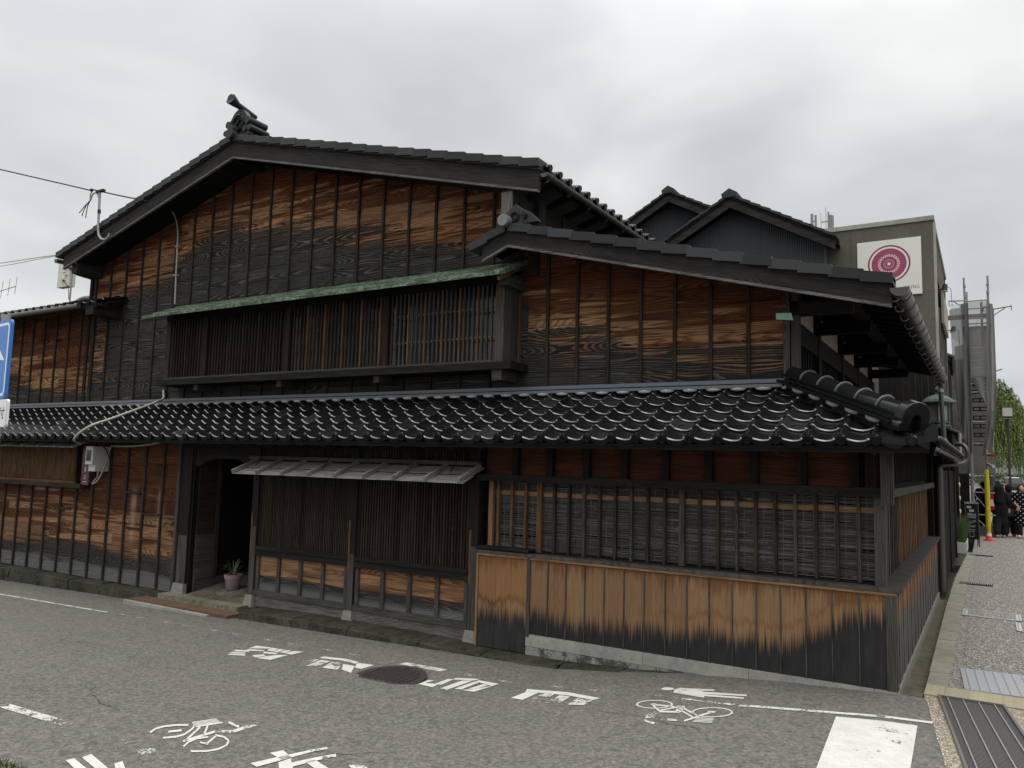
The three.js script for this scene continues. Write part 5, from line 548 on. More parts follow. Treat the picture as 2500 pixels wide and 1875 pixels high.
// right front: lintel, reed blinds behind bars, vertical boards, plinth
{
  const F = sub('corner_front', HOUSE), xr = 0;
  part('backing', bx(-4.63, -0.12, 0.85, 2.35, zw - 0.2, zw - 0.14), M.void, F);  // added dark sheet keeping the space behind the blinds unlit
  part('lintel', bx(-4.6, -0.09, 1.765, 1.845, zw - 0.06, 0.0), M.black, F);
  for (let k = 0; k < 10; k++) { const xa = -4.62 + k * 0.476, xb = Math.min(-0.12, xa + 0.476); part('transom_board', bx(xa + 0.02, xb - 0.02, 1.845, 2.12, zw - 0.11, zw - 0.085), M.red, F); part('transom_board', bx(xa + 0.02, xb - 0.02, 2.124, 2.45, zw - 0.115, zw - 0.09), M.red, F); if (k) part('transom_stud', bx(xa - 0.04, xa + 0.04, 1.845, 2.45, zw - 0.09, zw - 0.01), M.black, F); }
  part('corner_post', bx(-0.095, 0.01, 1.69, 2.3, -0.09, 0.02), M.ledge, F); part('inner_post', bx(-0.17, -0.075, 0.86, 1.8, zw - 0.08, zw + 0.03), M.grey, F);
  part('head_lath', bx(-4.45, -0.17, 1.6, 1.655, zw - 0.075, zw - 0.0555), M.ochre, F);
  const bars = []; for (let k = 0; k < 22; k++) { const x = -4.37 + k * 0.1935; if (x > -0.2) break; const big = k === 3 || k === 12; part('bar', bx(x - (big ? 0.03 : 0.015), x + (big ? 0.03 : 0.015), 0.95, 1.77, zw - 0.054, zw - 0.005 + (big ? 0.006 : 0)), k < 4 ? M.brown : k % 3 ? M.batten : M.ledge, F); }
  part('bar', bx(-4.5, -4.44, 0.95, 1.77, zw - 0.055, zw), M.ochre, F);
  // reeds: three hung blinds
  const r = rnd(7), reeds = [[], [], []]; for (let y = 0.97; y < 1.76; y += 0.0068) for (const [xa, xb] of [[-4.44, -3.83], [-3.78, -2.06], [-2.02, -0.18]]) { let x = xa; while (x < xb - 0.02) { const l = Math.min(xb - x, 0.18 + r() * 0.7), yy = y + (r() - 0.5) * 0.004, k = r() < 0.12 ? 2 : r() < 0.5 ? 1 : 0; if (r() < 0.97) { const g = new Tri(), z = zw - 0.068 + (r() - 0.5) * 0.006, d = (r() - 0.5) * 0.008; g.quad([x, yy - 0.0025, z], [x + l, yy + d - 0.0025, z], [x + l, yy + d, z + 0.003], [x, yy, z + 0.003]); g.quad([x, yy, z + 0.003], [x + l, yy + d, z + 0.003], [x + l, yy + d + 0.0025, z], [x, yy + 0.0025, z]); reeds[k].push(g.geo()); } x += l; } }
  [[0.095, 0.091, 0.085], [0.135, 0.13, 0.122], [0.26, 0.253, 0.24]].forEach((c, k) => part(['dark_reeds', 'grey_reeds', 'pale_reeds'][k], reeds[k], std({ color: new THREE.Color().setRGB(...c), roughness: 0.8, side: THREE.DoubleSide }), F, { kind: 'stuff' }));
  const thr = []; for (let x = -4.3; x < -0.2; x += 0.0967) thr.push(bx(x - 0.0025, x + 0.0025, 0.97, 1.76, zw - 0.064, zw - 0.061)); part('blind_threads', thr, M.silver, F, { kind: 'stuff' });
  // ledge
  part('ledge', slab([[-4.56, -0.14], [0.005, -0.14], [0.045, 0.02], [-4.56, 0.02]].map(([x, z]) => [x, -z]), 0, 0.035).rotateX(-Math.PI / 2).translate(0, 0.905, 0), M.ledge, F); part('ledge_back', bx(-4.56, -0.1, 0.885, 0.955, zw - 0.09, zw - 0.04), M.black, F); part('ledge_edge', bx(-4.56, 0.022, 0.878, 0.903, -0.03, 0.014), M.ochre, F);
  // vertical boards
  const edges = [-4.54, -4.295, -4.075, -3.86], E2 = []; for (let k = 0; k < 17; k++) E2.push(-3.82 + k * 0.2345); E2[16] = -0.07;
  const all = [...edges, ...E2]; const at = (x) => { let k = 0; while (k < all.length - 2 && x > all[k + 1]) k++; return { c: (all[k] + all[k + 1]) / 2 + (h2(k, 5, 5) - 0.5) * 0.3, s: 5000 + k * 13 }; };
  const bd = poly([[-4.53, 0.2], [-4.2, 0.27], [-3.87, 0.24], [-3.76, 0.26], [-3.49, 0.25], [-3.21, 0.24], [-2.94, 0.22], [-2.51, 0.29], [-2.1, 0.28], [-1.75, 0.34], [-1.25, 0.32], [-0.95, 0.33], [-0.81, 0.4], [-0.6, 0.54], [-0.4, 0.63], [-0.08, 0.69]]);
  const X0 = -4.56, w = 4.6, Y0 = -0.22, h = 1.12, T = wallTex({ x0: X0, y0: Y0, w, h, ppm: 400, at, vertical: true, straight: true, soft: 0.1, freq: 120, vary: 0.2, grainy: 0.8, brown: [[0.26, 0.155, 0.083], [0.15, 0.082, 0.041], [0.2, 0.112, 0.057]], dark: [[0.013, 0.013, 0.014], [0.032, 0.031, 0.031]], wob: 0.15, weather: (x, y, s) => y - bd(x) + (h2(s, 2, 9) - 0.5) * 0.07,
    extra: (x, y, c, late, fib, s) => { const jag = (vn(x * 140, y * 2, 12) - 0.5) * 0.11 + (vn(x * 40, y, 14) - 0.5) * 0.06 + (vn(x * 9, 2, 13) - 0.5) * 0.06; let k = c; const d = y - bd(x); if (x < -3.85) { const tide = Math.exp(-Math.pow((y - 0.37 - jag * 0.8 - 0.03 * Math.sin(x * 9)) / 0.038, 2)); k = mix3(k, [0.1, 0.03, 0.013], tide * 0.75); if (y > 0.37 + jag) k = mix3(k, [0.25, 0.115, 0.04], 0.5); } else { const t2 = Math.exp(-Math.pow((d - 0.16 - jag * 0.8) / 0.03, 2)) * sm(0.45, 0.7, vn(x * 2.1, 4, 6)); k = mix3(k, [0.17, 0.08, 0.035], t2 * 0.6); } const top = sm(0.72, 0.88, y + jag * 1.3 + (vn(x * 40, y * 3, 19) - 0.5) * 0.1); k = mix3(k, [0.12, 0.045, 0.017], top * 0.75); const dust = sm(0.1, -0.3, d) * (0.3 + 0.7 * vn(x * 25, y * 6, 33)); k = mix3(k, [0.06, 0.057, 0.055], dust * 0.35 * (x < -3.85 ? 1.6 : 1)); return k; } });  // top: reddish stain under the ledge, deepened with the ledge shade painted in
  const mat = std({ map: T.map, bumpMap: T.bump, bumpScale: 0.002, roughness: 0.75 }), uvOf = (x, y) => [(x - X0) / w, (y - Y0) / h];
  const bot = (x) => (x < -3.85 ? -0.19 : 0.035);
  for (let k = 0; k < 3; k++) part('door_board', slab([[edges[k] + 0.002, -0.19], [edges[k + 1] - 0.002, -0.19], [edges[k + 1] - 0.002, 0.88], [edges[k] + 0.002, 0.88]], -0.03, 0.0 + 0.002 * k, uvOf), mat, F);
  for (let k = 0; k < E2.length - 1; k++) part('vertical_board', slab([[E2[k] + 0.001, 0.035], [E2[k + 1] - 0.001, 0.035], [E2[k + 1] - 0.001, 0.88], [E2[k] + 0.001, 0.88]], -0.03, -0.003, uvOf), mat, F);
  for (let k = 1; k < E2.length - 1; k++) part('joint_batten', bx(E2[k] - 0.006, E2[k] + 0.006, 0.03, 0.88, -0.004, 0.009), M.grey, F);
  part('door_stile', bx(-4.57, -4.545, -0.19, 0.9, -0.05, 0.012), M.ochre, F); part('door_stile', bx(-3.86, -3.815, 0.0, 0.9, -0.04, 0.014), M.grey, F); part('corner_board', bx(-0.075, 0.014, 0.03, 0.88, -0.075, 0.012), M.grey, F);
  part('top_rail', bx(-4.56, -3.84, 0.955, 0.985, zw - 0.02, 0.022), M.black, F);
  // concrete plinth cast in lengths
  const cm = tmat(TCONC, 0.8, 0.8, {}, 0.003); const TCD = speck(1024, 2.5, [0.3, 0.295, 0.265], (p, q, r2, e, B, u, v) => { const g = 0.8 + 0.15 * p + 0.12 * q + (e - 0.5) * 0.25, k = sm(0.42, 0.75, 0.5 * r2 + 0.35 * q + 0.35 * e); return [B[0] * g * mix(1, 0.25, k), B[1] * g * mix(1, 0.25, k), B[2] * g * mix(1, 0.24, k), 0.5 + p * 0.3]; }, 81), cd = tmat(TCD, 0.6, 0.6, {}, 0.003);
  for (const [a, b] of [[-3.86, -2.425], [-2.421, -1.315], [-1.311, -0.185], [-0.181, 0.018]]) part('plinth_block', bx(a, b, -0.098, 0.03, -0.1, 0.012), cm, F); for (const [a, b] of [[-3.86, -3.235], [-3.231, -2.235], [-2.231, -1.665], [-1.661, -0.6], [-0.596, 0.018]]) part('plinth_base', bx(a, b, -0.4, -0.1, -0.1, 0.008), cd, F);
}
// stone footing and kerb stones along the road
{
  const F = sub('stone_footing', HOUSE), sm1 = tmat(TSTONE, 0.8, 0.8, { color: new THREE.Color().setRGB(0.33, 0.33, 0.31) }, 0.012), r = rnd(31);
  const rough = (x0, x1, y0, y1a, y1b, z0, z1, amp) => { const nx = Math.max(3, Math.round((x1 - x0) / 0.09)), t = new Tri(), P = (i, j) => { const u = i / nx, x = mix(x0, x1, u), top = mix(y1a, y1b, u), e = [[x, top, z0], [x, top - 0.004, z1 - 0.05], [x, top - 0.03, z1], [x, mix(y0, top, 0.5), z1 + 0.01], [x, y0, z1 - 0.02]][j]; const a = amp * (j === 0 ? 0.2 : 1); return [e[0], e[1] + a * 0.5 * (vn(x * 7, j * 1.7, 5) - 0.5), e[2] + a * (vn(x * 9 + 3, e[1] * 14, 6) - 0.5)]; }; for (let i = 0; i < nx; i++) for (let j = 0; j < 4; j++) { const U = (k, l) => [mix(x0, x1, k / nx), l * 0.12]; t.quad(P(i, j), P(i, j + 1), P(i + 1, j + 1), P(i + 1, j), U(i, j), U(i, j + 1), U(i + 1, j + 1), U(i + 1, j)); } for (const i of [0, nx]) t.quad(P(i, 0), P(i, 2), P(i, 4), [P(i, 4)[0], P(i, 4)[1], z0]); return smooth(t.geo(), 55); };
  let x = -17.5; const ends = [-16.4, -15.1, -14.2, -13.1, -12.15, -11.2, -10.46]; for (const e of ends) { part('footing_stone', rough(x, e - 0.012, -0.62, -0.235 + r() * 0.02, -0.235 + r() * 0.02, zw - 0.06, 0.08 + r() * 0.05, 0.05), sm1, F); x = e; }
  const top = poly([[-8.42, -0.2], [-7.2, -0.17], [-5.3, -0.175], [-4.3, -0.2], [-3.86, -0.215], [-3, -0.18], [-2.2, -0.13], [-1.8, -0.1]]), K = [-8.42, -7.35, -6.35, -5.2, -4.3, -3.3, -2.6, -1.9]; for (let k = 0; k < K.length - 1; k++) part('kerb_stone', rough(K[k] + 0.006, K[k + 1] - 0.006, -0.6, top(K[k]), top(K[k + 1]), k < 4 ? -0.2 : -0.02, k < 5 ? 0.3 : mix(0.3, 0.16, (k - 4) / 3), 0.035), sm1, F);
}
{
  const tm = tmat(TCONC, 0.8, 0.8, { color: new THREE.Color().setRGB(0.4, 0.26, 0.2), roughness: 0.85 }, 0.003), Sx = thing('stepping_slab', 'two reddish brown stone slabs bridging the gutter before the entrance', 'stepping slab', [-9.65, -0.28, 0.25]);
  part('slab_stone', mv(slab([[-10.82, -0.34], [-9.66, -0.34], [-9.66, -0.275], [-10.82, -0.275]], 0.1, 0.42), 9.65, 0.28, -0.25), tm, Sx); part('slab_stone', mv(slab([[-9.655, -0.34], [-8.52, -0.34], [-8.52, -0.27], [-9.655, -0.27]], 0.1, 0.42), 9.65, 0.28, -0.25), tm, Sx); part('edge_strip', mv(bx(-10.9, -8.9, -0.36, -0.3, 0.42, 0.48), 9.65, 0.28, -0.25), tmat(TCONC, 0.8, 0.8, {}, 0.003), Sx);
}
// ================================================================= side wall along the pavement
{
  const S = sub('side_wall', HOUSE), X0 = -7.4, w = 7.45, h = 0.9, at = (z) => { const k = Math.floor(z / 0.23); return { c: (k + 0.5) * 0.23 + (h2(k, 9, 9) - 0.5) * 0.2, s: 7000 + k * 11 }; };
  const rot = (g) => g.rotateY(Math.PI / 2); // local x -> -z, local z -> x
  const T = wallTex({ x0: 0, y0: 0, w, h, ppm: 190, at, vertical: true, straight: true, soft: 0.08, freq: 90, brown: [[0.26, 0.13, 0.06], [0.13, 0.05, 0.02], [0.12, 0.045, 0.02]], dark: [[0.06, 0.058, 0.055], [0.14, 0.135, 0.128]], wob: 0.2, weather: (x, y) => y - 0.66 + 0.1 * vn(x * 3, 1, 4) });
  const mat = std({ map: T.map, bumpMap: T.bump, bumpScale: 0.003, roughness: 0.85 });
  for (let k = 0; k < 30; k++) { const a = 0.07 + k * 0.23; part('side_board', rot(slab([[a + 0.001, 0.04], [a + 0.229, 0.04], [a + 0.229, 0.885], [a + 0.001, 0.885]], -0.03, (k % 2) * 0.004, (x, y) => [x / w, y / h])), mat, S); if (k) part('joint_batten', bx(-0.006, 0.0055, 0.04, 0.885, -a - 0.006, -a + 0.006), M.grey, S); }
  part('ledge', slab([[-0.14, 0.02], [0.0445, 0.02], [0.0445, 7.15], [-0.14, 7.15]].map(([x, z]) => [x, z]), 0, 0.034).rotateX(-Math.PI / 2).translate(0, 0.904, 0), M.ledge, S); part('ledge_edge', bx(-0.03, 0.034, 0.878, 0.902, -7.12, -0.0), M.ledge, S);
  part('plinth', bx(-0.1, 0.02, -0.3, 0.038, -6.95, -0.103), tmat(TCONC, 0.8, 0.8, { color: new THREE.Color().setRGB(0.7, 0.7, 0.66) }, 0.003), S); part('end_board', bx(-0.14, 0.02, -0.1, 0.95, -7.0, -6.95), M.black, S);
  part('backing', bx(-0.34, -0.25, 0.8, 2.5, -7.2, -0.2), M.soot, S);
  for (let k = 0; k < 58; k++) { const z = -0.24 - k * 0.118, f = h2(k, 4, 8); part('slat', bx(-0.17, -0.135 + f * 0.01, 0.94, 1.78, z - 0.04 - f * 0.03, z), k < 7 ? M.grey : k < 15 ? M.batten : M.brown, S); }
  for (let k = 0; k < 34; k++) { const z = -0.22 - k * 0.2; part('transom_slat', bx(-0.16, -0.11, 1.87, 2.45, z - 0.06, z), M.black, S); } part('backing', bx(-0.2, -0.16, 1.8, 2.5, -7.1, -0.1), M.black, S);
  part('rail', bx(-0.12, -0.02, 1.755, 1.835, -7.1, -0.091), M.ledge, S);
}
// upper side: verandah wall, brackets, eave purlin, soffit boards
{
  const U = sub('verandah_side', HOUSE), x = -1.08, pl = std({ color: new THREE.Color().setRGB(0.42, 0.38, 0.3), roughness: 0.9 });
  part('backing', bx(x - 0.1, x - 0.03, 2.6, 4.3, -8.4, -1.0), M.soot, U);
  for (let k = 0; k < 40; k++) part('side_slat', bx(x - 0.03, x, 2.7, 3.45, -1.06 - k * 0.16, -1.03 - k * 0.16 + 0.02), M.black, U);
  part('beam', bx(x - 0.02, x + 0.05, 3.43, 3.68, -8.2, -1.0), M.black, U);
  for (const [a, b] of [[-2.3, -1.4], [-4.2, -2.6], [-5.85, -4.5], [-7.6, -6.15]]) part('plaster_panel', bx(x - 0.02, x + 0.004, 3.68, 3.98, a, b), pl, U);
  for (const z of [-2.45, -4.35, -6.0, -7.7]) { part('bracket_beam', bx(x - 0.05, -0.42, 3.72, 3.87, z - 0.07, z + 0.07), M.soot, U); part('bracket_post', bx(x - 0.02, x + 0.06, 2.8, 4.1, z - 0.09, z + 0.09), M.black, U); }
  part('eave_purlin', bx(-0.58, -0.42, 3.86, 4.0, -8.4, -0.36), M.black, U); part('corner_bracket', bx(x, -0.42, 3.7, 3.86, -1.0, -0.88), M.black, U);
  for (let k = 0; k < 22; k++) part('rafter', beam([x, barTop2(x) - 0.13, -0.55 - k * 0.36], [0.0, barTop2(0) - 0.12, -0.55 - k * 0.36], 0.045, 0.06), M.soot, U);
  const gm = std({ color: new THREE.Color().setRGB(0.2, 0.22, 0.22), roughness: 0.15 }); for (const [a, b] of [[-6.5, -6.2], [-7.1, -6.8], [-7.7, -7.4]]) part('window_pane', bx(x - 0.02, x + 0.002, 2.9, 3.4, a, b), gm, U);
  for (let k = 0; k < 10; k++) part('wall_board', bx(-1.05 + k * 0.11, -0.945 + k * 0.11, 2.4, 4.2, -9.12, -9.08 + (k % 2) * 0.006), M.black, U);
  part('copper_plate', slab([[-1.16, 3.62], [-0.98, 3.6], [-1.0, 3.68], [-1.16, 3.69]], zu + 0.28, zu + 0.286), std({ color: new THREE.Color().setRGB(0.22, 0.4, 0.3), roughness: 0.6 }), U);
}
// gutters and downpipes
const PIPE = std({ color: new THREE.Color().setRGB(0.075, 0.066, 0.055), roughness: 0.42, metalness: 0.3 }), HOOK = std({ color: new THREE.Color().setRGB(0.26, 0.26, 0.25), roughness: 0.45, metalness: 0.4 });
function gutter(name, x, y, z0, z1, r, nh) {
  const G = sub(name, HOUSE), half = N(new THREE.CylinderGeometry(r, r, z0 - z1, 14, 1, true, 0, Math.PI)); half.rotateZ(-Math.PI / 2); half.rotateY(Math.PI / 2); half.translate(x, y, (z0 + z1) / 2);
  const m = part('trough', half, PIPE.clone(), G); m.material.side = THREE.DoubleSide;
  const cap = N(new THREE.CircleGeometry(r, 16, Math.PI, Math.PI)); cap.translate(x, y, z0); part('end_cap', cap, m.material, G);
  for (let k = 0; k < nh; k++) { const z = mix(z0 - 0.12, z1 + 0.2, k / (nh - 1)), t = N(new THREE.TorusGeometry(r + 0.002, 0.003, 5, 14, Math.PI)); t.rotateZ(Math.PI); t.translate(x, y, z); const h = N(new THREE.TorusGeometry(r * 0.5, 0.008, 6, 14, Math.PI * 1.2)); h.rotateZ(Math.PI * 0.85); h.translate(x - r * 0.7, y - r * 0.75, z - 0.03); part('hook', [t, h], k % 1 ? PIPE : HOOK, G); }
  return G;
}
gutter('gutter', -3.9, 5.64, -0.26, -9, 0.055, 15);
const sg = gutter('gutter', 0.085, 3.775, -0.22, -8.5, 0.085, 15);
part('joint_bead', Array.from({ length: 16 }, (_, k) => { const t = N(new THREE.TorusGeometry(0.086, 0.004, 5, 14, Math.PI)); t.rotateZ(Math.PI); t.translate(0.085, 3.775, -0.5 - k * 0.5); return t; }), M.soot, sg);
{
  const D = sub('downpipe', HOUSE), z = -8.42, gal = std({ color: new THREE.Color().setRGB(0.35, 0.35, 0.34), roughness: 0.4, metalness: 0.5 });
  part('hopper', [bx(0.03, 0.14, 3.66, 3.86, z - 0.06, z + 0.05), cyl([0.085, 3.55, z], [0.06, 3.68, z], 0.045, 0.06)], PIPE, D); part('hopper_plate', bx(0.035, 0.135, 3.8, 3.96, z + 0.052, z + 0.058), gal, D); part('pipe', cyl([0.06, 3.56, z], [0.1, 2.6, z + 0.05], 0.042), PIPE, D); part('collar', cyl([0.062, 3.5, z], [0.06, 3.57, z], 0.052), gal, D);
  part('pipe', [tube([[0.1, 2.62, -8.36], [0.16, 2.5, -8.3], [0.2, 2.46, -8.2]], 0.042, 10, 8), cyl([0.04, -0.1, -7.5], [0.04, 2.1, -7.5], 0.055), tube([[0.04, 2.05, -7.5], [0.06, 2.12, -7.5], [0.2, 2.15, -7.55], [0.4, 2.18, -7.7], [0.46, 2.25, -7.75], [0.47, 2.4, -7.75], [0.42, 2.49, -7.8], [0.3, 2.52, -7.9]], 0.036, 24, 8)], PIPE, D);
}
part('eave_gutter', [beam([-15.22, 5.83, -0.3], [-15.22, 5.83, -8], 0.1, 0.07), cyl([-15.2, 5.8, -0.5], [-14.95, 5.6, -0.6], 0.04), cyl([-14.95, 5.6, -0.6], [-14.86, 5.55, -0.92], 0.04), cyl([-14.9, 5.56, -0.95], [-14.9, 4.9, -0.95], 0.04)], PIPE, HOUSE);
// left wing roof
{
  const R = sub('wing_roof', HOUSE), q = new THREE.Quaternion().setFromAxisAngle(new THREE.Vector3(1, 0, 0), Math.atan(0.3)), zf = -0.3, yf = 4.86;
  for (let c = 0; c < 20; c++) for (let r = 0; r < 3; r++) { const s = TL + r * EXP, m = part('wing_tile', r ? gTile : gEave, TM, R); m.position.set(-13.94 - c * TW, yf + s * 0.287, zf - s * 0.958); m.quaternion.copy(q); }
  part('deck', beam([-17.3, yf - 0.05, zf - 0.02], [-17.3, yf + 0.15, -0.92], 7.4, 0.04).translate(0, 0, 0), M.soot, R); part('deck', beam([-18.6, yf + 0.13, -0.92], [-18.6, yf + 1.3, -5], 7.4, 0.06), TILED, R);
  part('bracket', bx(-14.0, -13.74, 4.62, 4.8, zu, zf + 0.0), M.black, R); part('fascia', bx(-21, -13.68, yf - 0.1, yf - 0.03, zf - 0.06, zf - 0.02), M.black, R); const gt = N(new THREE.CylinderGeometry(0.05, 0.05, 6.5, 10)); gt.rotateZ(Math.PI / 2); part('gutter', mv(gt, -17.4, yf - 0.06, zf + 0.05), PIPE, R);
  part('pipe', [tube([[-14.93, 5.3, -0.97], [-14.95, 5.22, -1.0], [-15.4, 5.2, -1.0], [-15.75, 5.13, -1.0], [-15.85, 5.05, -0.85], [-15.85, 4.98, -0.7]], 0.045, 24, 8)], std({ color: new THREE.Color().setRGB(0.3, 0.22, 0.18), roughness: 0.6 }), R);
}
// ================================================================= ridge ornaments
function disc(x, y, z, r, d = 0.06) { const g = N(new THREE.CylinderGeometry(r, r, d, 22)); g.rotateX(Math.PI / 2); return mv(g, x, y, z); }
{
  const O = sub('ridge_ornament', HOUSE), x = AX, z = -0.44, y = 7.42;
  const s = new THREE.Shape(); s.moveTo(-0.26, -0.06); s.quadraticCurveTo(-0.3, 0.03, -0.2, 0.06); s.lineTo(-0.2, 0.16); s.quadraticCurveTo(-0.28, 0.17, -0.27, 0.25); s.quadraticCurveTo(-0.2, 0.25, -0.17, 0.31); s.quadraticCurveTo(-0.1, 0.42, 0, 0.43); s.quadraticCurveTo(0.1, 0.42, 0.17, 0.31); s.quadraticCurveTo(0.22, 0.25, 0.27, 0.25); s.quadraticCurveTo(0.28, 0.17, 0.2, 0.16); s.lineTo(0.2, 0.06); s.quadraticCurveTo(0.3, 0.03, 0.26, -0.06); s.lineTo(-0.26, -0.06);
  part('face_plate', mv(N(new THREE.ExtrudeGeometry(s, { depth: 0.08, bevelEnabled: true, bevelSize: 0.015, bevelThickness: 0.015, bevelSegments: 2, curveSegments: 8 })), x, y, z), TILED, O);
  for (const [rr, w] of [[0.135, 0.024], [0.095, 0.012]]) part('crest_ring', mv(N(new THREE.TorusGeometry(rr, w, 8, 28)), x, y + 0.19, z + 0.1), TILE, O); part('crest_bar', mv(bx(-0.07, 0.07, -0.014, 0.014, 0, 0.03).rotateZ(0.8), x, y + 0.19, z + 0.095), TILE, O);
  part('finial', cyl([x + 0.0, y + 0.42, z - 0.25], [x, y + 0.5, z + 0.15], 0.05, 0.055, 14), TILED, O); { const g = cyl([x, y + 0.49, z + 0.13], [x, y + 0.545, z + 0.28], 0.055, 0.1, 16); part('finial_mouth', [g, disc(x, y + 0.54, z + 0.275, 0.085, 0.02).translate(0, 0, 0)], TILED, O); }
  for (const [dx, dy, r] of [[0.24, 0.2, 0.062], [0.3, 0.06, 0.05], [0.18, 0.06, 0.05], [-0.3, 0.06, 0.05], [-0.24, 0.2, 0.062], [-0.18, 0.06, 0.05]]) part('tile_roll', cyl([x + dx, y + dy, z - 0.28], [x + dx, y + dy, z + 0.12], r, r, 14), TILED, O);
  part('ridge_end', disc(x + 0.0, 7.36, -0.22, 0.085, 0.12), TILED, O); part('ridge_end', disc(x - 0.02, 7.47, -0.25, 0.07, 0.1), TILED, O);
  part('ridge', [bx(x - 0.16, x + 0.16, 7.3, 7.45, -9.5, z), bx(x - 0.1, x + 0.1, 7.45, 7.6, -9.5, z)], TILED, O);
}
{
  const O = sub('ridge_ornament', HOUSE), x = A2 + 0.09, z = -0.36, y = 5.1;
  const s = new THREE.Shape(); s.moveTo(-0.24, -0.06); s.lineTo(-0.2, 0.02); s.quadraticCurveTo(-0.18, 0.09, -0.13, 0.1); s.lineTo(0, 0.2); s.lineTo(0.15, 0.1); s.quadraticCurveTo(0.24, 0.06, 0.34, -0.06); s.lineTo(-0.24, -0.06);
  part('face_plate', mv(N(new THREE.ExtrudeGeometry(s, { depth: 0.06, bevelEnabled: true, bevelSize: 0.012, bevelThickness: 0.012, bevelSegments: 2 })), x, y, z), TILED, O); part('crest_ring', mv(N(new THREE.TorusGeometry(0.06, 0.014, 8, 24)), x, y + 0.04, z + 0.075), TILE, O); part('crest_ring', mv(N(new THREE.TorusGeometry(0.035, 0.008, 8, 20)), x, y + 0.04, z + 0.075), TILE, O);
  for (const dx of [-0.13, 0.15]) part('tile_roll', disc(x + dx, y + 0.03, z + 0.08, 0.035, 0.06), TILE, O); part('ridge_end', disc(A2 - 0.02, 5.085, -0.215, 0.078, 0.1), std({ color: new THREE.Color().setRGB(0.16, 0.17, 0.18), roughness: 0.6 }), O);
}
// purlin end paint, worn gold leaf
part('purlin_end', bx(-4.555, -4.385, 5.2, 5.5, -0.315, -0.306), M.silver, HOUSE);
// ================================================================= things fixed to the house
const GREYP = std({ color: new THREE.Color().setRGB(0.3, 0.3, 0.29), roughness: 0.5, metalness: 0.3 }), CABLE = std({ color: new THREE.Color().setRGB(0.035, 0.035, 0.04), roughness: 0.7 });
{
  const P = thing('cable_mast', 'grey bent pipe mast carrying overhead wire at the left roof verge', 'cable mast', [-13.62, 6.1, -0.2]), w = (l) => l.map(([x, y, z = -0.2]) => [x + 13.62, y - 6.1, z + 0.2]);
  part('pipe', [tube(w([[-13.66, 7.0], [-13.64, 6.6], [-13.62, 6.3], [-13.58, 6.12], [-13.48, 6.03], [-13.36, 6.0], [-13.26, 6.03], [-13.22, 6.1]]), 0.023, 40, 8)], GREYP, P); part('collar', [cyl(...w([[-13.63, 6.55], [-13.63, 6.62]]), 0.03)], CABLE, P); part('top_clamp', [bx(-0.14, 0.1, 0.87, 0.91, -0.03, 0.03)], CABLE, P);
  part('drip_loop', tube(w([[-13.65, 6.55], [-13.68, 6.85], [-13.78, 6.98], [-13.9, 6.96], [-13.96, 6.85], [-13.98, 6.95], [-13.94, 7.03]]), 0.014, 30, 6), GREYP, P);
  for (const [x, y] of [[-14.32, 6.66], [-14.22, 6.58], [-14.08, 6.52]]) part('wire_tail', tube(w([[-13.96, 6.86], [(x - 13.96) / 2 - 0.02, 6.76], [x, y]]), 0.009, 10, 5), CABLE, P);
}
one('overhead_cable', [tube([[-21, 9.0, 2], [-17.87, 8.15, 0.6], [-13.98, 7.06, -0.2]], 0.013, 30, 5), tube([[-13.9, 7.06, -0.2], [-13.0, 6.8, -0.22], [-12.2, 6.58, -0.245]], 0.013, 12, 5), mv(N(new THREE.SphereGeometry(0.035, 8, 6)), -13.95, 7.06, -0.2)], CABLE, 'thin black overhead wire running from upper left to the main roof verge', 'overhead wire');
one('service_cable', [tube([[-24, 7.1, -2.2], [-20.11, 6.62, -1.5], [-17, 6.3, -1.0], [-15.2, 6.05, -0.6]], 0.01, 20, 5), tube([[-24, 7.05, -2.2], [-20.11, 6.54, -1.5], [-17, 6.27, -1.0], [-15.2, 6.05, -0.6]], 0.008, 20, 5)], GREYP, 'twin thin grey wires reaching the left eave above the white panel antenna', 'overhead wire');
one('wall_conduit', [tube([[-12.56, 6.72, -0.84], [-12.38, 6.64, -0.84], [-12.2, 6.45, -0.84], [-12.1, 6.2, -0.84], [-12.07, 5.8, -0.84]], 0.013, 20, 7), cyl([-12.075, 5.95, -0.84], [-12.03, 4.76, -0.84], 0.016), ...[5.85, 5.3].map((y) => bx(-12.11, -12.01, y, y + 0.02, -0.87, -0.81))], std({ color: new THREE.Color().setRGB(0.34, 0.34, 0.3), roughness: 0.6 }), 'pale grey conduit running down the gable boards to the copper canopy', 'conduit');
one('roof_cable', tube([[-12.2, 3.16, -0.85], [-12.14, 3.02, -0.82], [-12.0, 2.93, -0.6], [-11.97, 2.76, -0.2], [-12.02, 2.58, 0.2], [-12.15, 2.42, 0.52], [-12.6, 2.2, 0.5], [-12.75, 2.14, 0.3]], 0.022, 50, 7), std({ color: new THREE.Color().setRGB(0.42, 0.4, 0.33), roughness: 0.6 }), 'cream cable sagging across the black tiles of the lower roof', 'cable');
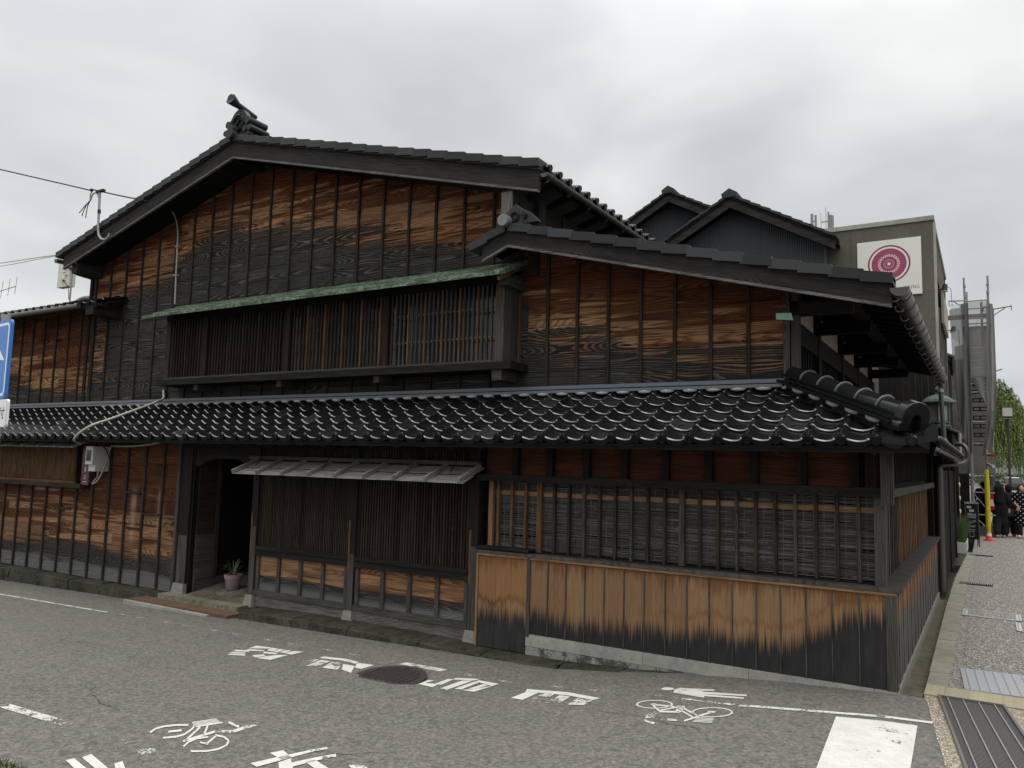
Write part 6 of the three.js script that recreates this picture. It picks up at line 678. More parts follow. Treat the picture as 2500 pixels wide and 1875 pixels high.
{
  const Mt = thing('electric_meter', 'cream electric meter box with dark window on the left boarded wall', 'electric meter', [-12.62, 1.86, 0.06]), cr = std({ color: new THREE.Color().setRGB(0.5, 0.49, 0.43), roughness: 0.5 });
  part('case', [mv(slab([[-0.12, -0.08], [0.1, -0.08], [0.1, 0.22], [-0.12, 0.22]], -0.17, 0.14), 0, 0, 0), mv(slab([[-0.1, -0.2], [0.09, -0.2], [0.1, -0.078], [-0.11, -0.078]], -0.17, 0.08), 0, 0, 0)], cr, Mt); part('window', bx(-0.09, 0.05, -0.02, 0.17, 0.14, 0.146), std({ color: new THREE.Color().setRGB(0.02, 0.02, 0.02), roughness: 0.1 }), Mt); part('trim', bx(-0.12, 0.1, 0.218, 0.232, -0.172, 0.145), cr, Mt);
  part('cable_loop', tube([[0.06, -0.2, 0], [0.05, -0.3, 0.0], [-0.05, -0.38, 0.0], [-0.02, -0.42, 0.03], [0.1, -0.36, 0.02], [0.16, -0.2, -0.02], [0.17, 0.1, -0.1], [0.2, 0.25, -0.12]], 0.014, 40, 6), GREYP, Mt); part('wall_cable', tube([[0.2, 0.25, -0.14], [0.9, 0.26, -0.14], [1.5, 0.32, -0.14], [2.28, 0.45, -0.15]], 0.02, 30, 7), GREYP, Mt); part('wall_cable', tube([[-0.05, 0.4, 0.1], [0.1, 0.34, 0.1], [0.22, 0.2, 0.0], [0.24, 0, -0.1]], 0.01, 20, 6), CABLE, Mt);
}
function canvasTex(W, H, draw) { const c = document.createElement('canvas'); c.width = W; c.height = H; const x = c.getContext('2d'); draw(x, W, H); const t = new THREE.CanvasTexture(c); t.colorSpace = THREE.SRGBColorSpace; t.needsUpdate = true; return t; }
function boardWith(name, w, h, d, face, body, parent) { const b = part(name, bx(-w / 2, w / 2, -h / 2, h / 2, -d, 0), body, parent); const f = N(new THREE.PlaneGeometry(w - 0.004, h - 0.004)); f.translate(0, 0, 0.002); part(name + '_print', f, face, parent); return b; }
const strokes = (x, list, ox, oy, s) => { for (const l of list) { x.beginPath(); l.forEach(([a, b], i) => (i ? x.lineTo(ox + a * s, oy + b * s) : x.moveTo(ox + a * s, oy + b * s))); x.stroke(); } };
const GL = { three: [[[0.12, 0.15], [0.88, 0.15]], [[0.2, 0.5], [0.8, 0.5]], [[0.05, 0.88], [0.95, 0.88]]], cho: [[[0.05, 0.12], [0.95, 0.12]], [[0.55, 0.12], [0.55, 0.88], [0.35, 0.82]]], me: [[[0.2, 0.05], [0.2, 0.95]], [[0.8, 0.05], [0.8, 0.95]], [[0.2, 0.07], [0.8, 0.07]], [[0.2, 0.36], [0.8, 0.36]], [[0.2, 0.65], [0.8, 0.65]], [[0.2, 0.93], [0.8, 0.93]]], machi: [[[0.05, 0.1], [0.5, 0.1]], [[0.05, 0.1], [0.05, 0.8]], [[0.5, 0.1], [0.5, 0.8]], [[0.05, 0.8], [0.5, 0.8]], [[0.05, 0.45], [0.5, 0.45]], [[0.28, 0.1], [0.28, 0.8]], [[0.55, 0.15], [1, 0.15]], [[0.78, 0.15], [0.78, 0.95], [0.64, 0.88]]], tsuke: [[[0.3, 0.05], [0.08, 0.45]], [[0.2, 0.3], [0.2, 0.95]], [[0.38, 0.3], [1, 0.3]], [[0.78, 0.05], [0.78, 0.93], [0.62, 0.86]], [[0.48, 0.48], [0.58, 0.65]]] };
{
  const P = thing('address_plate', 'narrow maroon street address plate with white characters and number 2', 'address plate', [-13.0, 1.735, 0.03]);
  const f = canvasTex(128, 360, (x, W, H) => { x.fillStyle = '#4a1f22'; x.fillRect(0, 0, W, H); x.strokeStyle = '#b9aeb0'; x.lineWidth = 6; strokes(x, GL.machi, 40, 26, 44); strokes(x, GL.three, 40, 80, 44); strokes(x, GL.cho, 40, 134, 44); strokes(x, GL.me, 42, 188, 40); x.fillStyle = '#d8d2d2'; x.font = '52px sans-serif'; x.fillText('2', 48, 300); x.fillRect(36, 326, 56, 5); });
  boardWith('plate', 0.24, 0.66, 0.02, std({ map: f, roughness: 0.5 }), std({ color: new THREE.Color().setRGB(0.07, 0.015, 0.017), roughness: 0.5 }), P);
}
{
  const A = thing('panel_antenna', 'white flat panel antenna on a thin pole above the left wing roof', 'antenna', [-17.08, 6.0, -1.5]), wm = std({ color: new THREE.Color().setRGB(0.62, 0.61, 0.53), roughness: 0.55 });
  part('panel', bx(-0.27, 0.22, -0.28, 0.3, -0.12, 0.02), wm, A); for (const [x, y, w, h] of [[-0.08, -0.13, 0.14, 0.1], [0.02, -0.02, 0.16, 0.012], [-0.05, 0.06, 0.1, 0.012], [0.02, 0.1, 0.012, 0.08]]) part('rib', bx(x, x + w, y, y + h, 0.02, 0.04), wm, A); part('socket', disc(-0.02, -0.1, 0.05, 0.05, 0.03), wm, A); part('bracket', bx(0.04, 0.3, 0.14, 0.26, -0.03, 0.05), GREYP, A); part('pole', cyl([0.28, -1.3, 0], [0.28, 0.24, 0], 0.018), GREYP, A); part('lead', tube([[0, -0.12, 0.05], [0.12, -0.2, 0.06], [0.24, -0.32, 0.04], [0.27, -0.6, 0.02]], 0.008, 14, 5), CABLE, A);
}
{
  const Y = thing('television_antenna', 'small comb-shaped rooftop television antenna at the left edge of the view', 'antenna', [-23.3, 5.6, -3]); part('boom', cyl([-0.4, 0.7, 0.3], [0.3, 1.1, -0.3], 0.012), GREYP, Y); part('pole', cyl([-0.05, -0.6, 0], [-0.05, 0.95, 0], 0.016), GREYP, Y); for (let k = 0; k < 6; k++) part('element', cyl([-0.4 + k * 0.13, 0.5 + k * 0.075, 0.3 - k * 0.12], [-0.34 + k * 0.13, 1.0 + k * 0.075, 0.3 - k * 0.12], 0.007), GREYP, Y);
}
{
  const P = thing('potted_plant', 'mauve plastic flowerpot with arching green leaves in the entrance', 'potted plant', [-9.55, -0.125, -0.5]); P.scale.setScalar(0.86); const pm = std({ color: new THREE.Color().setRGB(0.27, 0.2, 0.19), roughness: 0.6 });
  part('pot', N(new THREE.LatheGeometry([[0, 0], [0.115, 0], [0.145, 0.2], [0.158, 0.2], [0.165, 0.275], [0.15, 0.275], [0.145, 0.24], [0, 0.24]].map(([x, y]) => new THREE.Vector2(x, y)), 28)), pm, P); part('rim', mv(N(new THREE.TorusGeometry(0.163, 0.008, 6, 32)).rotateX(Math.PI / 2), 0, 0.272, 0), pm, P); part('soil', mv(N(new THREE.CylinderGeometry(0.145, 0.145, 0.01, 20)), 0, 0.245, 0), M.soot, P);
  const r = rnd(3), lm = std({ color: new THREE.Color().setRGB(0.045, 0.075, 0.022), roughness: 0.6, side: THREE.DoubleSide }); for (let k = 0; k < 26; k++) { const a = r() * 6.28, L = 0.16 + r() * 0.16, h = 0.08 + r() * 0.2, t = new Tri(), ca = Math.cos(a), sa = Math.sin(a), pt = (u, w) => { const d = 0.03 + L * u, y = 0.25 + h * Math.sin(u * 2.5) * 1.1; return [ca * d - sa * w, y, sa * d + ca * w]; }; for (let i = 0; i < 6; i++) { const w0 = 0.009 * (1 - Math.pow(i / 6, 2)), w1 = 0.009 * (1 - Math.pow((i + 1) / 6, 2)); t.quad(pt(i / 6, -w0), pt(i / 6, w0), pt((i + 1) / 6, w1), pt((i + 1) / 6, -w1)); } part('leaf', t.geo(), lm, P); }
}
{
  const S = thing('blue_road_sign', 'blue square road sign with white arrow cut by the left edge of the view', 'road sign', [-6.165, 2.72, 4.8]), f = canvasTex(512, 512, (x, W) => { x.fillStyle = '#1d6fc4'; x.fillRect(0, 0, W, W); x.strokeStyle = '#e6eaee'; x.lineWidth = 16; x.beginPath(); x.roundRect(26, 26, W - 52, W - 52, 34); x.stroke(); x.fillStyle = '#e6eaee'; x.beginPath(); x.moveTo(W * 0.5, 110); x.lineTo(W * 0.885, 265); x.lineTo(W * 0.6, 250); x.lineTo(W * 0.6, 440); x.lineTo(W * 0.4, 440); x.lineTo(W * 0.4, 250); x.lineTo(W * 0.115, 265); x.fill(); });
  const sh = (w, h, r, d) => { const s = new THREE.Shape(); s.moveTo(-w / 2 + r, -h / 2); s.lineTo(w / 2 - r, -h / 2); s.quadraticCurveTo(w / 2, -h / 2, w / 2, -h / 2 + r); s.lineTo(w / 2, h / 2 - r); s.quadraticCurveTo(w / 2, h / 2, w / 2 - r, h / 2); s.lineTo(-w / 2 + r, h / 2); s.quadraticCurveTo(-w / 2, h / 2, -w / 2, h / 2 - r); s.lineTo(-w / 2, -h / 2 + r); s.quadraticCurveTo(-w / 2, -h / 2, -w / 2 + r, -h / 2); return N(d ? new THREE.ExtrudeGeometry(s, { depth: d, bevelEnabled: false, curveSegments: 6 }) : new THREE.ShapeGeometry(s, 6)); };
  const face = (w, h, r, z) => { const g = sh(w, h, r, 0), p = g.attributes.position, uv = g.attributes.uv; for (let i = 0; i < p.count; i++) uv.setXY(i, p.getX(i) / w + 0.5, p.getY(i) / h + 0.5); return mv(g, 0, 0, z); };
  S.rotation.y = -0.12;
  part('panel', sh(0.64, 0.64, 0.05, 0.02), std({ color: new THREE.Color().setRGB(0.02, 0.16, 0.5), roughness: 0.4 }), S); part('panel_face', face(0.636, 0.636, 0.05, 0.022), std({ map: f, roughness: 0.35 }), S);
  const f2 = canvasTex(512, 190, (x, W, H) => { x.fillStyle = '#e4e6e6'; x.fillRect(0, 0, W, H); x.strokeStyle = '#1a1a1c'; x.lineWidth = 10; x.lineCap = 'round'; strokes(x, GL.tsuke, 398, 52, 86); });
  part('subpanel', mv(sh(0.66, 0.22, 0.03, 0.02), 0.05, -0.435, 0), std({ color: new THREE.Color().setRGB(0.75, 0.76, 0.76), roughness: 0.4 }), S); part('subpanel_face', mv(face(0.656, 0.216, 0.03, 0.022), 0.05, -0.435, 0), std({ map: f2, roughness: 0.35 }), S);
  part('pole', cyl([-0.05, -3.1, -0.06], [-0.05, 0.4, -0.06], 0.038), GREYP, S);
}
// ================================================================= neighbours and street behind
const CORR = std({ color: new THREE.Color().setRGB(0.055, 0.06, 0.068), roughness: 0.55, metalness: 0.2 });
function shed(label, x, top, z, sl, sr, l, r) {
  const H = thing('corrugated_building', label, 'building', [x, 0, z]), yl = top - l * sl, yr = top - r * sr, t = new Tri(), n = Math.round((l + r - 0.5) / 0.013);
  for (let k = 0; k < n; k++) { const f = (i) => { const u = -l + 0.25 + (i * (l + r - 0.5)) / n; return [u, u < 0 ? top + u * sl : top - u * sr, 0.014 * Math.cos((u * 2 * Math.PI) / 0.052)]; }, a = f(k), b = f(k + 1); t.quad([a[0], 2, a[2]], [b[0], 2, b[2]], [b[0], b[1] - 0.2, b[2]], [a[0], a[1] - 0.2, a[2]]); }
  part('corrugated_wall', t.geo(), CORR, H); part('side_wall', [bx(r - 0.3, r - 0.25, 0, yr - 0.1, -6, 0), bx(-l + 0.25, -l + 0.3, 0, yl - 0.1, -6, 0)], CORR, H);
  for (const d of [-1, 1]) { const e = d < 0 ? l : r, s = d < 0 ? sl : sr, th = Math.atan(s); part('bargeboard', slab([[0, top - 0.26], [d * e, top - e * s - 0.26], [d * e, top - e * s - 0.06], [0, top - 0.06]].map((p) => p), 0.3, 0.36), M.barge, H); part('roof_deck', slab([[0, top - 0.06], [d * e, top - e * s - 0.06], [d * e, top - e * s + 0.02], [0, top + 0.02]], -6, 0.38), M.soot, H);
    const m = Math.round(e / 0.24); for (let k = 0; k < m; k++) { const a = (e * k) / m, b = (e * (k + 1.1)) / m; part('verge_tile', slab([[d * a, top - a * s + 0.01], [d * b, top - b * s + 0.03], [d * b, top - b * s + 0.1], [d * a, top - a * s + 0.07]], -0.2, 0.4 + 0.01 * (k % 2)), TILED, H); if (d < 0) part('roof_tile', slab([[d * a, top - a * s + 0.05], [d * b, top - b * s + 0.07], [d * b, top - b * s + 0.11], [d * a, top - a * s + 0.08]], -5, -0.2), TILED, H); } }
  part('ridge_end', slab([[-0.17, top - 0.02], [0.17, top - 0.02], [0.19, top + 0.08], [0.0, top + 0.2], [-0.19, top + 0.08]], -6, 0.42), TILED, H); return H;
}
shed('dark corrugated gable building behind the house, the larger one at right', -4.36, 8.52, -10.6, 0.56, 0.56, 1.95, 2.36);
shed('dark corrugated gable building farther back, half hidden at left of its twin', -6.86, 9.86, -13.2, 0.56, 0.54, 3.2, 2.2);
const plaster = (r, g, b, s) => { const T = speck(1024, 2.5, [r, g, b], (p, q, r2, e, B, u, v) => { const k = 0.82 + 0.1 * p + 0.1 * q + (r2 - 0.5) * 0.2 + (e - 0.5) * 0.3; return [B[0] * k, B[1] * k, B[2] * k, p]; }, s); return tmat(T, 0.4, 0.4, { roughness: 0.95 }, 0.002); };
const concM = plaster(0.125, 0.115, 0.093, 61), trimM = plaster(0.36, 0.35, 0.3, 67), paleM = plaster(0.19, 0.18, 0.158, 71);
{
  const B = thing('concrete_building', 'grey brown concrete building with a pale parapet cap and a wall sign', 'building', [-0.1, 0, -11]);
  const CW = tex(512, 512, (u, v) => { const x = -2.4 + u * 2.4, y = 4.6 + v * 2.95, n = fbm(x * 3, y * 2, 5, 5), f = vn(x * 60, y * 60, 6), st = vn(x * 9, y * 0.7, 7) * 0.6 + vn(x * 26, y * 1.2, 8) * 0.4; let c = [0.125, 0.115, 0.094].map((k) => k * (0.72 + 0.4 * n + 0.16 * f)); const li = sm(-1.78, -1.9, x + 0.1 * (n - 0.5)); c = mix3(c, [0.2 * (0.8 + 0.4 * n), 0.19 * (0.8 + 0.4 * n), 0.165 * (0.8 + 0.4 * n)], li * 0.8); const w = sm(0.16, 0.08, Math.abs(x + 1.78 + 0.06 * Math.sin(y * 9) + 0.2 * (n - 0.5)) - 0.1 * sm(6.7, 6.2, y)) * sm(6.95, 6.6, y + 0.5 * (n - 0.5)); c = mix3(c, [0.07, 0.063, 0.05], w * 0.75); c = mix3(c, [0.085, 0.08, 0.068], sm(0.6, 0.8, st) * 0.45); return [...c, f]; }, false);
  part('front_wall', slab([[-4.5, 0], [0, 0], [0, 7.55], [-4.5, 7.55]], -0.3, 0, (x, y) => [Math.max(0.01, (x + 2.4) / 2.4), Math.max(0.01, (y - 4.6) / 2.95)]), std({ map: CW.map, bumpMap: CW.bump, bumpScale: 0.002, roughness: 0.95 }), B); part('parapet_cap', bx(-4.5, 0.03, 7.55, 7.65, -0.35, 0.03), trimM, B); part('roof', bx(-4.5, 0, 7.3, 7.4, -6, -0.3), concM, B);
  part('corner_strip', bx(0.002, 0.05, 0, 7.5, -0.16, -0.0), trimM, B); part('side_wall', [bx(-0.3, 0, 6.55, 7.5, -6, -0.3), bx(-0.3, 0, 0, 7.5, -6, -5.4)], concM, B); part('side_cap', bx(-0.3, 0.03, 7.5, 7.6, -6, -0.36), trimM, B); part('side_box', bx(0, 0.06, 5.75, 6.5, -5.6, -3.0), trimM, B);
  part('window_recess', bx(-0.3, -0.22, 3, 6.55, -5.4, -0.3), M.void, B); for (let k = 0; k < 5; k++) part('mullion', bx(-0.2, -0.02, 2.6, 6.1, -0.7 - k * 1.05, -0.62 - k * 1.05), paleM, B); for (let k = 0; k < 4; k++) part('window_pane', bx(-0.14, -0.13, 2.8, 5.9, -1.6 - k * 1.05, -0.75 - k * 1.05), std({ color: new THREE.Color().setRGB(0.03, 0.035, 0.04), roughness: 0.1 }), B); part('wall', bx(-0.3, 0, 0, 2.7, -5.4, -0.3), concM, B);
}
{
  const S = thing('brewery_sign', 'white square wall sign with a round crimson wheel emblem', 'wall sign', [-0.985, 6.56, -10.96]);
  const f = canvasTex(1024, 1024, (x, W) => { x.fillStyle = '#dcdcd4'; x.fillRect(0, 0, W, W); const cx = W * 0.5, cy = W * 0.43, R = W * 0.335, cr = '#8a1f4a'; const ring = (a, c) => { x.fillStyle = c; x.beginPath(); x.arc(cx, cy, R * a, 0, 7); x.fill(); }; ring(1, cr); ring(0.915, '#dcdcd4'); ring(0.82, cr); x.strokeStyle = '#c487a0'; x.lineWidth = 3; for (let k = 0; k < 72; k++) { const a = (k / 72) * 6.2832; x.beginPath(); x.moveTo(cx + R * 0.52 * Math.cos(a), cy + R * 0.52 * Math.sin(a)); x.lineTo(cx + R * 0.8 * Math.cos(a), cy + R * 0.8 * Math.sin(a)); x.stroke(); } for (let j = 0; j < 3; j++) for (let k = 0; k < 48; k++) { x.fillStyle = (j + k) % 2 ? '#8a1f4a' : '#e8ddd8'; const a0 = (k / 48) * 6.2832, a1 = ((k + 1) / 48) * 6.2832, r0 = R * (0.38 + j * 0.045), r1 = r0 + R * 0.045; x.beginPath(); x.arc(cx, cy, r1, a0, a1); x.arc(cx, cy, r0, a1, a0, true); x.fill(); } for (const [a, c] of [[0.27, '#b4899a'], [0.245, cr], [0.215, '#c9a3b0'], [0.195, cr], [0.165, '#b4708c'], [0.14, cr], [0.075, '#e6dcda']]) ring(a, c); x.fillStyle = '#38302f'; x.font = '80px sans-serif'; x.textAlign = 'right'; x.fillText('EWING', W * 0.965, W * 0.9); x.font = '44px sans-serif'; x.fillText('ER', W * 0.79, W * 0.965); });
  boardWith('board', 1.3, 1.29, 0.035, std({ map: f, roughness: 0.5 }), std({ color: new THREE.Color().setRGB(0.68, 0.68, 0.64), roughness: 0.5 }), S);
}
{ // antennas on a roof far behind
  const wm = std({ color: new THREE.Color().setRGB(0.24, 0.24, 0.25), roughness: 0.6 });
  const B = thing('flat_roofed_block', 'plain flat-roofed block far behind the gables carrying the antennas', 'building', [-7.5, 0, -43]); part('wall', bx(-3, 4, 0, 15.2, -6, 4.5), paleM, B);
  const a = (x, l, h, parts) => { const A = thing('antenna_cluster', l, 'antenna', [x, 15.2, -40]); for (const [dx, y0, y1, r] of parts) part(r > 0.05 ? 'panel' : 'rod', r > 0.05 ? bx(dx - r, dx + r, y0, y1, -r, r) : cyl([dx, y0, 0], [dx, y1, 0], r), wm, A); part('arm', bx(parts[0][0], parts[parts.length - 1][0], h, h + 0.06, -0.03, 0.03), wm, A); };
  a(-7.7, 'pair of pale antenna panels on the skyline, left cluster', 1.6, [[-0.06, 0, 2.1, 0.07], [0.0, 0, 2.15, 0.02], [0.15, 0, 2.0, 0.06]]); a(-6.8, 'antenna panels and thin whip rods on the skyline, right cluster', 1.5, [[-0.45, 0, 2.1, 0.014], [-0.17, 0, 2.4, 0.016], [-0.03, 0, 2.1, 0.05], [0.09, 0, 1.9, 0.06], [0.2, 0, 1.85, 0.06]]);
}
function flood(x, y, z, l) { const F = thing('flood_lamp', l, 'flood lamp', [x, y, z]); const bm = std({ color: new THREE.Color().setRGB(0.03, 0.03, 0.03), roughness: 0.5 }); part('arm', [cyl([-0.17, 0.02, 0], [0, 0.02, 0], 0.012), bx(-0.19, -0.16, -0.05, 0.09, -0.03, 0.03)], bm, F); part('head', cyl([0.02, -0.02, 0], [0.05, 0.12, 0], 0.07, 0.045, 12), bm, F); part('lens', cyl([0.02, -0.03, 0], [0.018, -0.05, 0], 0.078, 0.07, 14), std({ color: new THREE.Color().setRGB(0.7, 0.65, 0.45), roughness: 0.4 }), F); part('lead', tube([[0.05, 0.05, 0], [0.14, 0.02, 0], [0.16, -0.15, 0], [0.17, -0.4, 0]], 0.006, 16, 5), CABLE, F); }
flood(0.02, 6.22, -12.2, 'black flood lamp on an arm high beside the wall sign'); flood(0.06, 5.85, -16, 'black flood lamp lower down beside the scaffold sheeting');
// narrow gate front between house and street, its tiled cap and the copper lantern
{
  const G = thing('neighbour_gate', 'dark boarded gate front with small tiled cap beyond the house corner', 'gate', [0, 0, -7.3]);
  for (let k = 0; k < 26; k++) part('board', bx(-0.02 + (k % 2) * 0.008, 0.05 + (k % 2) * 0.008, 0, 2.05, -0.35 - k * 0.29 - 0.28, -0.35 - k * 0.29), M.black, G); for (const z of [-0.3, -3.2, -6.4]) part('post', bx(-0.05, 0.09, 0, 2.3, z - 0.14, z), M.black, G); part('backing', bx(-0.6, -0.05, 0, 2.4, -9.5, 0.1), M.soot, G);
  part('end_post', bx(-0.06, 0.1, 0, 2.2, -9.2, -9.06), M.batten, G); part('sign_panel', bx(0.1, 0.115, 0.55, 1.9, -9.0, -8.7), M.ochre, G); for (const y of [0.7, 1.0, 1.35, 1.7]) part('white_lettering', mv(N(new THREE.SphereGeometry(0.05, 10, 6)).scale(0.5, 1.3, 1), 0.115, y, -8.7), std({ color: new THREE.Color().setRGB(0.6, 0.58, 0.55), roughness: 0.8 }), G);  // framed sign panel seen edge-on, white lettering shapes as flattened blobs
  part('cap_beam', bx(-0.3, 0.22, 2.35, 2.75, -8.5, -1.6), M.soot, G); for (let k = 0; k < 12; k++) part('cap_tile', cyl([-0.3, 2.92 - k * 0.006, -2.3 - k * 0.26], [0.3 + 0.01 * (k % 3), 2.76, -2.3 - k * 0.26], 0.05, 0.055, 10), TILE, G); part('cap_tile_end', [bx(0.16, 0.34, 2.72, 2.8, -2.35, -2.1), cyl([0.0, 2.9, -2.1], [0.33, 2.76, -2.1], 0.05)], TILE, G);
  part('drain_pipe', cyl([0.34, 2.35, -1.4], [0.34, 2.75, -1.4], 0.028), GREYP, G);
}
{
  const L = thing('copper_lantern', 'green weathered copper lantern with domed roof by the downpipe', 'lantern', [0.0, 2.885, -8.78]), cu = std({ color: new THREE.Color().setRGB(0.055, 0.09, 0.07), roughness: 0.65, metalness: 0.2 }), dk = std({ color: new THREE.Color().setRGB(0.05, 0.06, 0.055), roughness: 0.7 }), six = (pts, s = 6) => { const g = N(new THREE.LatheGeometry(pts.map(([x, y]) => new THREE.Vector2(x, y)), s)); g.computeVertexNormals(); return g; };
  part('roof', six([[0.27, 0.42], [0.285, 0.45], [0.25, 0.5], [0.17, 0.56], [0.06, 0.6], [0, 0.61]], 12), cu, L); part('finial', six([[0, 0.6], [0.05, 0.61], [0.03, 0.64], [0.055, 0.67], [0.06, 0.7], [0.03, 0.74], [0, 0.77]], 12), dk, L); part('body', six([[0.19, 0.1], [0.195, 0.43], [0, 0.43]]), std({ color: new THREE.Color().setRGB(0.27, 0.3, 0.28), roughness: 0.4 }), L);
  for (let k = 0; k < 6; k++) { const a = (k * Math.PI) / 3, x = 0.2 * Math.sin(a), z = 0.2 * Math.cos(a); part('frame_bar', cyl([x, 0.08, z], [x, 0.44, z], 0.018), cu, L); } part('base', six([[0, -0.04], [0.24, -0.04], [0.25, 0.0], [0.2, 0.03], [0.23, 0.06], [0.2, 0.11], [0, 0.11]]), cu, L); part('top_band', six([[0.2, 0.38], [0.21, 0.4], [0.23, 0.43], [0, 0.43]]), cu, L);
}
{
  const B = thing('grey_shop_building', 'pale grey building wrapped by the scaffold', 'building', [0, 0, -21.6]); part('front_wall', bx(0.25, 0.98, 2.0, 6.8, -0.3, 0), paleM, B); part('side_wing', bx(-5, 0.249, 2.0, 5.7, -0.35, -0.03), paleM, B); part('side_wall', bx(0.9, 0.98, 0, 6.8, -9, -0.3), paleM, B); part('ground_wall', bx(-5, 0.25, 0, 2.0, -0.3, 0), M.black, B); part('roof', bx(0.2, 1.02, 6.8, 6.86, -9, 0.05), TILED, B); part('wing_roof', bx(-5, 0.249, 5.7, 5.78, -9, 0.0), TILED, B); part('window', bx(0.45, 0.85, 4.85, 5.2, 0, 0.015), M.black, B);
  const C = thing('old_tiled_shop', 'dark old shop with wavy tiled roof edge between concrete block and scaffold', 'building', [0, 0, -18.2]); part('wall', bx(-4, -0.12, 0, 5.3, -2, 0), M.black, C); for (let k = 0; k < 9; k++) part('roof_tile', cyl([-0.7, 5.75 - k * 0.05, -0.1 - k * 0.26], [0.02 - 0.01 * k, 5.4 - k * 0.03, 0.05 - k * 0.26], 0.07, 0.075, 10), TILED, C); part('roof_deck', beam([-2, 6.2, -1], [-0.08, 5.35, -1], 2.2, 0.06), TILED, C); for (const y of [4.1, 3.2, 3.0]) part('rail', bx(-0.2, 0.05, y, y + 0.05, 0.0, 0.05), GREYP, C); part('tiled_roof', beam([-1.5, 3.1, -0.3], [0.05, 2.65, -0.3], 1.6, 0.08), TILE, C);
}
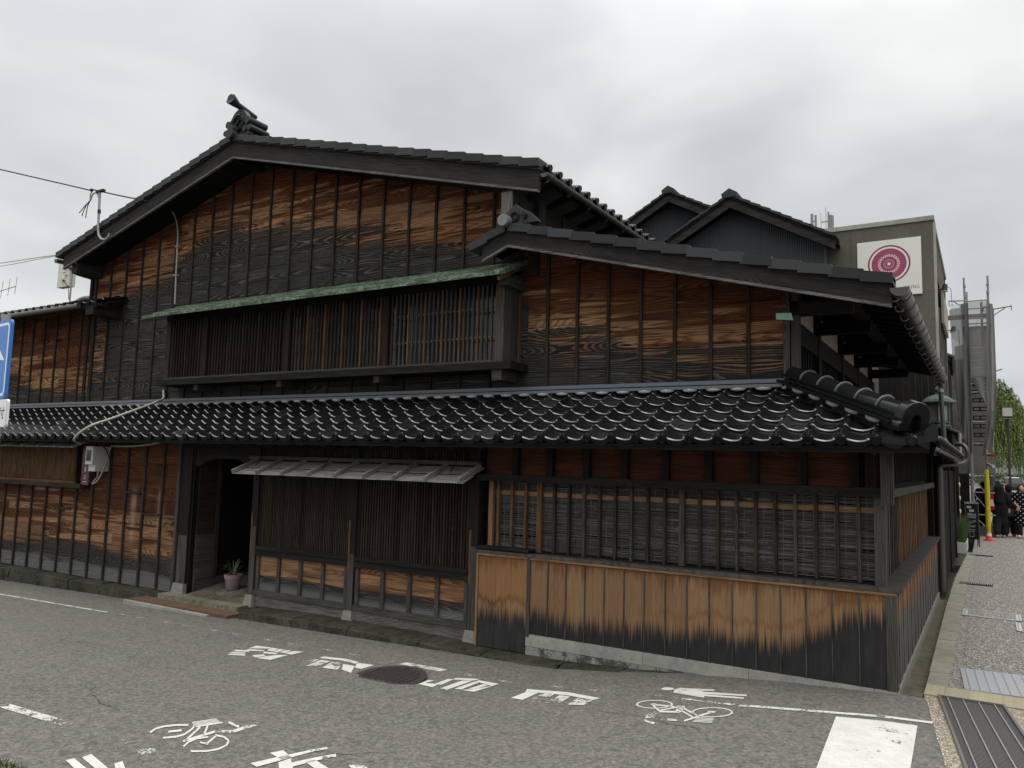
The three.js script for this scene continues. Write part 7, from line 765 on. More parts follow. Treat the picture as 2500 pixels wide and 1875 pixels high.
// scaffold
{
  const S = thing('scaffold', 'steel scaffold tower wrapped in grey mesh sheets beside the pavement', 'scaffold', [0.6, 0, -20.3]), st = std({ color: new THREE.Color().setRGB(0.22, 0.23, 0.23), roughness: 0.5, metalness: 0.4 }), sheetM = (o, c) => std({ color: new THREE.Color().setRGB(c, c, c * 0.96), roughness: 1, transparent: o < 1, opacity: o, side: THREE.DoubleSide }), X = -0.6;
  const pole = (x, y0, y1, z, x1 = x) => part('pole', cyl([x + X, y0, z], [x1 + X, y1, z], 0.03), st, S);
  pole(0.36, 0, 8.24, 0, 0.31); pole(0.93, 2.7, 8.24, 0.0, 0.96); pole(0.36, 0, 8, -1.1); pole(0.95, 2.7, 8, -1.1); for (const [x, y] of [[0.32, 7.95], [0.955, 7.95], [0.33, 7.6], [0.952, 7.7]]) part('coupler', cyl([x + X, y - 0.03, 0], [x + X, y + 0.03, 0], 0.045), st, S);
  for (const [y, d] of [[7.47, 0], [7.22, 0.01], [6.9, 0.01], [6.73, 0], [5.95, 0], [5.78, 0.01], [5.55, 0], [5.3, 0], [4.82, 0], [4.55, 0], [3.62, 0], [2.95, 0], [1.95, 0], [1.43, 0], [0.75, 0]]) part('ledger', cyl([0.36 + X, y, 0.02], [0.94 + X, y - d, 0.02], 0.02), st, S);
  for (let k = 0; k < 8; k++) { const y = 4.88 - k * 0.275; part('tread', [bx(0.43 + X, 0.84 + X, y + 0.04, y + 0.06, -0.5, -0.3), bx(0.43 + X, 0.84 + X, y - 0.06, y - 0.04, -0.5, -0.3), bx(0.43 + X, 0.46 + X, y - 0.04, y + 0.04, -0.5, -0.3), bx(0.61 + X, 0.65 + X, y - 0.04, y + 0.04, -0.5, -0.3), bx(0.81 + X, 0.84 + X, y - 0.04, y + 0.04, -0.5, -0.3)], M.soot, S); }
  const rust = std({ color: new THREE.Color().setRGB(0.24, 0.1, 0.07), roughness: 0.7 }); part('rust_beam', bx(-0.22 + X, 0.97 + X, 6.96, 7.1, -0.4, -0.3), rust, S); part('rust_beam', bx(0.73 + X, 0.8 + X, 6.0, 7.46, -0.3, -0.24), rust, S);
  part('bracket', [cyl([-0.12 + X, 7.52, 0], [0.33 + X, 7.5, 0], 0.022), cyl([0.0 + X, 7.5, 0], [0.32 + X, 7.25, 0], 0.016), cyl([-0.12 + X, 7.35, 0], [-0.12 + X, 7.55, 0], 0.014)], st, S); part('bracket', [cyl([1.07 + X, 7.16, 0], [1.57 + X, 7.22, 0], 0.022), cyl([1.07 + X, 6.95, 0], [1.4 + X, 7.18, 0], 0.016), cyl([1.56 + X, 7.08, 0], [1.56 + X, 7.26, 0], 0.014), cyl([1.07 + X, 6.95, 0], [1.07 + X, 7.18, 0], 0.014)], st, S); part('bracket', [cyl([1.05 + X, 5.19, 0], [1.26 + X, 5.26, 0], 0.02)], st, S);
  const cloth = (pts, n, m, z, amp, seed) => { const t = new Tri(), P = (i, j) => { const u = i / n, v = j / m, a = pts[0], b = pts[1], c = pts[2], d = pts[3]; return [mix(mix(a[0], b[0], u), mix(d[0], c[0], u), v) + X, mix(mix(a[1], b[1], u), mix(d[1], c[1], u), v), z + amp * (vn(u * 4, v * 2.2, seed) - 0.5) + amp * 0.5 * Math.sin(u * 9 + v * 3 + seed)]; }; for (let i = 0; i < n; i++) for (let j = 0; j < m; j++) t.quad(P(i, j), P(i, j + 1), P(i + 1, j + 1), P(i + 1, j)); return smooth(t.geo(), 70); };
  part('mesh_sheet', cloth([[0.2, 7.4], [0.41, 7.4], [0.41, 2.6], [0.24, 2.75]], 8, 30, 0.1, 0.09, 3), sheetM(0.92, 0.12), S); part('mesh_sheet', cloth([[-0.12, 7.2], [0.24, 7.3], [0.28, 2.9], [-0.02, 3.9]], 10, 28, 0.12, 0.1, 5), sheetM(0.72, 0.16), S); part('mesh_sheet', cloth([[0.0, 6.0], [0.3, 6.1], [0.3, 2.7], [0.05, 3.8]], 8, 24, 0.17, 0.1, 25), sheetM(0.8, 0.13), S); part('mesh_sheet', cloth([[-0.1, 7.4], [0.2, 7.4], [0.2, 6.05], [-0.06, 6.3]], 6, 10, 0.06, 0.05, 7), sheetM(0.3, 0.3), S);
  part('mesh_sheet', cloth([[0.4, 7.46], [0.94, 7.46], [0.94, 5.0], [0.4, 5.0]], 10, 16, 0.07, 0.04, 9), sheetM(0.55, 0.24), S); part('mesh_sheet', cloth([[0.4, 5.0], [0.95, 5.0], [0.93, 3.9], [0.88, 3.95]], 8, 10, 0.08, 0.08, 11), sheetM(0.85, 0.2), S); part('mesh_sheet', cloth([[0.9, 7.4], [1.07, 7.3], [1.05, 3.4], [0.8, 3.4]], 6, 26, 0.1, 0.08, 13), sheetM(0.93, 0.19), S); part('mesh_sheet', cloth([[0.82, 3.95], [1.05, 3.95], [0.92, 2.75], [0.66, 2.55]], 8, 12, 0.12, 0.09, 15), sheetM(0.93, 0.15), S); part('mesh_sheet', cloth([[1.06, 7.3], [1.1, 7.2], [1.1, 4.5], [1.04, 3.6]], 3, 16, -0.2, 0.06, 17), sheetM(0.93, 0.22), S);
  part('rope', [tube([[0.63 + X, 6.7, 0.03], [0.63 + X, 6.2, 0.03]], 0.008), cyl([0.63 + X, 6.08, 0.03], [0.63 + X, 6.22, 0.03], 0.025), tube([[0.42 + X, 6.25, 0.02], [0.7 + X, 6.95, 0.02]], 0.007)], rust, S); for (let k = 0; k < 3; k++) part('coil', mv(N(new THREE.TorusGeometry(0.06 + k * 0.012, 0.006, 5, 18)).rotateY(0.5), 0.86 + X, 7.2 - k * 0.02, 0.05), CABLE, S);
  for (const [y, c] of [[2.58, 0x8c1414], [2.3, 0xaaaaaa]]) { part('cross_tube', cyl([0.78 + X, y + 0.02, 0.2], [0.9 + X, y - 0.03 * (y < 2.4 ? 2 : 0), 0.9], 0.04), std({ color: new THREE.Color().setRGB(0.55, 0.24, 0.06), roughness: 0.6 }), S); part('tube_end', cyl([0.9 + X, y - 0.03 * (y < 2.4 ? 2 : 0), 0.9], [0.925 + X, y - 0.012 - 0.05 * (y < 2.4 ? 1 : 0), 1.05], 0.05), std({ color: c, roughness: 0.6 }), S); }
  part('brace', [cyl([0.38 + X, 1.9, 0], [0.68 + X, 1.45, 0], 0.016), cyl([0.38 + X, 1.4, 0], [0.66 + X, 1.0, 0], 0.016), cyl([0.38 + X, 0.7, 0], [0.66 + X, 0.4, 0], 0.016)], st, S);
  // foam-padded near post
  const Yw = std({ color: new THREE.Color().setRGB(0.5, 0.42, 0.025), roughness: 0.75 }); part('padded_post', cyl([0.76 + X, 0, 0.25], [0.76 + X, 2.75, 0.25], 0.026), st, S); part('foam_pad', N(new THREE.LatheGeometry([[0, 0.2], [0.062, 0.2], [0.068, 0.45], [0.066, 0.5], [0.072, 0.8], [0.064, 1.02], [0.058, 1.05], [0.07, 1.1], [0.074, 1.5], [0.07, 1.87], [0.058, 1.9], [0.058, 2.15], [0, 2.15]].map(([a, b]) => new THREE.Vector2(a, b)), 14)).translate(0.745 + X, 0, 0.25), Yw, S); part('foam_pad', cyl([0.31 + X, 1.11, -0.9], [0.33 + X, 1.74, -0.9], 0.03), Yw, S);
}
{
  const C = thing('traffic_cone', 'orange red traffic cone with white band around the yellow padded post', 'traffic cone', [0.75, 0, -20.02]), o = std({ color: new THREE.Color().setRGB(0.62, 0.045, 0.02), roughness: 0.5 }); part('base', N(new THREE.CylinderGeometry(0.15, 0.155, 0.03, 20)).translate(0, 0.015, 0), o, C); part('cone', cyl([0, 0.03, 0], [0, 0.14, 0], 0.1, 0.072, 18), o, C); part('white_band', cyl([0, 0.14, 0], [0, 0.22, 0], 0.072, 0.06, 18), std({ color: new THREE.Color().setRGB(0.6, 0.6, 0.58), roughness: 0.5 }), C);
}
{
  const A = thing('menu_board', 'black chalkboard easel sign with white lettering by the pavement edge', 'sandwich board', [0.36, 0, -17.3]), f = canvasTex(256, 640, (x, W, H) => { x.fillStyle = '#1b1c1e'; x.fillRect(0, 0, W, H); x.fillStyle = '#c9cdd0'; x.font = 'bold 62px sans-serif'; x.fillText('WA', 20, 76); x.fillText('EER', 70, 142); x.strokeStyle = '#b9bdc0'; x.lineWidth = 6; for (const y of [176, 196, 222, 246]) { x.beginPath(); for (let k = 0; k < 16; k++) x.lineTo(24 + k * 13, y + (h2(k, y, 2) - 0.5) * 18); x.stroke(); } x.lineWidth = 5; x.beginPath(); x.moveTo(40, 350); x.lineTo(200, 290); x.lineTo(215, 310); x.lineTo(60, 372); x.stroke(); for (const y of [400, 420, 470]) { x.beginPath(); for (let k = 0; k < 12; k++) x.lineTo(40 + k * 14, y + (h2(k, y, 3) - 0.5) * 12); x.stroke(); } x.strokeRect(70, 500, 90, 100); });
  A.rotation.y = 0.1; const w = 0.3; part('board', slab([[-w / 2, 0.2], [w / 2, 0.2], [w / 2, 1.17], [-w / 2, 1.17]], -0.02, 0), M.soot, A); part('board_print', N(new THREE.PlaneGeometry(w - 0.02, 0.95)).translate(0, 0.685, 0.003), std({ map: f, roughness: 0.8 }), A); part('top_rail', bx(-w / 2 - 0.02, w / 2 + 0.02, 1.17, 1.22, -0.04, 0.02), M.pale, A); for (const s of [-1, 1]) { part('leg', beam([s * (w / 2 + 0.005), -0.02, 0.03], [s * (w / 2 + 0.005), 1.17, -0.01], 0.025, 0.03), M.grey, A); part('leg', beam([s * (w / 2 + 0.005), -0.02, -0.4], [s * (w / 2 + 0.005), 1.15, -0.04], 0.025, 0.03), M.grey, A); }
}
{
  const P = thing('grass_planter', 'white planter box of tall green grass at the gate front', 'planter', [0.13, 0, -14.9]); part('box', [bx(-0.08, 0.13, 0, 0.26, -1.9, -0.0)], std({ color: new THREE.Color().setRGB(0.45, 0.45, 0.42), roughness: 0.7 }), P);
  const t = new Tri(), r = rnd(17); for (let k = 0; k < 520; k++) { const x = -0.05 + r() * 0.16, z = -0.1 - r() * 1.75, h = 0.35 + r() * 0.35, lx = (r() - 0.4) * 0.22, lz = (r() - 0.5) * 0.2, w = 0.006; t.quad([x - w, 0.24, z], [x + w, 0.24, z], [x + lx * 0.5 + w, 0.24 + h * 0.6, z + lz * 0.5], [x + lx * 0.5 - w, 0.24 + h * 0.6, z + lz * 0.5]); t.tri([x + lx * 0.5 - w, 0.24 + h * 0.6, z + lz * 0.5], [x + lx * 0.5 + w, 0.24 + h * 0.6, z + lz * 0.5], [x + lx, 0.24 + h, z + lz]); } part('grass', t.geo(), std({ color: new THREE.Color().setRGB(0.07, 0.11, 0.03), roughness: 0.8, side: THREE.DoubleSide }), P, { kind: 'stuff' });
}
{
  const L = thing('street_lamp', 'black street lamp post with square frosted lamp box before the willow', 'street lamp', [1.65, 0, -34.5]), bm = std({ color: new THREE.Color().setRGB(0.02, 0.02, 0.02), roughness: 0.5 }); part('post', [cyl([0, 0, 0], [0, 1.85, 0], 0.065), cyl([0, 1.85, 0], [0, 4.6, 0], 0.052)], bm, L); part('lamp_frame', [bx(-0.22, 0.22, 4.62, 4.68, -0.2, 0.2), bx(-0.22, 0.22, 5.09, 5.13, -0.2, 0.2), ...[-1, 1].flatMap((a) => [-1, 1].map((b) => bx(a * 0.21 - 0.012, a * 0.21 + 0.012, 4.68, 5.09, b * 0.19 - 0.012, b * 0.19 + 0.012)))], bm, L); part('lamp_panel', bx(-0.205, 0.205, 4.68, 5.09, -0.185, 0.185), std({ color: new THREE.Color().setRGB(0.42, 0.41, 0.36), roughness: 0.5 }), L); part('rim', bx(-0.16, 0.19, 4.57, 4.6, -0.1, 0.1), std({ color: new THREE.Color().setRGB(0.5, 0.5, 0.5), roughness: 0.5 }), L);
}
// willow
{
  const W = thing('willow_tree', 'weeping willow with long hanging pale green branches behind the street lamp', 'tree', [0.9, 0, -42]), bark = timber(0.09, 0.08, 0.065), r = rnd(23);
  part('trunk', [tube([[0, -0.1, 0], [0.05, 1.5, 0], [-0.05, 3.2, 0.1], [0.1, 4.6, 0]], 0.2, 16, 10), tube([[0.05, 3.4, 0], [0.6, 5, 0.3], [1.0, 6.6, 0.2]], 0.09, 10, 7), tube([[0, 3.6, 0], [-0.7, 5.2, -0.2], [-1.2, 6.8, 0]], 0.09, 10, 7), tube([[0.1, 4.4, 0], [0.2, 6, -0.3], [0.1, 7.4, -0.2]], 0.08, 10, 7)], bark, W);
  const tw = [], t = new Tri(), t2 = new Tri(); for (let k = 0; k < 1300; k++) { const a = r() * 6.283, R0 = Math.sqrt(r()) * 1.6, top = 7.6 - 1.35 * Math.pow(R0 / 1.45, 2.2) - r() * 1.6, len = 1.2 + r() * 2.8, x0 = Math.cos(a) * R0, z0 = Math.sin(a) * R0, ox = Math.cos(a) * (0.15 + r() * 0.3), oz = Math.sin(a) * (0.15 + r() * 0.3), end = Math.max(1.7 + r(), top - len), n = Math.round((top - end) * 13), tt = r() < 0.5 ? t : t2;
    for (let i = 0; i < n; i++) { const u = i / n, x = x0 + ox * Math.sin(u * 1.6) + 0.05 * Math.sin(u * 9 + k), y = mix(top, end, Math.pow(u, 1.2)) + 0.25 * Math.sin(Math.min(1, u * 4) * 3.1) * 0.4, z = z0 + oz * Math.sin(u * 1.6), l = 0.1 + r() * 0.08, an = r() * 6.28, w = 0.017 + r() * 0.012, dx = Math.cos(an), dz = Math.sin(an); tt.tri([x - dz * w, y - l * 0.3, z + dx * w], [x + dx * l * 0.5, y - l, z + dz * l * 0.5], [x + dz * w, y - l * 0.3, z - dx * w]); tt.tri([x - dz * w, y - l * 0.3, z + dx * w], [x + dz * w, y - l * 0.3, z - dx * w], [x, y, z]); } }
  const lm = (c) => std({ color: new THREE.Color().setRGB(...c), roughness: 0.7, side: THREE.DoubleSide }); const cr = part('crown', t.geo(), lm([0.17, 0.22, 0.07]), W, { kind: 'stuff' }); part('crown', t2.geo(), lm([0.1, 0.145, 0.042]), W, { kind: 'stuff' });
}
// far end of the street
{
  const blue = std({ color: new THREE.Color().setRGB(0.015, 0.07, 0.3), roughness: 0.5 }), B = thing('blue_gantry', 'blue steel gantry far down the street behind the willow', 'gantry', [8, 0, -160]); for (const [y0, y1] of [[12.4, 13.7], [9.6, 10.1], [5.2, 7.0]]) part('girder', bx(-2.6, 8, y0, y1, -0.5, 0.5), blue, B); for (let k = 0; k < 6; k++) part('column', bx(-2.4 + k * 2, -2.0 + k * 2, 0, 13, -0.4, 0.4), blue, B); for (let k = 0; k < 5; k++) part('panel', bx(-2 + k * 2, -0.6 + k * 2, 10.2, 12.2, -0.2, 0.0), std({ color: new THREE.Color().setRGB(0.3, 0.33, 0.38), roughness: 0.4 }), B);
  for (const [x, w, h, z, c, l] of [[1.5, 5, 9, -190, 0.3, 'pale grey apartment block far down the street, left of the blue gantry'], [9, 9, 11, -210, 0.36, 'pale apartment block seen through the blue gantry far away'], [20, 9, 8, -180, 0.26, 'grey apartment block far away at the right edge']]) { const A = thing('apartment_block', l, 'building', [x, 0, z]); part('wall', bx(-w / 2, w / 2, 0, h, -6, 0), std({ color: new THREE.Color().setRGB(c, c, c * 0.97), roughness: 0.9 }), A); const win = std({ color: new THREE.Color().setRGB(0.05, 0.055, 0.065), roughness: 0.15 }); for (let i = 0; i * 1.5 < w - 1.4; i++) for (let j = 0; j * 2.6 < h - 2; j++) part('window', bx(-w / 2 + 0.4 + i * 1.5, -w / 2 + 1.3 + i * 1.5, 0.9 + j * 2.6, 2.1 + j * 2.6, 0, 0.03), win, A); part('roof_edge', bx(-w / 2 - 0.1, w / 2 + 0.1, h, h + 0.3, -6.1, 0.1), paleM, A); }
  function car(x, z, col, l, turn = 0) { const C = thing('parked_car', l, 'car', [x, 0, z], 'cars far down the street'); C.rotation.y = turn; const pm = std({ color: new THREE.Color().setRGB(...col), roughness: 0.3, metalness: 0.3 }), gl2 = std({ color: new THREE.Color().setRGB(0.02, 0.025, 0.03), roughness: 0.1 }); const prof = (pts, w, b) => { const s = new THREE.Shape(pts.map(([a, c]) => new THREE.Vector2(a, c))), g = N(new THREE.ExtrudeGeometry(s, { depth: w, bevelEnabled: true, bevelSize: 0.06, bevelThickness: 0.06, bevelSegments: 2 })); g.translate(0, 0, -w / 2); g.rotateY(Math.PI / 2); return g; };
    part('body', prof([[-2, 0.35], [2, 0.35], [2.05, 0.7], [1.9, 0.95], [-1.95, 1.0], [-2.05, 0.7]], 1.6), pm, C); part('cabin', prof([[-1.9, 1.0], [1.0, 1.0], [0.5, 1.5], [-1.6, 1.55]], 1.4), gl2, C); part('roof', prof([[-1.6, 1.5], [0.45, 1.48], [0.4, 1.56], [-1.5, 1.6]], 1.36), pm, C); for (const s of [-1, 1]) { part('tail_lamp', bx(s * 0.75 - 0.12, s * 0.75 + 0.12, 0.8, 0.98, 2.0, 2.06).translate(0, 0, 0.06), std({ color: new THREE.Color().setRGB(0.5, 0.02, 0.02), emissive: new THREE.Color(0.25, 0.01, 0.01), roughness: 0.3 }), C); for (const w of [-1.25, 1.25]) part('wheel', cyl([s * 0.72, 0.32, w], [s * 0.86, 0.32, w], 0.32, 0.32, 16), M.void, C); } }
  car(3.3, -96, [0.02, 0.02, 0.022], 'black car stopped far down the street, nearest one'); car(6.2, -112, [0.03, 0.03, 0.035], 'dark car farther right down the street'); car(3.9, -122, [0.5, 0.5, 0.5], 'white car behind the black car far down the street');
  const hd = new Tri(), r = rnd(8); for (let k = 0; k < 500; k++) { const x = -2 + r() * 20, y = r() * 2.2, z = -150 + r() * 4, s = 0.18 + r() * 0.2, a = r() * 6; hd.tri([x - s, y, z], [x + s * Math.cos(a), y + s, z + s * Math.sin(a)], [x + s, y - s * 0.4, z + s * 0.5]); } part('hedge', hd.geo(), std({ color: new THREE.Color().setRGB(0.05, 0.07, 0.03), roughness: 0.9, side: THREE.DoubleSide }), scene, { kind: 'stuff', label: 'dark hedge across the far end of the street', category: 'hedge' });
}
// ================================================================= people
function meshField(bones, k, cell, box) { // smooth union of tapered capsules: [ax, ay, az, ra, bx, by, bz, rb]
  const [x0, x1, y0, y1, z0, z1] = box, S = Math.max(x1 - x0, y1 - y0, z1 - z0), res = Math.min(120, Math.round(S / cell)), mc = new MarchingCubes(res, undefined, false, false, 120000); mc.isolation = 0; const cx = (x0 + x1) / 2, cy = (y0 + y1) / 2, cz = (z0 + z1) / 2, f = mc.field, h = S / 2;
  for (let c = 0; c < res; c++) for (let b = 0; b < res; b++) for (let a = 0; a < res; a++) { const x = cx + ((a - res / 2) / (res / 2)) * h, y = cy + ((b - res / 2) / (res / 2)) * h, z = cz + ((c - res / 2) / (res / 2)) * h; let s = 0; if (x < x0 - cell || x > x1 + cell || z < z0 - cell || z > z1 + cell) { f[a + res * b + res * res * c] = -1; continue; }
    for (const q of bones) { const ux = q[4] - q[0], uy = q[5] - q[1], uz = q[6] - q[2], l2 = ux * ux + uy * uy + uz * uz || 1e-9; let t = ((x - q[0]) * ux + (y - q[1]) * uy + (z - q[2]) * uz) / l2; t = t < 0 ? 0 : t > 1 ? 1 : t; const d = Math.hypot((x - q[0] - ux * t) * (q[8] || 1), y - q[1] - uy * t, (z - q[2] - uz * t) * (q[9] || 1)) - (q[3] + (q[7] - q[3]) * t); if (d < 0.2) s += Math.exp(-d / k); } f[a + res * b + res * res * c] = s > 0 ? k * Math.log(s) : -0.3; }
  mc.update(); const n = mc.count, p = new Float32Array(n * 3), nn = new Float32Array(n * 3); for (let i = 0; i < n; i++) { p[i * 3] = cx + mc.positionArray[i * 3] * h; p[i * 3 + 1] = cy + mc.positionArray[i * 3 + 1] * h; p[i * 3 + 2] = cz + mc.positionArray[i * 3 + 2] * h; for (let j = 0; j < 3; j++) nn[i * 3 + j] = mc.normalArray[i * 3 + j]; }
  const g = new THREE.BufferGeometry(); g.setAttribute('position', new THREE.BufferAttribute(p, 3)); g.setAttribute('normal', new THREE.BufferAttribute(nn, 3)); g.setAttribute('uv', new THREE.BufferAttribute(new Float32Array(n * 2), 2)); return g;
}
const SKIN = std({ color: new THREE.Color().setRGB(0.38, 0.24, 0.17), roughness: 0.6 }), cloth = (r, g, b) => std({ color: new THREE.Color().setRGB(r, g, b), roughness: 0.9 });
function hand(s, x, y, z, down = -1) { const o = []; o.push([x, y, z, 0.028, x, y + down * 0.07, z + 0.012, 0.032]); for (let k = 0; k < 4; k++) { const fx = x + (k - 1.5) * 0.019, L = [0.06, 0.07, 0.066, 0.05][k]; o.push([fx, y + down * 0.08, z + 0.014, 0.0095, fx, y + down * (0.08 + L * 0.55), z + 0.024, 0.009], [fx, y + down * (0.08 + L * 0.55), z + 0.024, 0.009, fx, y + down * (0.08 + L), z + 0.018, 0.0075]); } o.push([x - s * 0.03, y + down * 0.02, z + 0.02, 0.011, x - s * 0.05, y + down * 0.075, z + 0.04, 0.009]); return o; }
// facing +z; pose: hip swing of the legs and arm joints
function person({ label, pos, turn, h = 1.62, group, step = 0.16, elbow = [[-0.25, 1.12, -0.03], [0.25, 1.12, 0.03]], wrist = [[-0.23, 0.9, 0.06], [0.23, 0.9, 0.1]], top, topM, skirt, skirtM, legM, hair, hairM, shoeM, face = true, sleeve = 0.6, extras }) {
  const P = thing('person', label, 'person', pos, group); P.rotation.y = turn; P.scale.setScalar(h / 1.62); const st = step, k2 = [-0.09, 0.47, st * 0.45], k3 = [0.09, 0.47, -st * 0.1], a2 = [-0.085, 0.08, st], a3 = [0.085, 0.1, -st * 1.15];
  const B = [[0, 0.9, 0, 0.125, 0, 1.08, 0, 0.11, 0.85, 1.15], [0, 1.08, 0, 0.11, 0, 1.28, 0.0, 0.13, 0.8, 1.15], [-0.13, 1.33, 0, 0.05, 0.13, 1.33, 0, 0.05], [0, 1.32, 0, 0.06, 0, 1.43, 0.01, 0.048], [0, 1.51, 0.02, 0.092, 0, 1.545, 0.005, 0.09, 1.1, 1], [0, 1.455, 0.045, 0.05, 0, 1.47, 0.04, 0.06],
    [-0.085, 0.88, 0, 0.09, ...k2, 0.058], [0.085, 0.88, 0, 0.09, ...k3, 0.058], [...k2, 0.058, ...a2, 0.036], [...k3, 0.058, ...a3, 0.036], [...a2, 0.036, a2[0], 0.035, st + 0.13, 0.03], [...a3, 0.036, a3[0], 0.04, -st * 1.15 + 0.13, 0.03],
    [-0.17, 1.32, 0, 0.048, ...elbow[0], 0.038], [0.17, 1.32, 0, 0.048, ...elbow[1], 0.038], [...elbow[0], 0.038, ...wrist[0], 0.025], [...elbow[1], 0.038, ...wrist[1], 0.025], ...hand(-1, ...wrist[0]), ...hand(1, ...wrist[1])];
  if (face) B.push([0, 1.5, 0.105, 0.009, 0, 1.475, 0.118, 0.015], [-0.093, 1.5, 0.0, 0.014, -0.095, 1.48, 0, 0.012], [0.093, 1.5, 0, 0.014, 0.095, 1.48, 0, 0.012]);
  part('body', meshField(B, 0.012, 0.018, [-0.5, 0.5, -0.05, 1.68, -0.42, 0.42]), SKIN, P);
  if (face) { for (const s of [-1, 1]) { part('eye', mv(N(new THREE.SphereGeometry(0.011, 8, 6)).scale(1.3, 0.7, 0.6), s * 0.034, 1.505, 0.094), cloth(0.02, 0.015, 0.012), P); part('eyebrow', bx(s * 0.034 - 0.018, s * 0.034 + 0.018, 1.527, 1.533, 0.09, 0.1), hairM, P); } part('mouth', bx(-0.021, 0.021, 1.442, 1.452, 0.088, 0.102), cloth(0.3, 0.08, 0.07), P); }
  const o = 0.022, T = [[0, 0.92, 0, 0.125 + o, 0, 1.08, 0, 0.11 + o, 0.85, 1.12], [0, 1.08, 0, 0.11 + o, 0, 1.27, 0, 0.128 + o, 0.8, 1.12], [-0.14, 1.325, 0, 0.05 + o, 0.14, 1.325, 0, 0.05 + o]]; for (const i of [0, 1]) { const s = i ? 0.17 : -0.17, e = elbow[i], w = wrist[i], m = [mix(s, e[0], Math.min(1, sleeve * 2)), mix(1.32, e[1], Math.min(1, sleeve * 2)), mix(0, e[2], Math.min(1, sleeve * 2))]; T.push([s, 1.32, 0, 0.05 + o, ...m, 0.045 + o]); if (sleeve > 0.5) T.push([...e, 0.04 + o, mix(e[0], w[0], sleeve * 2 - 1.05), mix(e[1], w[1], sleeve * 2 - 1.05), mix(e[2], w[2], sleeve * 2 - 1.05), 0.032 + o]); }
  const lower = skirt ? [[0, 1.0, 0, 0.14, 0, skirt, 0, 0.2, 0.85, 1.1]] : [[-0.085, 0.9, 0, 0.115, k2[0], k2[1], k2[2], 0.1], [k2[0], k2[1], k2[2], 0.1, a2[0], a2[1] + 0.06, a2[2], 0.1], [0.085, 0.9, 0, 0.115, k3[0], k3[1], k3[2], 0.1], [k3[0], k3[1], k3[2], 0.1, a3[0], a3[1] + 0.06, a3[2], 0.1], [0, 0.95, 0, 0.15, 0, 0.8, 0, 0.14, 0.85, 1.1]];
  const uvd = (g) => { const p = g.attributes.position, u = g.attributes.uv; for (let i = 0; i < p.count; i++) u.setXY(i, p.getX(i), p.getY(i)); return g; };
  if (skirt) { part('dress', uvd(meshField([...T, ...lower], 0.02, 0.02, [-0.5, 0.5, 0.2, 1.5, -0.4, 0.4])), topM, P); part('trousers', meshField([[k2[0], 0.6, k2[2], 0.08, a2[0], a2[1] + 0.04, a2[2], 0.085], [k3[0], 0.6, k3[2], 0.08, a3[0], a3[1] + 0.04, a3[2], 0.085]], 0.012, 0.02, [-0.4, 0.4, 0, 0.8, -0.4, 0.4]), legM, P); } else { part('top', uvd(meshField(T, 0.02, 0.02, [-0.5, 0.5, 0.7, 1.5, -0.4, 0.4])), topM, P); part('trousers', meshField(lower, 0.03, 0.02, [-0.5, 0.5, 0.0, 1.15, -0.45, 0.45]), legM, P); }
  part('hair', meshField(hair, 0.02, 0.016, [-0.25, 0.25, 0.85, 1.7, -0.3, 0.25]), hairM, P);
  for (const [a, z0] of [[a2, st], [a3, -st * 1.15]]) part('shoe', meshField([[a[0], a[1] - 0.035, z0 - 0.03, 0.048, a[0], a[1] - 0.05, z0 + 0.15, 0.042]], 0.01, 0.014, [a[0] - 0.12, a[0] + 0.12, -0.08, 0.25, z0 - 0.15, z0 + 0.28]), shoeM, P);
  if (extras) extras(P); return P;
}
const hairLong = [[0, 1.54, -0.02, 0.105, 0, 1.5, -0.035, 0.105, 1, 1], [-0.05, 1.48, -0.07, 0.075, -0.06, 1.1, -0.12, 0.06], [0.05, 1.48, -0.07, 0.075, 0.06, 1.1, -0.12, 0.06], [0, 1.48, -0.08, 0.08, 0, 1.08, -0.13, 0.07], [-0.09, 1.5, 0, 0.035, -0.1, 1.2, 0.0, 0.03], [0.09, 1.5, 0, 0.035, 0.1, 1.2, 0.0, 0.03]], hairShort = [[0, 1.545, -0.015, 0.103, 0, 1.5, -0.04, 0.095]];
const BLK = cloth(0.012, 0.012, 0.013), NAVY = cloth(0.02, 0.022, 0.03), HAIR = cloth(0.012, 0.01, 0.009), WHITE = cloth(0.45, 0.43, 0.38);
person({ label: 'person with long black hair in loose black clothes walking away', pos: [1.07, 0, -21.7], turn: Math.PI, h: 1.7, group: null, topM: BLK, legM: BLK, hair: hairLong, hairM: HAIR, shoeM: WHITE, face: false, sleeve: 0.95, step: 0.14 });
{ const G = thing('shoulder_bag', 'red and white shoulder bag hanging at the side of the walker in black', 'bag', [0.86, 0.9, -21.55]); part('bag', [mv(slab([[-0.07, 0], [0.07, 0], [0.085, 0.12], [-0.085, 0.12]], -0.05, 0.05), 0, -0.03, 0)], cloth(0.35, 0.01, 0.03), G); part('white_flap', mv(slab([[-0.08, 0.09], [0.07, 0.09], [0.03, 0.3], [-0.02, 0.3]], -0.045, 0.056), 0, 0, 0), cloth(0.6, 0.55, 0.42), G); part('strap', mv(slab([[-0.045, 0.3], [0.055, 0.3], [0.05, 0.48], [-0.04, 0.48]], -0.02, 0.03), 0, 0, 0), cloth(0.4, 0.01, 0.04), G); }
person({ label: 'person in dark navy clothes walking partly hidden behind the walker in black', pos: [1.34, 0, -22.4], turn: Math.PI - 0.15, h: 1.66, topM: NAVY, legM: BLK, hair: hairShort, hairM: HAIR, shoeM: cloth(0.35, 0.03, 0.04), face: false, sleeve: 0.45 });
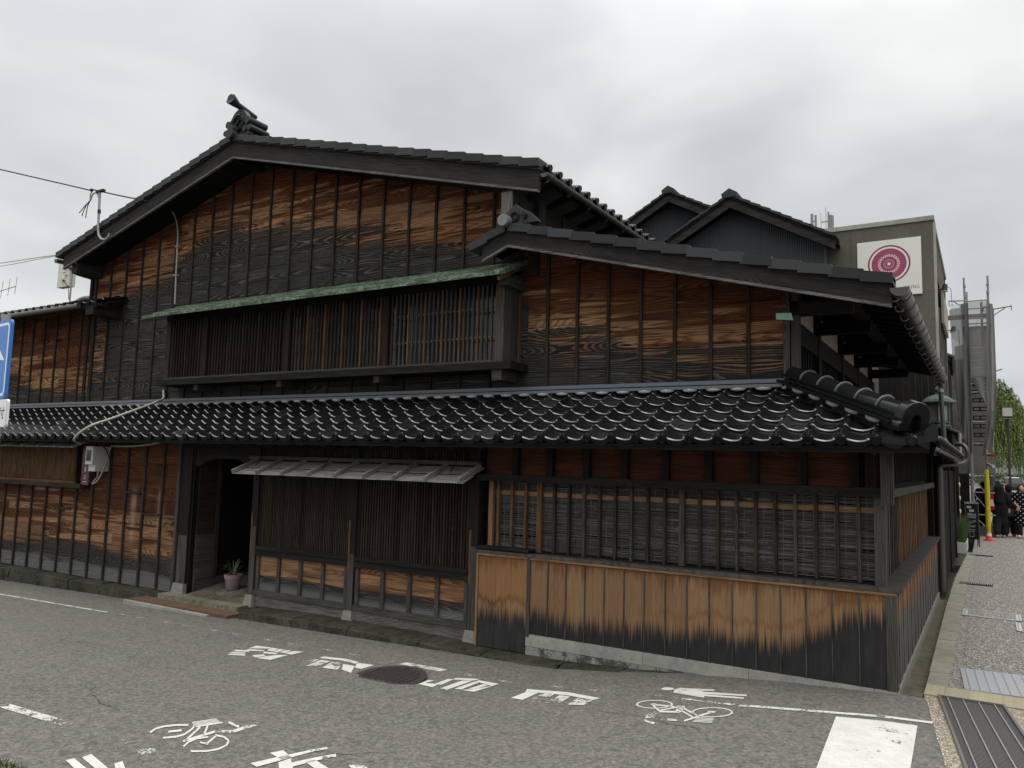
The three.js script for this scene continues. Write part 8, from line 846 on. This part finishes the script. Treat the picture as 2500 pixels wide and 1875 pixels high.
{ const G = thing('grey_bag', 'dark grey shoulder bag at the right hip of the walker in navy', 'bag', [1.4, 0.78, -22.1]); part('bag', mv(slab([[-0.12, -0.12], [0.12, -0.1], [0.1, 0.14], [-0.12, 0.16]], -0.06, 0.06), 0, 0, 0), cloth(0.05, 0.055, 0.07), G); part('strap', beam([-0.08, 0.12, 0.05], [-0.14, 0.58, 0.06], 0.02, 0.045), cloth(0.5, 0.4, 0.02), G); }
const DOT = (() => { const a = new Uint8Array(128 * 128 * 4); for (let j = 0; j < 128; j++) for (let i = 0; i < 128; i++) { const on = [[32, 32], [96, 96]].some(([x, y]) => Math.hypot(i - x, j - y) < 15), k = (j * 128 + i) * 4; a[k] = a[k + 1] = a[k + 2] = on ? 205 : 22; a[k + 3] = 255; } const t = new THREE.DataTexture(a, 128, 128, THREE.RGBAFormat); t.colorSpace = THREE.SRGBColorSpace; t.wrapS = t.wrapT = THREE.RepeatWrapping; t.magFilter = THREE.LinearFilter; t.repeat.set(7, 7); t.needsUpdate = true; return t; })();
person({ label: 'person in black polka-dot dress walking towards the viewer at the right edge', pos: [1.69, 0.02, -22], turn: -0.15, h: 1.66, topM: std({ map: DOT, roughness: 0.9 }), skirt: 0.52, legM: BLK, hair: [...hairShort, [-0.085, 1.5, -0.01, 0.04, -0.1, 1.24, 0.0, 0.035], [0.085, 1.5, -0.01, 0.04, 0.1, 1.24, 0.0, 0.035]], hairM: cloth(0.03, 0.015, 0.01), shoeM: WHITE, sleeve: 0.5, step: 0.1, elbow: [[-0.24, 1.1, 0.02], [0.24, 1.1, 0.0]], wrist: [[-0.1, 0.96, 0.16], [0.12, 0.95, 0.16]] });
person({ label: 'person in dark clothes far behind the scaffold post', pos: [0.6, 0, -27], turn: Math.PI, topM: NAVY, legM: BLK, hair: hairShort, hairM: HAIR, shoeM: BLK, face: false, h: 1.68 });
person({ label: 'person in grey top far down the pavement between post and walkers', pos: [1.12, 0, -31], turn: Math.PI, topM: cloth(0.12, 0.13, 0.15), legM: BLK, hair: hairShort, hairM: HAIR, shoeM: BLK, face: false, h: 1.7 });
renderer.render(scene, camera);
